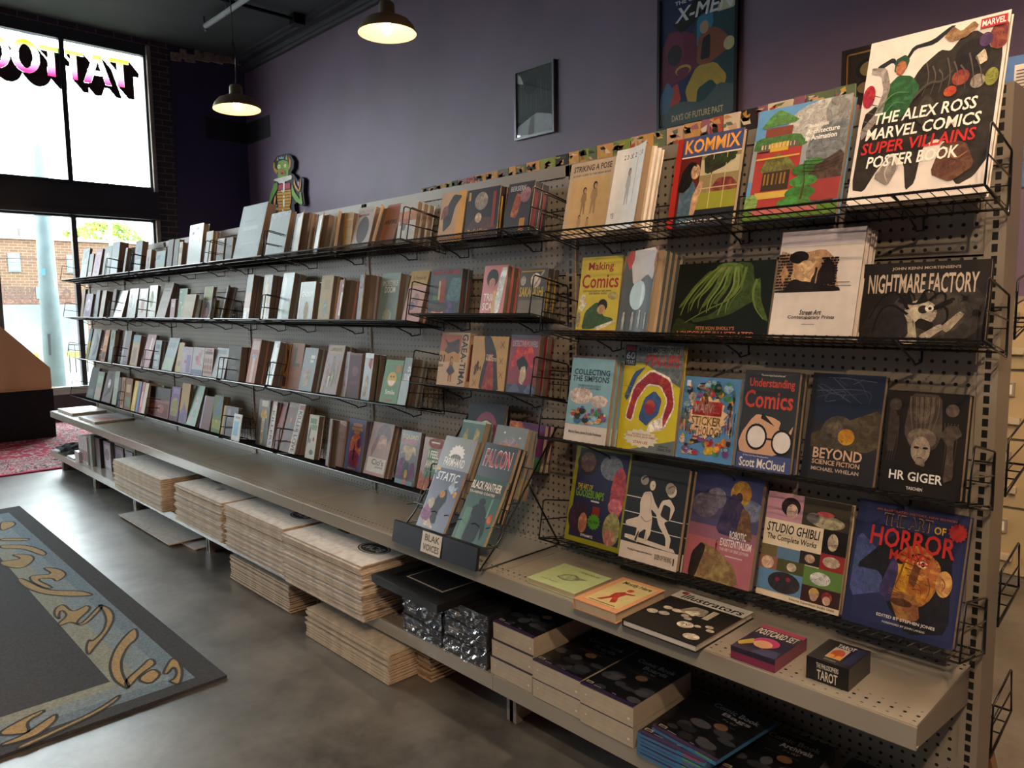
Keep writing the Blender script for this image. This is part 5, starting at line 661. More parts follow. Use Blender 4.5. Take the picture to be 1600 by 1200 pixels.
K(-0.907,-0.144,0.586,0.204,0.291,13.1,0.020,2,'black and cream book of two drawn wrestlers','lowest right rack','#25272a',[R(0,0,1,.17,'#c8b8a8'),G([(.06,.2),(.06,.25),(.9,.21),(.95,.17)],'#c8b8a8'),R(.0,.63,.4,.638,'#cfc8bf'),R(0,.47,1,.478,'#cfc8bf'),R(0,.33,1,.338,'#cfc8bf'),G([(.25,.6),(.3,.7),(.42,.72),(.5,.62),(.65,.5),(.62,.47),(.45,.55),(.5,.45),(.5,.3),(.45,.22),(.4,.22),(.42,.35),(.3,.28),(.3,.18),(.24,.2),(.26,.34),(.05,.34),(.05,.38),(.28,.45)],'#c8b8a6'),E(.38,.8,.09,.07,'#2c2a2a'),E(.43,.78,.05,.05,'#c8b8a6'),E(.28,.82,.07,.05,'#8d8378'),G([(.55,.5),(.62,.65),(.75,.68),(.85,.6),(.8,.48),(.7,.44),(.78,.36),(.85,.3),(.84,.2),(.78,.2),(.76,.3),(.62,.4)],'#c8b8a6'),E(.76,.76,.08,.065,'#c8b8a6'),E(.73,.78,.08,.06,'#8d8378'),G([(.62,.5),(.66,.62),(.78,.6),(.78,.46)],'#2c2a2a'),T('Wrestling Drawings by Jaime Hernandez',.14,.09,.58,.115,'#3a322c'),T('QUEEN OF THE RING',.62,.06,.9,.12,'#3a322c'),R(.93,.05,.95,.12,'#2a2624'),VL([(0.24,0.82),(0.30,0.86),(0.40,0.86)],0.02,'#2c2a2a'),VL([(0.30,0.45),(0.40,0.40),(0.50,0.45)],0.008,'#3a3430'),VL([(0.42,0.68),(0.45,0.60),(0.43,0.52)],0.006,'#3a3430'),VL([(0.70,0.78),(0.78,0.82),(0.84,0.78)],0.012,'#3a3430'),E(.44,.78,.008,.006,'#1f1c1a',8),E(.78,.75,.008,.006,'#1f1c1a',8),VL([(0.26,0.20),(0.30,0.30)],0.04,'#2c2c2e'),VL([(0.44,0.22),(0.43,0.30)],0.05,'#b5a692')],'p')
K(-0.699,-0.118,0.581,0.205,0.296,14.7,0.025,0,'blue to pink book, lone robot on cliff','lowest right rack','#4c4868',[R(0,0,1,.42,'#a8646c'),R(.0,.38,1,.5,'#8a5c70'),R(0,.7,1,1,'#383c66'),E(.35,.76,.15,.1,'#76707c'),E(.2,.68,.2,.12,'#6a6474'),E(.85,.7,.2,.1,'#6f7488'),E(.7,.84,.15,.12,'#a87c34'),E(.68,.8,.05,.05,'#3a2c2c'),G([(.4,.45),(.48,.72),(.6,.84),(.75,.74),(.9,.6),(.88,.42)],'#3c3450'),G([(.7,.45),(.75,.72),(.86,.68),(.95,.42)],'#6f5238'),G([(.08,.0),(.1,.22),(.22,.33),(.45,.3),(.75,.17),(.85,.0)],'#8a7048'),G([(.08,.0),(.1,.22),(.22,.33),(.3,.3),(.2,.0)],'#2c2420'),P(.45,.28,.1,'#7a2024','#4a1418'),T('ROBOTIC',.62,.42,.86,.49,'#dcd4cc'),T('EXISTENTIALISM',.5,.34,.95,.41,'#dcd4cc'),T('THE ART OF ERIC JOYNER',.5,.29,.93,.325,'#c8bcb8'),R(.6,.25,.85,.26,'#c8b8b4')])
K(-0.481,-0.104,0.579,0.217,0.271,13.0,0.025,0,'cream collage book of animated film stills','lowest right rack','#cdbda0',[R(.0,.74,.45,1,'#b88894'),E(.3,.88,.12,.09,'#2c2224'),E(.32,.84,.07,.07,'#cfae9c'),R(.45,.74,1,1,'#3a3428'),E(.75,.8,.2,.06,'#a39478'),E(.58,.82,.08,.05,'#6d6660'),E(.72,.87,.1,.025,'#a8474c'),R(.0,.49,.72,.74,'#d8c6a8'),T('STUDIO GHIBLI',.04,.62,.68,.71,'#1f1c1c',.1),T('The Complete Works',.05,.53,.66,.6,'#1f1c1c',.1),R(.72,.52,1,.74,'#1c1816'),E(.84,.63,.06,.08,'#b8a58c'),R(.0,.38,.2,.49,'#6a5c3c'),R(.2,.38,.48,.49,'#5a7890'),R(.48,.38,.72,.5,'#2c2420'),E(.6,.44,.06,.04,'#b89a80'),R(.72,.36,1,.52,'#8a2c2c'),E(.85,.45,.1,.05,'#b8a48c'),R(.0,.25,.22,.38,'#8a5a48'),E(.1,.32,.08,.06,'#c8a48c'),R(.22,.26,.55,.38,'#4a4a28'),E(.4,.32,.06,.04,'#c0b098'),R(.55,.2,1,.37,'#5a7a3c'),E(.75,.28,.12,.06,'#c8c4bc'),R(.0,.06,.55,.26,'#5c82a4'),E(.33,.16,.2,.1,'#33302f'),E(.25,.18,.03,.02,'#8a2c34'),E(.38,.2,.03,.02,'#8a2c34'),R(.55,.05,1,.2,'#3a2220'),E(.7,.14,.06,.05,'#caa85a'),E(.85,.13,.06,.05,'#8a2c2c'),E(.7,.11,.045,.04,'#cba78c'),E(.85,.1,.045,.04,'#cba78c'),R(0,.0,1,.05,'#d8c6a8'),T('Editorial Supervision: Studio Ghibli',.42,.013,.95,.04,'#33302c')])
K(-0.244,-0.136,0.585,0.237,0.292,17.6,0.030,0,'largest blue book, wrinkled orange face and red title','lowest right rack','#262c4a',[R(.08,.05,.97,.97,'#2c3050'),G([(.03,.2),(.03,.75),(.35,.55),(.35,.3)],'#46507c'),G([(.05,.45),(.35,.75),(.6,.82),(.9,.72),(.95,.1),(.6,.02),(.4,.2),(.3,.45)],'#1e1c22'),E(.6,.47,.21,.24,'#a86a2c'),E(.47,.45,.09,.18,'#b88424'),E(.68,.55,.14,.1,'#b8743c'),E(.86,.46,.07,.1,'#c08a54'),G([(.4,.28),(.5,.34),(.66,.3),(.7,.15),(.52,.1)],'#8a5a34'),G([(.55,.42),(.6,.62),(.66,.6),(.62,.38)],'#6a3c24'),E(.46,.56,.05,.02,'#201614'),E(.65,.58,.05,.02,'#201614'),E(.52,.25,.1,.03,'#4a2c1c'),G([(.3,.3),(.4,.62),(.46,.5),(.42,.22)],'#3c3458'),VL([(0.45,0.62),(0.55,0.60),(0.68,0.58)],0.01,'#5a3216'),VL([(0.48,0.57),(0.58,0.55),(0.68,0.53)],0.01,'#5a3216'),VL([(0.51,0.52),(0.60,0.51),(0.68,0.48)],0.01,'#5a3216'),VL([(0.54,0.47),(0.62,0.46),(0.68,0.43)],0.01,'#5a3216'),VL([(0.57,0.42),(0.65,0.42),(0.68,0.38)],0.01,'#5a3216'),VL([(0.60,0.37),(0.68,0.38),(0.68,0.33)],0.01,'#5a3216'),VL([(0.40,0.30),(0.48,0.29),(0.60,0.27)],0.008,'#6a4020'),VL([(0.40,0.32),(0.48,0.31),(0.60,0.29)],0.008,'#6a4020'),VL([(0.40,0.34),(0.48,0.33),(0.60,0.30)],0.008,'#6a4020'),E(.66,.57,.05,.025,'#d8c8a0',12),E(.665,.57,.018,.02,'#1c1410',10),VL([(0.56,0.62),(0.62,0.65),(0.72,0.62)],0.022,'#2c1a10'),VL([(0.50,0.56),(0.47,0.42),(0.44,0.36),(0.50,0.34)],0.02,'#7a4a1c'),VL([(0.72,0.48),(0.76,0.40),(0.72,0.30)],0.012,'#6a3c1c'),VL([(0.84,0.50),(0.88,0.46),(0.85,0.40)],0.014,'#7a4c28'),T('AN ILLUSTRATED HISTORY, NEW EDITION',.18,.93,.9,.95,'#b0583c'),T('THE ART',.26,.82,.7,.92,'#a8843c'),T('THE ART',.265,.825,.695,.915,'#2a2a34'),T('OF',.72,.82,.82,.88,'#b8902c'),T('HORROR',.16,.65,.92,.81,'#b8322c'),T('MOVIES',.36,.56,.72,.645,'#b8322c'),S(.92,.86,.085,.075,'#a8322c'),T('EDITED BY STEPHEN JONES',.32,.1,.84,.13,'#d8d0c4'),T('FOREWORD BY JOHN LANDIS',.38,.06,.76,.08,'#c8c0b4')],'g')
K(-1.630,-0.360,0.577,0.152,0.219,29.0,0.014,0,'violet comic with leaping figure, front left of rack','tabletop wire rack','#41415c',[T('STATIC',.08,.8,.85,.94,'#cfd6da',.15),G([(.25,.3),(.4,.6),(.6,.68),(.7,.5),(.55,.3),(.6,.1),(.45,.1)],'#1d1c22'),G([(.2,.05),(.1,.22),(.3,.2),(.6,.02)],'#c8b8a8'),E(.22,.4,.12,.1,'#b8b0a4'),G([(.0,.15),(.1,.4),(.4,.25),(.3,.1)],'#8a5a84'),E(.9,.62,.06,.05,'#c88a2c'),G([(.6,.7),(.75,.85),(.8,.72),(.95,.75),(.8,.6)],'#9aaec0'),R(.0,.95,.12,1,'#c8a42c'),E(.5,.58,.1,.06,'#b8822c')],'g')
K(-1.435,-0.360,0.577,0.159,0.220,31.0,0.016,0,'green comic with dark central silhouette, front right of rack','tabletop wire rack','#33544a',[R(.05,.72,.98,.93,'#3a3a38'),T('BLACK PANTHER',.0,.8,.9,.93,'#dcd4c8'),T('TA-NEHISI COATES',.0,.73,.78,.77,'#cfc8bc'),G([(.3,.0),(.35,.35),(.25,.5),(.4,.58),(.6,.58),(.75,.45),(.85,.2),(.8,.05),(.7,.3),(.68,.0)],'#16181a'),E(.5,.62,.1,.06,'#16181a'),E(.88,.4,.07,.08,'#a84a28'),R(.1,.0,.3,.5,'#4a7058'),R(.75,.4,.8,.7,'#5c8a70')],'g')
K(-1.683,-0.279,0.627,0.175,0.258,25.0,0.016,1,'grey comic with white sunburst logo','tabletop wire rack','#6f706e',[S(.5,.76,.25,.14,'#dcd6cf'),E(.5,.7,.17,.06,'#6f706e'),T('FARMHAND',.18,.58,.82,.7,'#e0dad2'),E(.35,.3,.1,.1,'#a89a88'),E(.7,.25,.18,.12,'#b8a098'),E(.35,.42,.05,.04,'#c8bca8')],'g')
K(-1.465,-0.279,0.627,0.163,0.258,25.0,0.018,1,'black comic with red outlined title and shield ring','tabletop wire rack','#232326',[T('FALCON',.1,.68,.9,.93,'#cfc4bc'),T('FALCON',.11,.69,.89,.915,'#a82c30'),E(.82,.4,.2,.15,'#7a2426'),E(.82,.4,.15,.11,'#9aa2b0'),E(.82,.4,.1,.075,'#7a2426'),G([(.0,.2),(.15,.3),(.3,.25),(.4,.38),(.55,.3),(.6,.05),(.0,.05)],'#8a3a2c'),G([(.55,.05),(.65,.35),(.75,.1)],'#c8b098'),R(.72,.0,.95,.2,'#4a6080')],'g')
K(-1.667,-0.182,0.687,0.125,0.240,20.0,0.030,1,'slim teal book with golden wings','tabletop wire rack','#55706c',[G([(.1,.4),(.15,.75),(.3,.9),(.4,.6),(.3,.3)],'#a39a5c'),G([(.6,.5),(.65,.9),(.85,.85),(.9,.5),(.75,.35)],'#a39a5c'),R(0,.96,1,1,'#8fb0a8')])
K(-1.482,-0.182,0.687,0.158,0.240,20.0,0.020,2,'grey book with bulbous orange lettering','tabletop wire rack','#7a8488',[E(.5,.6,.35,.25,'#958f9c'),T('YOUR',.2,.5,.85,.75,'#b87a2c'),T('BLACK',.2,.25,.9,.45,'#b8922c'),R(0,.0,1,.3,'#b8a444'),R(0,.0,.2,.5,'#8a3a2c'),E(.8,.85,.03,.015,'#dcdcdc'),E(.3,.9,.03,.015,'#dcdcdc')])
K(-1.686,-0.092,0.790,0.203,0.200,12.0,0.015,0,'black book with cartoon open mouth','tabletop wire rack','#212328',[E(.52,.42,.33,.42,'#84445c'),E(.52,.38,.24,.32,'#35625e'),G([(.3,.42),(.36,.62),(.52,.68),(.68,.62),(.74,.42),(.52,.48)],'#c3b8ac'),T('BLOCK',.36,.24,.68,.34,'#1d2a2c')],'p')
K(-1.462,-0.090,0.775,0.176,0.162,12.0,0.020,1,'red and purple book of painted profile','tabletop wire rack','#5a2c5c',[G([(.0,.0),(.0,.9),(.4,.95),(.55,.6),(.75,.35),(.6,.15),(.6,.0)],'#a83420'),G([(.35,.0),(.4,.6),(.5,.7),(.6,.5),(.75,.35),(.6,.1),(.55,.0)],'#4c1c3c'),G([(.0,.85),(.0,1),(.35,1),(.4,.8)],'#b8683c'),R(.75,.0,1,.3,'#3a6a50'),R(.0,.0,.5,.15,'#b8882c'),R(.6,.8,.85,.82,'#c8b8c8'),R(.0,.7,.15,.8,'#c8a03c')])
AL = [('#0f0d14',[(-9.259, 2.728), (-9.186, 2.898), (-9.074, 3.019), (-9.099, 3.039), (-8.98, 3.057), (-8.984, 3.107), (-9.079, 3.153), (-9.118, 3.225), (-9.084, 3.286), (-8.989, 3.339), (-8.864, 3.341), (-8.725, 3.332), (-8.609, 3.291), (-8.532, 3.208), (-8.556, 3.123), (-8.628, 3.077), (-8.546, 3.042), (-8.515, 3.014), (-8.453, 2.958), (-8.352, 2.989), (-8.297, 2.955), (-8.326, 2.8), (-8.298, 2.647), (-8.357, 2.629), (-8.509, 2.692), (-8.579, 2.667), (-8.554, 2.56), (-8.659, 2.529), (-9.008, 2.561), (-9.057, 2.624), (-9.222, 2.631)]),
('#6f9440',[(-8.989, 3.05), (-8.972, 3.139), (-8.992, 3.207), (-8.942, 3.266), (-8.818, 3.265), (-8.7, 3.232), (-8.68, 3.164), (-8.709, 3.039)]),
('#b88a3c',[(-9.011, 3.111), (-9.078, 3.161), (-9.105, 3.223), (-9.077, 3.273), (-9.051, 3.257), (-9.056, 3.2), (-8.971, 3.147)]),
('#b88a3c',[(-8.669, 3.292), (-8.615, 3.228), (-8.629, 3.157), (-8.676, 3.115), (-8.68, 3.164), (-8.658, 3.226)]),
('#c3a44c',[(-8.994, 3.282), (-8.954, 3.325), (-8.945, 3.275)]),
('#c3a44c',[(-8.749, 3.263), (-8.718, 3.315), (-8.695, 3.247)]),
('#6fa0b4',[(-8.922, 3.292), (-8.916, 3.32), (-8.877, 3.302), (-8.857, 3.323), (-8.833, 3.298), (-8.788, 3.309), (-8.8, 3.278)]),
('#d8d48c',[(-8.975, 3.205), (-8.937, 3.224), (-8.89, 3.21), (-8.888, 3.177), (-8.934, 3.166), (-8.972, 3.18)]),
('#d8d48c',[(-8.799, 3.189), (-8.768, 3.207), (-8.729, 3.195), (-8.741, 3.161), (-8.784, 3.162)]),
('#1a1a1a',[(-8.945, 3.197), (-8.927, 3.202), (-8.917, 3.187), (-8.936, 3.183)]),
('#1a1a1a',[(-8.777, 3.182), (-8.759, 3.187), (-8.754, 3.173), (-8.771, 3.169)]),
('#a85f34',[(-8.91, 3.13), (-8.846, 3.155), (-8.762, 3.119), (-8.766, 3.079), (-8.854, 3.074), (-8.905, 3.097)]),
('#4a1c18',[(-8.886, 3.111), (-8.798, 3.103), (-8.817, 3.085), (-8.87, 3.091)]),
('#cfc6c2',[(-9.094, 3.038), (-9.053, 3.05), (-8.614, 3.047), (-8.59, 3.024), (-8.61, 2.994), (-8.774, 2.982), (-8.933, 2.977), (-8.984, 3.008)]),
('#a83452',[(-8.962, 2.964), (-8.647, 2.954), (-8.645, 2.881), (-8.977, 2.895)]),
('#c08a2c',[(-8.987, 2.888), (-8.638, 2.868), (-8.62, 2.777), (-8.644, 2.707), (-8.683, 2.645), (-8.637, 2.584), (-8.684, 2.535), (-9.008, 2.565), (-8.981, 2.659), (-9.008, 2.761), (-9.008, 2.853)]),
('#5f8a3c',[(-9.076, 2.994), (-8.985, 3.0), (-8.983, 2.925), (-9.09, 2.845), (-9.19, 2.764), (-9.221, 2.733), (-9.245, 2.77), (-9.199, 2.866)]),
('#6f9a44',[(-8.59, 2.927), (-8.532, 2.824), (-8.407, 2.714), (-8.408, 2.809), (-8.367, 2.805), (-8.338, 2.655), (-8.372, 2.646), (-8.508, 2.7), (-8.602, 2.791), (-8.613, 2.865)]),
('#c98a4c',[(-8.534, 2.984), (-8.492, 2.899), (-8.415, 2.826), (-8.432, 2.812), (-8.511, 2.869), (-8.548, 2.93)]),
('#c98a4c',[(-8.361, 2.978), (-8.36, 2.883), (-8.399, 2.816), (-8.415, 2.826), (-8.392, 2.903)]),
('#b890a4',[(-8.446, 2.941), (-8.405, 2.936), (-8.411, 2.873), (-8.441, 2.901)]),
('#c98a4c',[(-9.054, 2.841), (-9.097, 2.779), (-9.105, 2.688), (-9.019, 2.637), (-8.927, 2.662), (-8.903, 2.734), (-8.938, 2.737), (-8.961, 2.682), (-9.034, 2.672), (-9.066, 2.717), (-9.04, 2.798)]),
('#d8d2cc',[(-8.852, 2.992), (-8.774, 2.99), (-8.788, 2.869), (-8.813, 2.847), (-8.865, 2.855), (-8.889, 2.881), (-8.853, 2.885), (-8.837, 2.871), (-8.819, 2.967), (-8.854, 2.971)]),
('#d8d2cc',[(-8.843, 2.802), (-8.816, 2.811), (-8.788, 2.791), (-8.819, 2.781)]),
('#d8d2cc',[(-8.843, 2.765), (-8.795, 2.759), (-8.807, 2.662), (-8.847, 2.666)]),
('#d8d2cc',[(-8.876, 2.64), (-8.85, 2.637), (-8.826, 2.61), (-8.782, 2.61), (-8.779, 2.544), (-8.866, 2.552)]),
('#2a1c10',[(-8.988, 2.869), (-8.838, 2.86), (-8.839, 2.854), (-8.985, 2.862)]),
('#2a1c10',[(-8.777, 2.855), (-8.631, 2.846), (-8.632, 2.84), (-8.778, 2.848)]),
('#2a1c10',[(-8.992, 2.83), (-8.842, 2.821), (-8.842, 2.815), (-8.989, 2.823)]),
('#2a1c10',[(-8.781, 2.816), (-8.635, 2.808), (-8.635, 2.801), (-8.781, 2.81)]),
('#2a1c10',[(-8.996, 2.79), (-8.845, 2.782), (-8.846, 2.776), (-8.993, 2.783)]),
('#2a1c10',[(-8.784, 2.777), (-8.638, 2.769), (-8.639, 2.763), (-8.785, 2.771)]),
('#2a1c10',[(-9.0, 2.75), (-8.849, 2.743), (-8.849, 2.736), (-8.997, 2.743)]),
('#2a1c10',[(-8.788, 2.738), (-8.641, 2.731), (-8.642, 2.724), (-8.788, 2.732)]),
('#2a1c10',[(-9.003, 2.711), (-8.852, 2.704), (-8.853, 2.697), (-9.0, 2.704)]),
('#2a1c10',[(-8.791, 2.699), (-8.645, 2.692), (-8.645, 2.686), (-8.792, 2.692)]),
('#2a1c10',[(-9.007, 2.671), (-8.856, 2.664), (-8.856, 2.658), (-9.004, 2.664)]),
('#2a1c10',[(-8.795, 2.66), (-8.648, 2.653), (-8.649, 2.647), (-8.795, 2.653)]),
('#2a1c10',[(-9.011, 2.631), (-8.859, 2.625), (-8.86, 2.618), (-9.008, 2.624)]),
('#2a1c10',[(-8.798, 2.621), (-8.652, 2.615), (-8.652, 2.608), (-8.799, 2.614)]),]
EXTRA = [(-1.7, .95, 3.25), (.35, 1.0, 3.1), (1.0, -2.7, 3.0), (.12, -.03, 3.1), (1.0, -1.9, 3.3)]  # last lamp is an unseen addition, warming the right bay
# ---------------- tabletop wire rack with four stepped tiers
rk = empty('wire_book_rack', (-1.49, -.2, .514), label='black tiered wire book rack with handwritten card, standing on the shelf', cat='book rack')
def rp(mb, name, mat): o = mb.build(name, mat, rk); o.location = -rk.location; return o
m = MB(); m.prism([(-1.715, -.392, .519), (-1.715, -.405, .519), (-1.715, -.392, .592), (-1.715, -.381, .592)], (.45, 0, 0), '#17181b'); fp = rp(m, 'front_panel', paint('black_sheet_metal', .4, ns=4, col='#17181b'))
q = MB(); z0, z1 = .522, .59
def fpp(u, v): return (-1.545 + .105 * u, -.4075 + .0145 * v, z0 + (z1 - z0) * v)
q.face([fpp(0, 0), fpp(1, 0), fpp(1, 1), fpp(0, 1)], '#d8cfc0')
for t, a, b_, c, d in (('BLAK', .15, .58, .9, .9), ('VOICES', .1, .12, .92, .44)):
    V, F = letters(t)
    for f in F: q.face([(lambda p: (p[0], p[1] - .0006, p[2]))(fpp(a + (c - a) * V[i][0], b_ + (d - b_) * V[i][1])) for i in f], '#6a625c')
q.build('price_card', MATTE, fp)
for x in (-1.72, -1.262):
    rp(MB().tube([(x, -.39, .517), (x, -.30, .6), (x, -.03, .93)], .0035), 'side_rail', WIRE); rp(MB().tube([(x, -.17, .76), (x, -.02, .52)], .0035), 'rear_leg', WIRE); rp(MB().tube([(x, -.38, .518), (x, -.02, .518)], .0028), 'base_wire', WIRE)
for (y, z) in ((-.30, .57), (-.30, .638), (-.2, .695), (-.085, .775)):
    m = MB().tube([(-1.72, y, z), (-1.262, y, z)], .0025)
    for k in range(7): x = -1.70 + k * .07; m.tube([(x, y - .045, z + .004), (x, y, z), (x, y + .05, z + .11)], .0016, 5)
    m.tube([(-1.72, y + .05, z + .11), (-1.262, y + .05, z + .11)], .002); rp(m, 'tier', WIRE)
# ---------------- things lying on the long shelf
def flat(name, label, x0, x1, y0, y1, z0, z1, base, ops, fl='', rz=0, pages='#b9a284', cat='book', group=None, spine=None):
    return volume(name, label, cat, (x0, y0, z1 + .0005), x1 - x0, y1 - y0, 90, z1 - z0, base, ops, fl, group, rz, pages, spine)
flat('hardback_book', 'pale green landscape hardback lying flat, ink sketch on cover', -1.093, -.902, -.348, -.18, .5145, .531, '#aab884', [G([(.3, .4), (.35, .6), (.5, .68), (.65, .6), (.8, .62), (.7, .52), (.62, .4), (.5, .34)], '#6d7458'), G([(.33, .42), (.38, .58), (.5, .64), (.6, .55), (.58, .43), (.48, .38)], '#9ba878'), T('LYNNE KAPLAN', .45, .82, .85, .88, '#5c6448'), T('Lynne Simpson', .15, .16, .5, .22, '#5c6448')])
flat('paperback_book', 'peach-bordered book with red dancing figure, lying flat', -.866, -.717, -.396, -.173, .5145, .543, '#c88f68', [R(.13, .1, .9, .93, '#c3b47c'), R(.12, .095, .91, .1, '#3a2c24'), T('Mostly Here', .2, .78, .85, .9, '#2c2620'), G([(.3, .2), (.42, .35), (.4, .5), (.52, .6), (.62, .55), (.58, .4), (.7, .25), (.6, .2), (.5, .36), (.4, .2)], '#b03c2c'), E(.57, .66, .07, .05, '#b03c2c'), G([(.58, .52), (.75, .56), (.77, .6), (.56, .57)], '#b03c2c'), R(.2, .13, .8, .15, '#6d5c44')])
flat('magazine', 'large black magazine with white masthead and round watch faces, lying flat', -.70, -.479, -.393, -.118, .5145, .533, '#1d1b19', [R(0, .8, 1, 1, '#cfc8ba'), T('illustrators', .12, .83, .95, .95, '#23211f', .1), E(.1, .955, .05, .035, '#b02a2a'), G([(.3, .5), (.42, .72), (.62, .72), (.66, .55)], '#8d8372'), R(.66, .52, .74, .74, '#a89c88'), G([(.4, .55), (.5, .65), (.6, .6), (.55, .5)], '#b8ad98'), E(.62, .3, .1, .07, '#bdb29e'), E(.2, .52, .06, .04, '#a89e8c'), E(.33, .52, .07, .04, '#b0a592'), E(.48, .47, .05, .035, '#b0a592'), E(.55, .43, .05, .03, '#b0a592'), E(.86, .4, .05, .03, '#a89e8c'), E(.84, .12, .1, .06, '#b8ad9a'), E(.12, .35, .07, .05, '#b8ad9a'), E(.26, .38, .07, .045, '#a89e8c'), E(.75, .34, .04, .025, '#a89e8c'), E(.92, .33, .05, .03, '#a89e8c'), T('TV', .57, .28, .67, .32, '#4a443c')], pages='#cfc6b8', cat='magazine')
def slab(name, label, cat, x0, x1, y0, y1, z0, z1, side, top, ops, front=(), group=None, rz=0, mat=None, right=None):
    w, d, h = x1 - x0, y1 - y0, z1 - z0; m = MB(); m.box(0, w, 0, d, 0, h, side, top=top)
    k = 0
    for V, F, c in [z for op in ops for z in op]:
        k += 1
        for f in F: m.face([(min(max(V[i][0], 0), 1) * w, min(max(V[i][1], 0), 1) * d, h + .0001 * k + .0002) for i in f], c)
    k = 0
    for V, F, c in [z for op in front for z in op]:
        k += 1
        for f in F: m.face([(min(max(V[i][0], 0), 1) * w, -.0002 - .0001 * k, min(max(V[i][1], 0), 1) * h) for i in f], c)
    o = m.build(name, mat or GLOSS, None, (x0, y0, z0), (0, 0, rz)); return tag(o, label, cat, group) if label else o
slab('postcard_box', 'flat boxed postcard set with pink-haired portrait and pink edge', 'box', -.41, -.30, -.354, -.194, .5145, .545, '#7a2c48', '#2a2636', [R(0, .88, 1, 1, '#a83c58'), T('POSTCARD SET', .05, .66, .95, .86, '#d8d0b8'), E(.5, .42, .28, .17, '#b03c68'), E(.48, .34, .2, .13, '#c8986c'), G([(.0, .2), (.2, .45), (.3, .3), (.1, .1)], '#a8903c'), R(.55, .1, .8, .2, '#b04060'), E(.75, .05, .15, .06, '#c8863c'), G([(.4, .0), (.6, .2), (.95, .25), (1, 0)], '#3a3c58')], [R(0, .6, 1, 1, '#2a2636')])
tb = slab('tarot_box', 'small black tarot card box with white lettering on its front', 'box', -.243, -.15, -.321, -.203, .5145, .565, '#1b191b', '#1f1d22', [R(.03, .03, .97, .97, '#3a3438'), R(.045, .045, .955, .955, '#1f1d22'), T('TAROT', .32, .74, .74, .9, '#cfc6b8'), R(.32, .2, .68, .72, '#a8988c'), E(.5, .45, .15, .2, '#a84c2c'), E(.42, .3, .08, .08, '#c8843c'), E(.6, .3, .08, .08, '#c8843c'), R(.75, .1, .95, .9, '#2a2a44'), T('SWORDS', .36, .06, .64, .13, '#a89c88')], [T('TAROT', .26, .1, .74, .55, '#cfc4b0'), T('THE PHILOSOPHERS', .24, .62, .76, .85, '#cfc4b0')])
flat('magazine', 'white glossy magazine lying nearest the window on the long shelf', -6.66, -6.22, -.315, -.06, .5145, .533, '#c8ccca', [R(.1, .6, .9, .9, '#dfe2e0'), R(.5, .1, .9, .4, '#b8aca4')], 'g', cat='magazine', group='magazines flat on the long shelf')
flat('magazine', 'white magazine with red and violet picture lying second from window', -6.02, -5.60, -.32, -.04, .5145, .53, '#b8b4b4', [R(.2, .1, .95, .7, '#a8989c'), G([(.3, .2), (.6, .6), (.9, .5), (.8, .2)], '#b0604c'), R(.1, .75, .9, .95, '#c8c8cc')], 'g', cat='magazine', group='magazines flat on the long shelf')
# small acrylic price card clipped at the lowest row
sc_ = empty('sign_card', (-3.54, -.19, .628), (-.2, 0, 0), 'small white card with blue picture clipped at the lowest row', 'sign')
m = MB().box(0, .098, 0, .004, 0, .15, '#c9ccca'); m.face([(.012, -.0003, .03), (.07, -.0003, .03), (.07, -.0003, .11), (.012, -.0003, .11)], '#6aa4c4'); m.face([(.02, -.0003, .125), (.08, -.0003, .125), (.08, -.0003, .137), (.02, -.0003, .137)], '#7a7c7c'); m.build('card', GLOSS, sc_)
MB().tube([(.04, .006, .0), (.04, .006, .17), (.055, .006, .17), (.055, .006, 0)], .002).build('clip', WIRE, sc_)
# ---------------- flattened boxes stacked on the base shelf and the floor
def sheet(w, d, t, c_top='#d9d6d1', splits=(.33, .66)):
    m = MB(); K_ = '#c4ab8e'; g = .0025; e = [0] + [s * w for s in splits] + [w]
    for a, b in zip(e[:-1], e[1:]): m.box(a + g * .5, b - g * .5, 0, .05, t * .28, t, K_, top=c_top)
    m.box(0, w, .05, d, t * .28, t, K_, top=c_top); m.box(.012, w - .012, .012, d, 0, t * .28, '#4f3f2e')  # recessed dark slab paints the shade in the gap between sheets
    return m
def logo(m, cx, cy, r, z, c='#25262a', text='BCW'):
    def el(a, b): return [(cx + a * math.cos(6.2832 * k / 28), cy + b * math.sin(6.2832 * k / 28)) for k in range(28)]
    m.face([(x, y, z) for x, y in el(r, r * .62)], c)
    o1, o2 = el(r * .92, r * .55), el(r * .86, r * .5)
    for k in range(28): m.face([(*o1[k], z + .0002), (*o1[(k + 1) % 28], z + .0002), (*o2[(k + 1) % 28], z + .0002), (*o2[k], z + .0002)], '#b9b4ac')
    V, F = letters(text)
    for f in F: m.face([(cx + r * .62 - 1.24 * r * V[i][0], cy + r * .25 - .5 * r * V[i][1], z + .0002) for i in f], '#b9b4ac')
def stack(x0, x1, y0, y1, z0, z1, count, where, extra, seed, ctop='#d9d6d1', splits=(.33, .66), first_label=None):
    r = random.Random(seed); t = (z1 - z0) / count; w, d = x1 - x0, y1 - y0; pr = None
    for k in range(count - 1):
        c = pr.copy() if pr else None
        if c is None: c = pr = sheet(w, d, t * .96, ctop, splits).build('flattened_box', CARD)
        else: COL.objects.link(c)
        c.location = (x0 + r.uniform(-.005, .005), y0 + r.uniform(-.008, .006), z0 + k * t + .0004)
        tag(c, 'flattened corrugated box inside ' + where, 'cardboard box', 'folded boxes of ' + where)
    m = sheet(w, d, t * .96, ctop, splits); extra(m, w, d, t)
    c = m.build('flattened_box', CARD); c.location = (x0 + .003, y0, z0 + (count - 1) * t + .0004)
    return tag(c, first_label or 'topmost flattened box of ' + where, 'cardboard box', 'folded boxes of ' + where)
def hole(m, x0, x1, y0, y1, z, c='#6d5238'): m.face([(x0, y0, z), (x1, y0, z), (x1, y1, z), (x0, y1, z)], c)
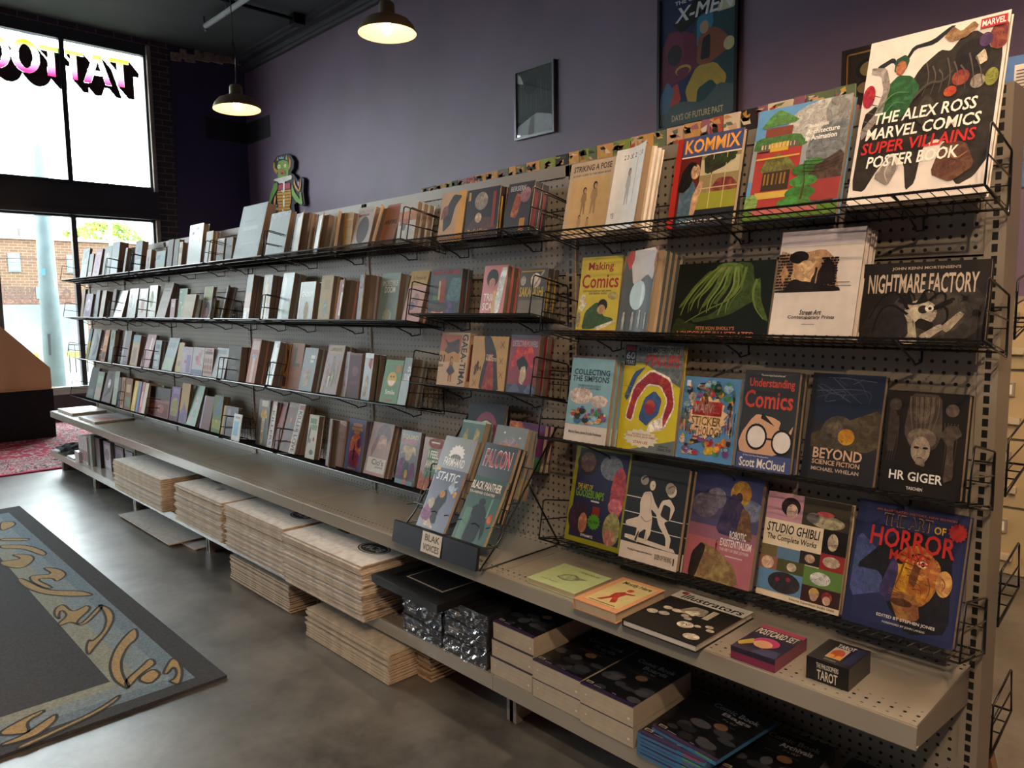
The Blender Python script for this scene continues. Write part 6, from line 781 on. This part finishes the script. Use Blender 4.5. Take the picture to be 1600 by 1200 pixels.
def x1_(m, w, d, t): hole(m, .12, .2, .25, .28, t); logo(m, .47, .24, .055, t)
def x2_(m, w, d, t): hole(m, .1, .2, .16, .2, t, '#8f8a84'); logo(m, .36, .22, .03, t, '#77736e'); hole(m, .3, .36, .1, .14, t, '#9a958e'); hole(m, w - .05, w - .02, .2, .3, t, '#1d1b19')
def x3_(m, w, d, t): hole(m, .13, .21, .2, .25, t); logo(m, .46, .17, .08, t)
def x4_(m, w, d, t): hole(m, .13, .22, .18, .23, t); logo(m, .46, .15, .085, t)
stack(-4.80, -3.94, -.435, -.05, .1885, .385, 18, 'the farthest wide stack on the base shelf', x1_, 1, splits=(.2,))
stack(-3.745, -3.13, -.43, -.06, .1885, .398, 24, 'the second stack on the base shelf', x2_, 2)
stack(-3.09, -2.49, -.43, -.06, .1885, .402, 24, 'the third stack on the base shelf', x3_, 3)
stack(-2.445, -1.84, -.455, -.06, .1885, .405, 24, 'the nearest stack, beside the black frame', x4_, 5)
stack(-3.14, -2.53, -.395, -.06, .0005, .13, 13, 'the far floor stack under the shelving', lambda m, w, d, t: None, 6, '#8d857a', (.15, .3, .5, .75, .85))
stack(-2.285, -1.69, -.445, -.05, .0005, .12, 12, 'the near floor stack under the shelving', lambda m, w, d, t: hole(m, w - .1, w - .03, .14, .146, t, '#4a4038'), 7, '#b09f88', (.15, .3, .5, .75))
stack(-1.68, -1.60, -.33, -.05, .0005, .11, 10, 'the narrow kraft pile beside the near floor stack', lambda m, w, d, t: None, 9, '#a5835c', (.5,))
for k, (x, y, z, rz, lb) in enumerate(((-4.62, -.40, .0005, .06, 'lower white cardboard sheet lying on the floor under the farthest stack'), (-4.78, -.43, .011, .0, 'upper white cardboard sheet lying on the floor under the farthest stack'))):
    o = sheet(.9, .36, .009, '#b5b2ac', (.5,)).build('flattened_box', CARD, None, (x, y, z), (0, 0, rz)); tag(o, lb, 'cardboard box', 'loose sheets on the floor')
# ---------------- goods on the base shelf, right half
def cloud_ops(seed):
    r = random.Random(seed); return [E(r.uniform(.1, .9), r.uniform(.08, .42), r.uniform(.06, .16), r.uniform(.03, .07), r.choice(['#3a3b40', '#4a4a4e', '#2c2c30'])) for _ in range(12)]
def pack_top(l1, l2, seed, strip='#3a2c4c'): return cloud_ops(seed) + [R(0, 0, 1, .045, strip), T(l1, .2, .78, .9, .86, '#98989b'), T(l2, .42, .68, .85, .76, '#98989b'), T('7" x 10.5"', .5, .62, .72, .65, '#858588'), E(.6, .5, .1, .055, '#7a5c44'), R(.3, .56, .75, .563, '#77777a'), R(.04, .06, .16, .1, '#b8ac94'), R(.055, .065, .145, .09, '#5a5248'), R(.2, .05, .34, .062, '#8d8890'), R(.55, .055, .62, .065, '#8d8890')]
fr = empty('picture_frame', (-1.765, -.462, .3705), (0, 0, -.03), 'black picture frame lying flat on the plastic-wrapped packs', 'picture frame')
m = MB(); a, b, h, e = .39, .42, .028, .055
for q in ((0, a, 0, e), (0, a, b - e, b), (0, e, e, b - e), (a - e, a, e, b - e)): m.box(*q, 0, h, '#131314')
m.build('frame', GLOSS, fr)
m = MB().box(e, a - e, e, b - e, .008, .02, '#141415'); i_ = .035
m.box(e + i_, a - e - i_, e + i_, b - e - i_, .02, .021, '#a89c8c'); m.box(e + i_ + .006, a - e - i_ - .006, e + i_ + .006, b - e - i_ - .006, .021, .0215, '#1a191a')
for t, y in (('GRAPHIC PRINT', .30), ('LIMITED EDITION', .28), ('FRAMED ART', .26)):
    V, F = letters(t)
    for f in F: m.face([(.13 + .13 * V[k][0], y + .01 * V[k][1], .0218) for k in f], '#6d665e')
m.build('mounted_print', MATTE, fr); MB().box(e, a - e, e, b - e, .022, .0235).build('glazing', GLASS, fr)
WRAP = bpy.data.materials.new('crinkled_plastic'); WRAP.use_nodes = True; n, l = nodes(WRAP); n.remove(n['Principled BSDF'])
t_ = n.new('ShaderNodeBsdfTransparent'); g_ = n.new('ShaderNodeBsdfGlossy'); g_.inputs['Roughness'].default_value = .12; x_ = n.new('ShaderNodeMixShader'); nz = n.new('ShaderNodeTexNoise'); nz.inputs['Scale'].default_value = 9; nz.inputs['Distortion'].default_value = 1.5
bp = n.new('ShaderNodeBump'); bp.inputs['Strength'].default_value = 1; bp.inputs['Distance'].default_value = .02; tc = n.new('ShaderNodeTexCoord'); l.new(tc.outputs['Object'], nz.inputs[0]); l.new(nz.outputs[0], bp.inputs['Height']); l.new(bp.outputs[0], g_.inputs['Normal']); x_.inputs[0].default_value = .16
l.new(t_.outputs[0], x_.inputs[1]); l.new(g_.outputs[0], x_.inputs[2]); l.new(x_.outputs[0], n['Material Output'].inputs[0])
def wrapped(x0, x1, y0, y1, z0, z1, label, seed):
    r = random.Random(seed); root = empty('wrapped_pack', (x0, y0, z0), label=label, cat='pack', group='plastic-wrapped black packs')
    m = MB().box(.004, x1 - x0 - .004, .004, y1 - y0, .001, z1 - z0 - .002, '#2a2a2e', top='#1b1b1f'); w = x1 - x0
    for k in range(6): zz = .006 + k * (z1 - z0 - .01) / 6; m.box(.003, w - .003, .0025, .004, zz, zz + .002, '#4a484a')
    m.box(.02, .07, .0036, .0042, .012, .03, '#a39a90'); m.build('contents', MATTE, root)
    g = MB(); nx, nz_ = 14, 5
    def pt(i, j): return (w * i / nx, r.uniform(-.006, .002), (z1 - z0) * j / nz_)
    Gd = [[pt(i, j) for j in range(nz_ + 1)] for i in range(nx + 1)]
    for i in range(nx):
        for j in range(nz_): g.face([Gd[i][j], Gd[i + 1][j], Gd[i + 1][j + 1], Gd[i][j + 1]])
    g.face([(0, 0, z1 - z0), (w, 0, z1 - z0), (w, y1 - y0, z1 - z0), (0, y1 - y0, z1 - z0)]); g.face([(w, 0, 0), (w, y1 - y0, 0), (w, y1 - y0, z1 - z0), (w, 0, z1 - z0)])
    g.build('plastic_wrap', WRAP, root)
for c, (xa, xb) in enumerate(((-1.70, -1.475), (-1.468, -1.248))):
    for k in range(3):
        wrapped(xa + .004 * k, xb - .003 * (k % 2), -.38 + .004 * k, -.08, .1885 + k * .0600, .1885 + k * .06 + .0595, ('bottom', 'middle', 'top')[k] + ' plastic-wrapped black pack, ' + ('left column under the frame' if c == 0 else 'column left of the white board packs'), c * 5 + k)
def boards(x0, x1, y0, z0, k, seed, label, h=.0562, rz=0): return slab('board_pack', label, 'pack', x0, x1, y0, y0 + .27, z0 + k * (h + .0004), z0 + k * (h + .0004) + h, '#b3a48e', '#17171a', pack_top('Comic Book', 'Boards', seed), [R(0, .95, 1, 1, '#3a2c4c')] + [R(0, y, 1, y + .012, '#9a8b76') for y in (.2, .45, .7)] + [R(.1, .5, .13, .56, '#d8d0c4'), R(.9, .3, .94, .4, '#d8d0c4')], 'packs of comic boards', rz)
for k in range(3): boards(-1.236 + .003 * k, -1.052, -.372 + .004 * k, .1885, k, k, ('bottom', 'middle', 'topmost')[k] + ' white-sided board pack in the tall stack beside wrapped packs')
for k in range(2): boards(-1.042, -.856, -.379, .1885, k, 10 + k, ('lower', 'upper')[k] + ' white-sided board pack in the middle low stack')
for k in range(2): boards(-.850, -.668, -.386, .1885, k, 20 + k, ('lower', 'upper')[k] + ' white-sided board pack beside the blue bag packs')
for k in range(7):
    slab('bag_pack', ('bottom', 'second', 'third', 'fourth', 'fifth', 'sixth', 'topmost skewed')[k] + ' blue-edged bag pack from the base shelf up', 'pack', -.645 + (.025 if k == 6 else .002 * (k % 2)), -.45 + (.025 if k == 6 else 0), -.40 + (.03 if k == 6 else 0), -.11, .1885 + k * .0105, .1885 + k * .0105 + .010, '#3c6f96', '#141518', pack_top('Comic Book', 'Bags', 30 + k, '#4a3a5c'), [R(.05, .75, .6, 1, '#4a3a5c'), R(.7, .6, .95, 1, '#a83a44' if k % 2 else '#5c9a4c')], 'packs of comic bags', -.09 if k == 6 else .02 * (k % 2))
for k in range(3):
    slab('archival_pack', ('bottom', 'middle', 'topmost')[k] + ' black archival pack with starry cover on the base shelf', 'pack', -.445, -.255, -.36 + .004 * k, -.08, .1885 + k * .0115, .1885 + k * .0115 + .011, '#4a4a4c', '#121316', pack_top('Comic Book', 'Archivals', 50 + k) + [R(.3, .9, .75, .94, '#5a2228')], [R(0, .6, 1, 1, '#b8ac98'), R(.04, .3, .2, .9, '#cfc4b0')], 'packs of archival bags', .07)
for k in range(2):
    slab('archival_pack', ('lower', 'upper')[k] + ' dark pack half hidden right of the archival packs', 'pack', -.235, -.05, -.33, -.06, .1885 + k * .0115, .1885 + k * .0115 + .011, '#3a3a3c', '#111214', pack_top('Comic Book', 'Bags', 60 + k), (), 'dark packs at the shelf end')
# goods at the far end of the base shelf
m = MB(); r = random.Random(21); nx, ny = 16, 10
Zg = [[max(.004, .045 * math.sin(3.14 * i / nx) * math.sin(3.14 * (j + .5) / ny) + r.uniform(-.012, .014) + .02) for j in range(ny + 1)] for i in range(nx + 1)]
for i in range(nx):
    for j in range(ny): m.face([(-6.66 + .36 * a / nx + .008 * (b_ % 2), -.38 + .27 * b_ / ny, .1885 + Zg[a][b_]) for a, b_ in ((i, j), (i + 1, j), (i + 1, j + 1), (i, j + 1))], '#26272b', True)
for q in range(2): m.face([(-6.6, -.385 + .0, .2 + .02 * q), (-6.45, -.385, .2 + .02 * q), (-6.45, -.383, .207 + .02 * q), (-6.6, -.383, .207 + .02 * q)], '#a8a8aa')
tag(m.build('folded_shirt', CLOTH), 'crumpled black printed shirt at the far end of the base shelf', 'shirt')
slab('small_box', 'small white square box beside the crumpled shirt', 'box', -6.04, -5.93, -.36, -.27, .1885, .265, '#b5aeb0', '#c8c6c4', [R(.2, .2, .8, .8, '#bcb8b6')], [R(.2, .2, .8, .7, '#a8a0a4')])
slab('paper_stack', 'low pile of white papers in front of the small box', 'paper', -6.25, -6.06, -.365, -.22, .1885, .2, '#b8bab6', '#c8ccc8', [R(.1, .3, .5, .7, '#8fae94')])
for k in range(5):
    x = -5.995 + .048 * k; o = MB().box(0, .04, 0, .15, 0, .19 + .004 * k, '#bab6b4', top='#d2d0cc').box(.006, .034, -.0004, 0, .02, .1, '#8a4c4c' if k in (2, 3) else '#5a5a60'); o.prism([(0, 0, .19 + .004 * k), (.04, 0, .19 + .004 * k), (.034, 0, .2 + .004 * k), (.006, 0, .2 + .004 * k)], (0, .15, 0), '#cfcdca')
    tag(o.build('boxed_figure', GLOSS, None, (x, -.34, .1885)), ('first', 'second', 'third', 'fourth', 'fifth')[k] + ' of five upright white-topped cases counted from the window', 'case', 'upright white-topped cases')
for k, (x, w, c, f, lb) in enumerate(((-5.75, .06, '#8d9690', '#6a8a70', 'grey-green upright case right of the white-topped ones'), (-5.685, .13, '#1d1e20', '#2a2c2c', 'tall black upright box beside the grey-green case'), (-5.54, .17, '#6d6870', '#a39aa0', 'grey portrait print standing behind the black box'), (-5.35, .2, '#2c2c36', '#55566a', 'dark cartoon print standing on the base shelf'), (-5.13, .14, '#4a5a6a', '#6a7c8c', 'blue-grey print standing beside the widest cardboard stack'))):
    slab('boxed_print', lb, 'box', x, x + w, -.33 + .02 * k, -.26, .1885, .42 - .012 * k, c, c, (), [R(.1, .1, .9, .9, f), E(.5, .55, .3, .2, c)])
# ---------------- by the window: draped plinth and slanted kraft board
tag(MB().box(-9.45, -8.62, -1.5, .09, .011, .525, '#14141c').build('draped_plinth', CLOTH), 'black cloth-draped plinth standing on the oriental rug', 'plinth')
m = MB(); m.prism([(-8.64, .085, .526), (-8.64, .085, .745), (-8.64, -.30, 1.165), (-8.64, -1.1, 1.99), (-8.64, -1.45, 1.99), (-8.64, -1.45, .526)], (-.62, 0, 0), '#a8835c'); m.box(-9.28, -8.6, -1.47, .125, .526, .532, '#77603f')
tag(m.build('kraft_display', paint('kraft_board', .8, ns=3, na=.06, col='#c9a683')), 'tan slant-sided kraft board display on the black plinth', 'display')
# ---------------- on the walls
ct = MB(); first = True; ol = [(x, z) for x, z in AL[0][1]]
ct.prism([(x, 2.945, z) for x, z in ol], (0, .05, 0), '#15121a')
for k, (c, p) in enumerate(AL[1:]): ct.face([(x, 2.944 - .0006 * k, z) for x, z in p], c)
tag(ct.build('monster_cutout', PLAIN), 'painted green horned monster cutout with white ruff on the wall', 'wall art')
def framed(label, x0, x1, z0, z1, fcol, fw, base, ops, y=3.0, inner=None, glaze=True):
    f = empty('framed_picture', (x0, y, z0), label=label, cat='framed picture'); w, h = x1 - x0, z1 - z0
    m = MB(); 
    for q in ((0, w, 0, fw), (0, w, h - fw, h), (0, fw, fw, h - fw), (w - fw, w, fw, h - fw)): m.box(q[0], q[1], -.032, -.001, q[2], q[3], fcol)
    m.build('frame', GLOSS, f)
    m = MB(); a, b = w - 2 * fw, h - 2 * fw; m.box(fw, w - fw, -.014, -.004, fw, h - fw, base); k = 0
    if inner:
        for q in ((0, a, 0, .012), (0, a, b - .012, b), (0, .012, 0, b), (a - .012, a, 0, b)): m.box(fw + q[0], fw + q[1], -.022, -.013, fw + q[2], fw + q[3], inner)
    for V, F, c in [z for op in ops for z in op]:
        k += 1
        for q in F: m.face([(fw + min(max(V[i][0], 0), 1) * a, -.0142 - .0001 * k, fw + min(max(V[i][1], 0), 1) * b) for i in q], c)
    m.build('picture', MATTE, f)
    if glaze: MB().box(fw, w - fw, -.026, -.024, fw, h - fw).build('glazing', GLASS, f)
framed('large black-framed comic poster with tilted white title lettering', -2.985, -2.322, 2.635, 3.60, '#0f0f11', .022, '#1f2c54', [G([(.5, 0), (.45, .8), (1, 1), (1, 0)], '#24444c'), G([(.5, .55), (.5, .78), (.7, .82), (.72, .7)], '#2c7a9c'), G([(.0, .3), (.03, .62), (.12, .74), (.3, .72), (.5, .66), (.5, .42), (.38, .36), (.2, .33)], '#6d2040'), E(.2, .6, .13, .13, '#7a2a48'), E(.2, .55, .1, .08, '#2a1c28'), E(.32, .42, .11, .04, '#b08c3c'), E(.32, .41, .09, .03, '#6d2040'), G([(.5, .45), (.52, .62), (.62, .7), (.8, .66), (.95, .55), (.88, .48), (.7, .43), (.6, .4)], '#8a4c34'), G([(.55, .46), (.58, .62), (.68, .64), (.68, .46)], '#191a20'), E(.6, .7, .06, .05, '#a88c74'), E(.92, .53, .07, .05, '#c3b48c'), G([(.5, .42), (.35, .26), (.4, .14), (.5, .12), (.52, .25), (.7, .3), (.85, .18), (.9, .3), (.75, .42)], '#a8903c'), G([(.36, .16), (.52, .13), (.5, .1), (.38, .1)], '#7a4424'), G([(0, 0), (0, .14), (.3, .18), (.6, .14), (.8, .26), (1, .22), (1, 0)], '#4a5c60'), G([(.05, .14), (.15, .3), (.25, .33), (.3, .18)], '#a83c34'), G([(0, .24), (.1, .36), (.2, .28), (.12, .12), (0, .1)], '#4a6a8c'), G([(.75, .78), (.8, .86), (1, .9), (1, .78)], '#c3b99c'), T('THE UNCANNY', .2, .925, .82, .955, '#d8d8dc'), G([(.16, .79), (.26, .79), (.5, .95), (.95, .96), (.95, .86), (.6, .82), (.3, .7)], '#16161c'), T('X-MEN', .22, .79, .97, .9, '#d8d6d4', .35), T('DAYS OF FUTURE PAST', .17, .035, .86, .085, '#c8b48c')])
framed('small grey-framed dark sketch left of the big poster', -4.525, -4.04, 2.82, 3.42, '#5c5c62', .022, '#2c2a2c', [G([(0, .85), (.2, .8), (.1, .95), (0, 1)], '#b9b8b4')] + [G([(.1 + .07 * k, .95 - .05 * (k % 4)), (.14 + .07 * k, .5 + .04 * (k % 3)), (.13 + .07 * k, .3), (.11 + .07 * k, .55)], ('#4a4648', '#3a3638')[k % 2]) for k in range(12)] + [E(.4, .75, .2, .12, '#1a181a'), G([(0, 0), (0, .16), (.3, .25), (.5, .33), (1, .24), (1, 0)], '#a8a9ac'), G([(.3, 0), (.38, .26), (.5, .3), (.48, 0)], '#7a7478'), G([(0, .16), (.3, .25), (.6, .33), (1, .24), (1, .4), (0, .3)], '#221f22')])  # pale shape along the bottom paints window glare into the sketch
fo = framed('dark frame with gold lining and ornate brown picture behind the huge poster book', -1.60, -1.10, 2.30, 2.89, '#1b1612', .025, '#3a2c1c', [E(.3, .8, .18, .12, '#1c1814'), E(.3, .8, .12, .08, '#a88c5c'), E(.25, .6, .13, .09, '#1c1814'), E(.25, .6, .1, .06, '#9a7c50'), E(.6, .7, .2, .15, '#1c1814')] + [CR(.05, .05, .95, .5, 3)], inner='#b88a4c')
# ---------------- tan filing cabinet behind the shelving, far right
cb = empty('drawer_cabinet', (-.62, 2.27, 0), label='tan steel drawer cabinet against the back wall, far right', cat='cabinet')
MB().box(0, 2.6, 0, .7, 0, 1.36, '#a08c68').build('body', STEEL, cb)
for j in range(4):
    for i in range(4):
        x = .02 + .64 * i; z = .03 + .33 * j; d_ = MB().box(x, x + .62, -.018, 0, z, z + .315, '#ab9872').build('drawer', METAL, cb)
        MB().box(x + .10, x + .17, -.03, -.018, z + .2, z + .265, '#8c8474').box(x + .11, x + .16, -.031, -.03, z + .21, z + .255, '#d8d4c8').build('label_holder', METAL, d_); MB().box(x + .08, x + .2, -.045, -.018, z + .07, z + .1, '#b5a88c').build('handle', METAL, d_)
# ---------------- ceiling services
m = MB().tube([(-8.67, 1.95, 4.66), (4.5, 1.98, 4.62)], .03, 10, '#9aa0a4'); m.tube([(-8.7, 1.95, 4.775), (-8.7, 1.95, 4.66), (-8.68, 1.95, 4.61), (-8.62, 1.95, 4.61)], .012, 6, '#5c6064')
sp_ = empty('sprinkler_pipe', (0, 0, 0), label='thin grey pipe hung just below the dark ceiling', cat='pipe'); m.build('pipe', METAL, sp_); MB().tube([(-8.1, 1.955, 4.775), (-8.1, 1.955, 4.62)], .01, 6, '#6d7276').build('hanger', METAL, sp_)
cd = empty('cable_conduit', (0, 0, 0), label='black conduit crossing the ceiling to the cornice', cat='conduit'); MB().tube([(-7.98, -2, 4.72), (-7.92, 2.72, 4.72)], .022, 8).build('tube', WIRE, cd); MB().box(-7.98, -7.86, 2.66, 2.8, 4.66, 4.775).build('junction_box', WIRE, cd)
# ---------------- pendant lamps
def bulb_mat(name, s, c):
    m = bpy.data.materials.new(name); m.use_nodes = True; n, l = nodes(m); b_ = n['Principled BSDF']; nz = n.new('ShaderNodeTexNoise'); nz.inputs['Scale'].default_value = 2
    mp = n.new('ShaderNodeMapRange'); mp.inputs[3].default_value = s * .98; mp.inputs[4].default_value = s * 1.02; l.new(nz.outputs[0], mp.inputs[0]); l.new(mp.outputs[0], b_.inputs['Emission Strength']); b_.inputs['Emission Color'].default_value = c; b_.inputs['Base Color'].default_value = (.8, .7, .5, 1); return m
BULB = bulb_mat('bright_bulb', LAMP_STRENGTH, (1, .73, .50, 1)); KEY = bulb_mat('counter_bulb', LAMP_STRENGTH * 1.15, (1, .73, .50, 1)); DIM = bulb_mat('aisle_bulb', LAMP_STRENGTH * .35, (1, .55, .3, 1)); SOFT = bulb_mat('soft_bulb', 60, (1, .62, .30, 1))
BRONZE = paint('brushed_bronze', .35, metal=.55, ns=6, na=.15, col='#93856a'); INNER = paint('cream_enamel', .5, ns=5, na=.05, col='#e3d9c4')
def pendant(x, y, z, label, loop=False, tilt=0, bulb=None):
    r = empty('pendant_lamp', (x, y, z), (0, tilt, 0), label, 'lamp', 'pendant lamps')
    MB().lathe([(.182, -.045), (.178, -.03), (.165, .0), (.135, .032), (.09, .052), (.055, .06), (.05, .075), (.048, .13), (.042, .14), (.012, .142), (.012, .15), (0, .15)], 40).build('shade', BRONZE, r)
    MB().lathe([(.181, -.0452), (.174, -.03), (.16, -.002), (.13, .028), (.085, .047), (.03, .054), (0, .055)], 40).build('reflector', INNER, r)
    MB().lathe([(0, -.05), (.016, -.047), (.028, -.037), (.034, -.022), (.032, -.004), (.022, .018), (.016, .04), (0, .05)], 20).build('bulb', bulb or BULB, r)
    c = MB()
    if loop: c.tube([(0, 0, .14), (.02, .01, .3), (-.02, 0, .47), (0, 0, .5)], .004).tube([(.0, 0, .5), (.03, 0, .36), (.01, 0, .15)], .004); c.tube([(0, 0, .5), (0, 0, 4.78 - z)], .004)
    else: c.tube([(0, 0, .14), (0, 0, 4.78 - z)], .004)
    c.build('cord', WIRE, r); return r
pendant(-3.595, .962, 3.09, 'nearer bronze pendant lamp lit warm against the violet wall', bulb=SOFT)
pendant(-5.466, .819, 2.96, 'farther bronze pendant lamp with looped cord near the corner', True, -.03, SOFT)
for k, (x, y, z) in enumerate(EXTRA): pendant(x, y, z, 'lit bronze pendant lamp over the aisle, outside the picture', bulb=(DIM, DIM, KEY, BULB, BULB)[k])
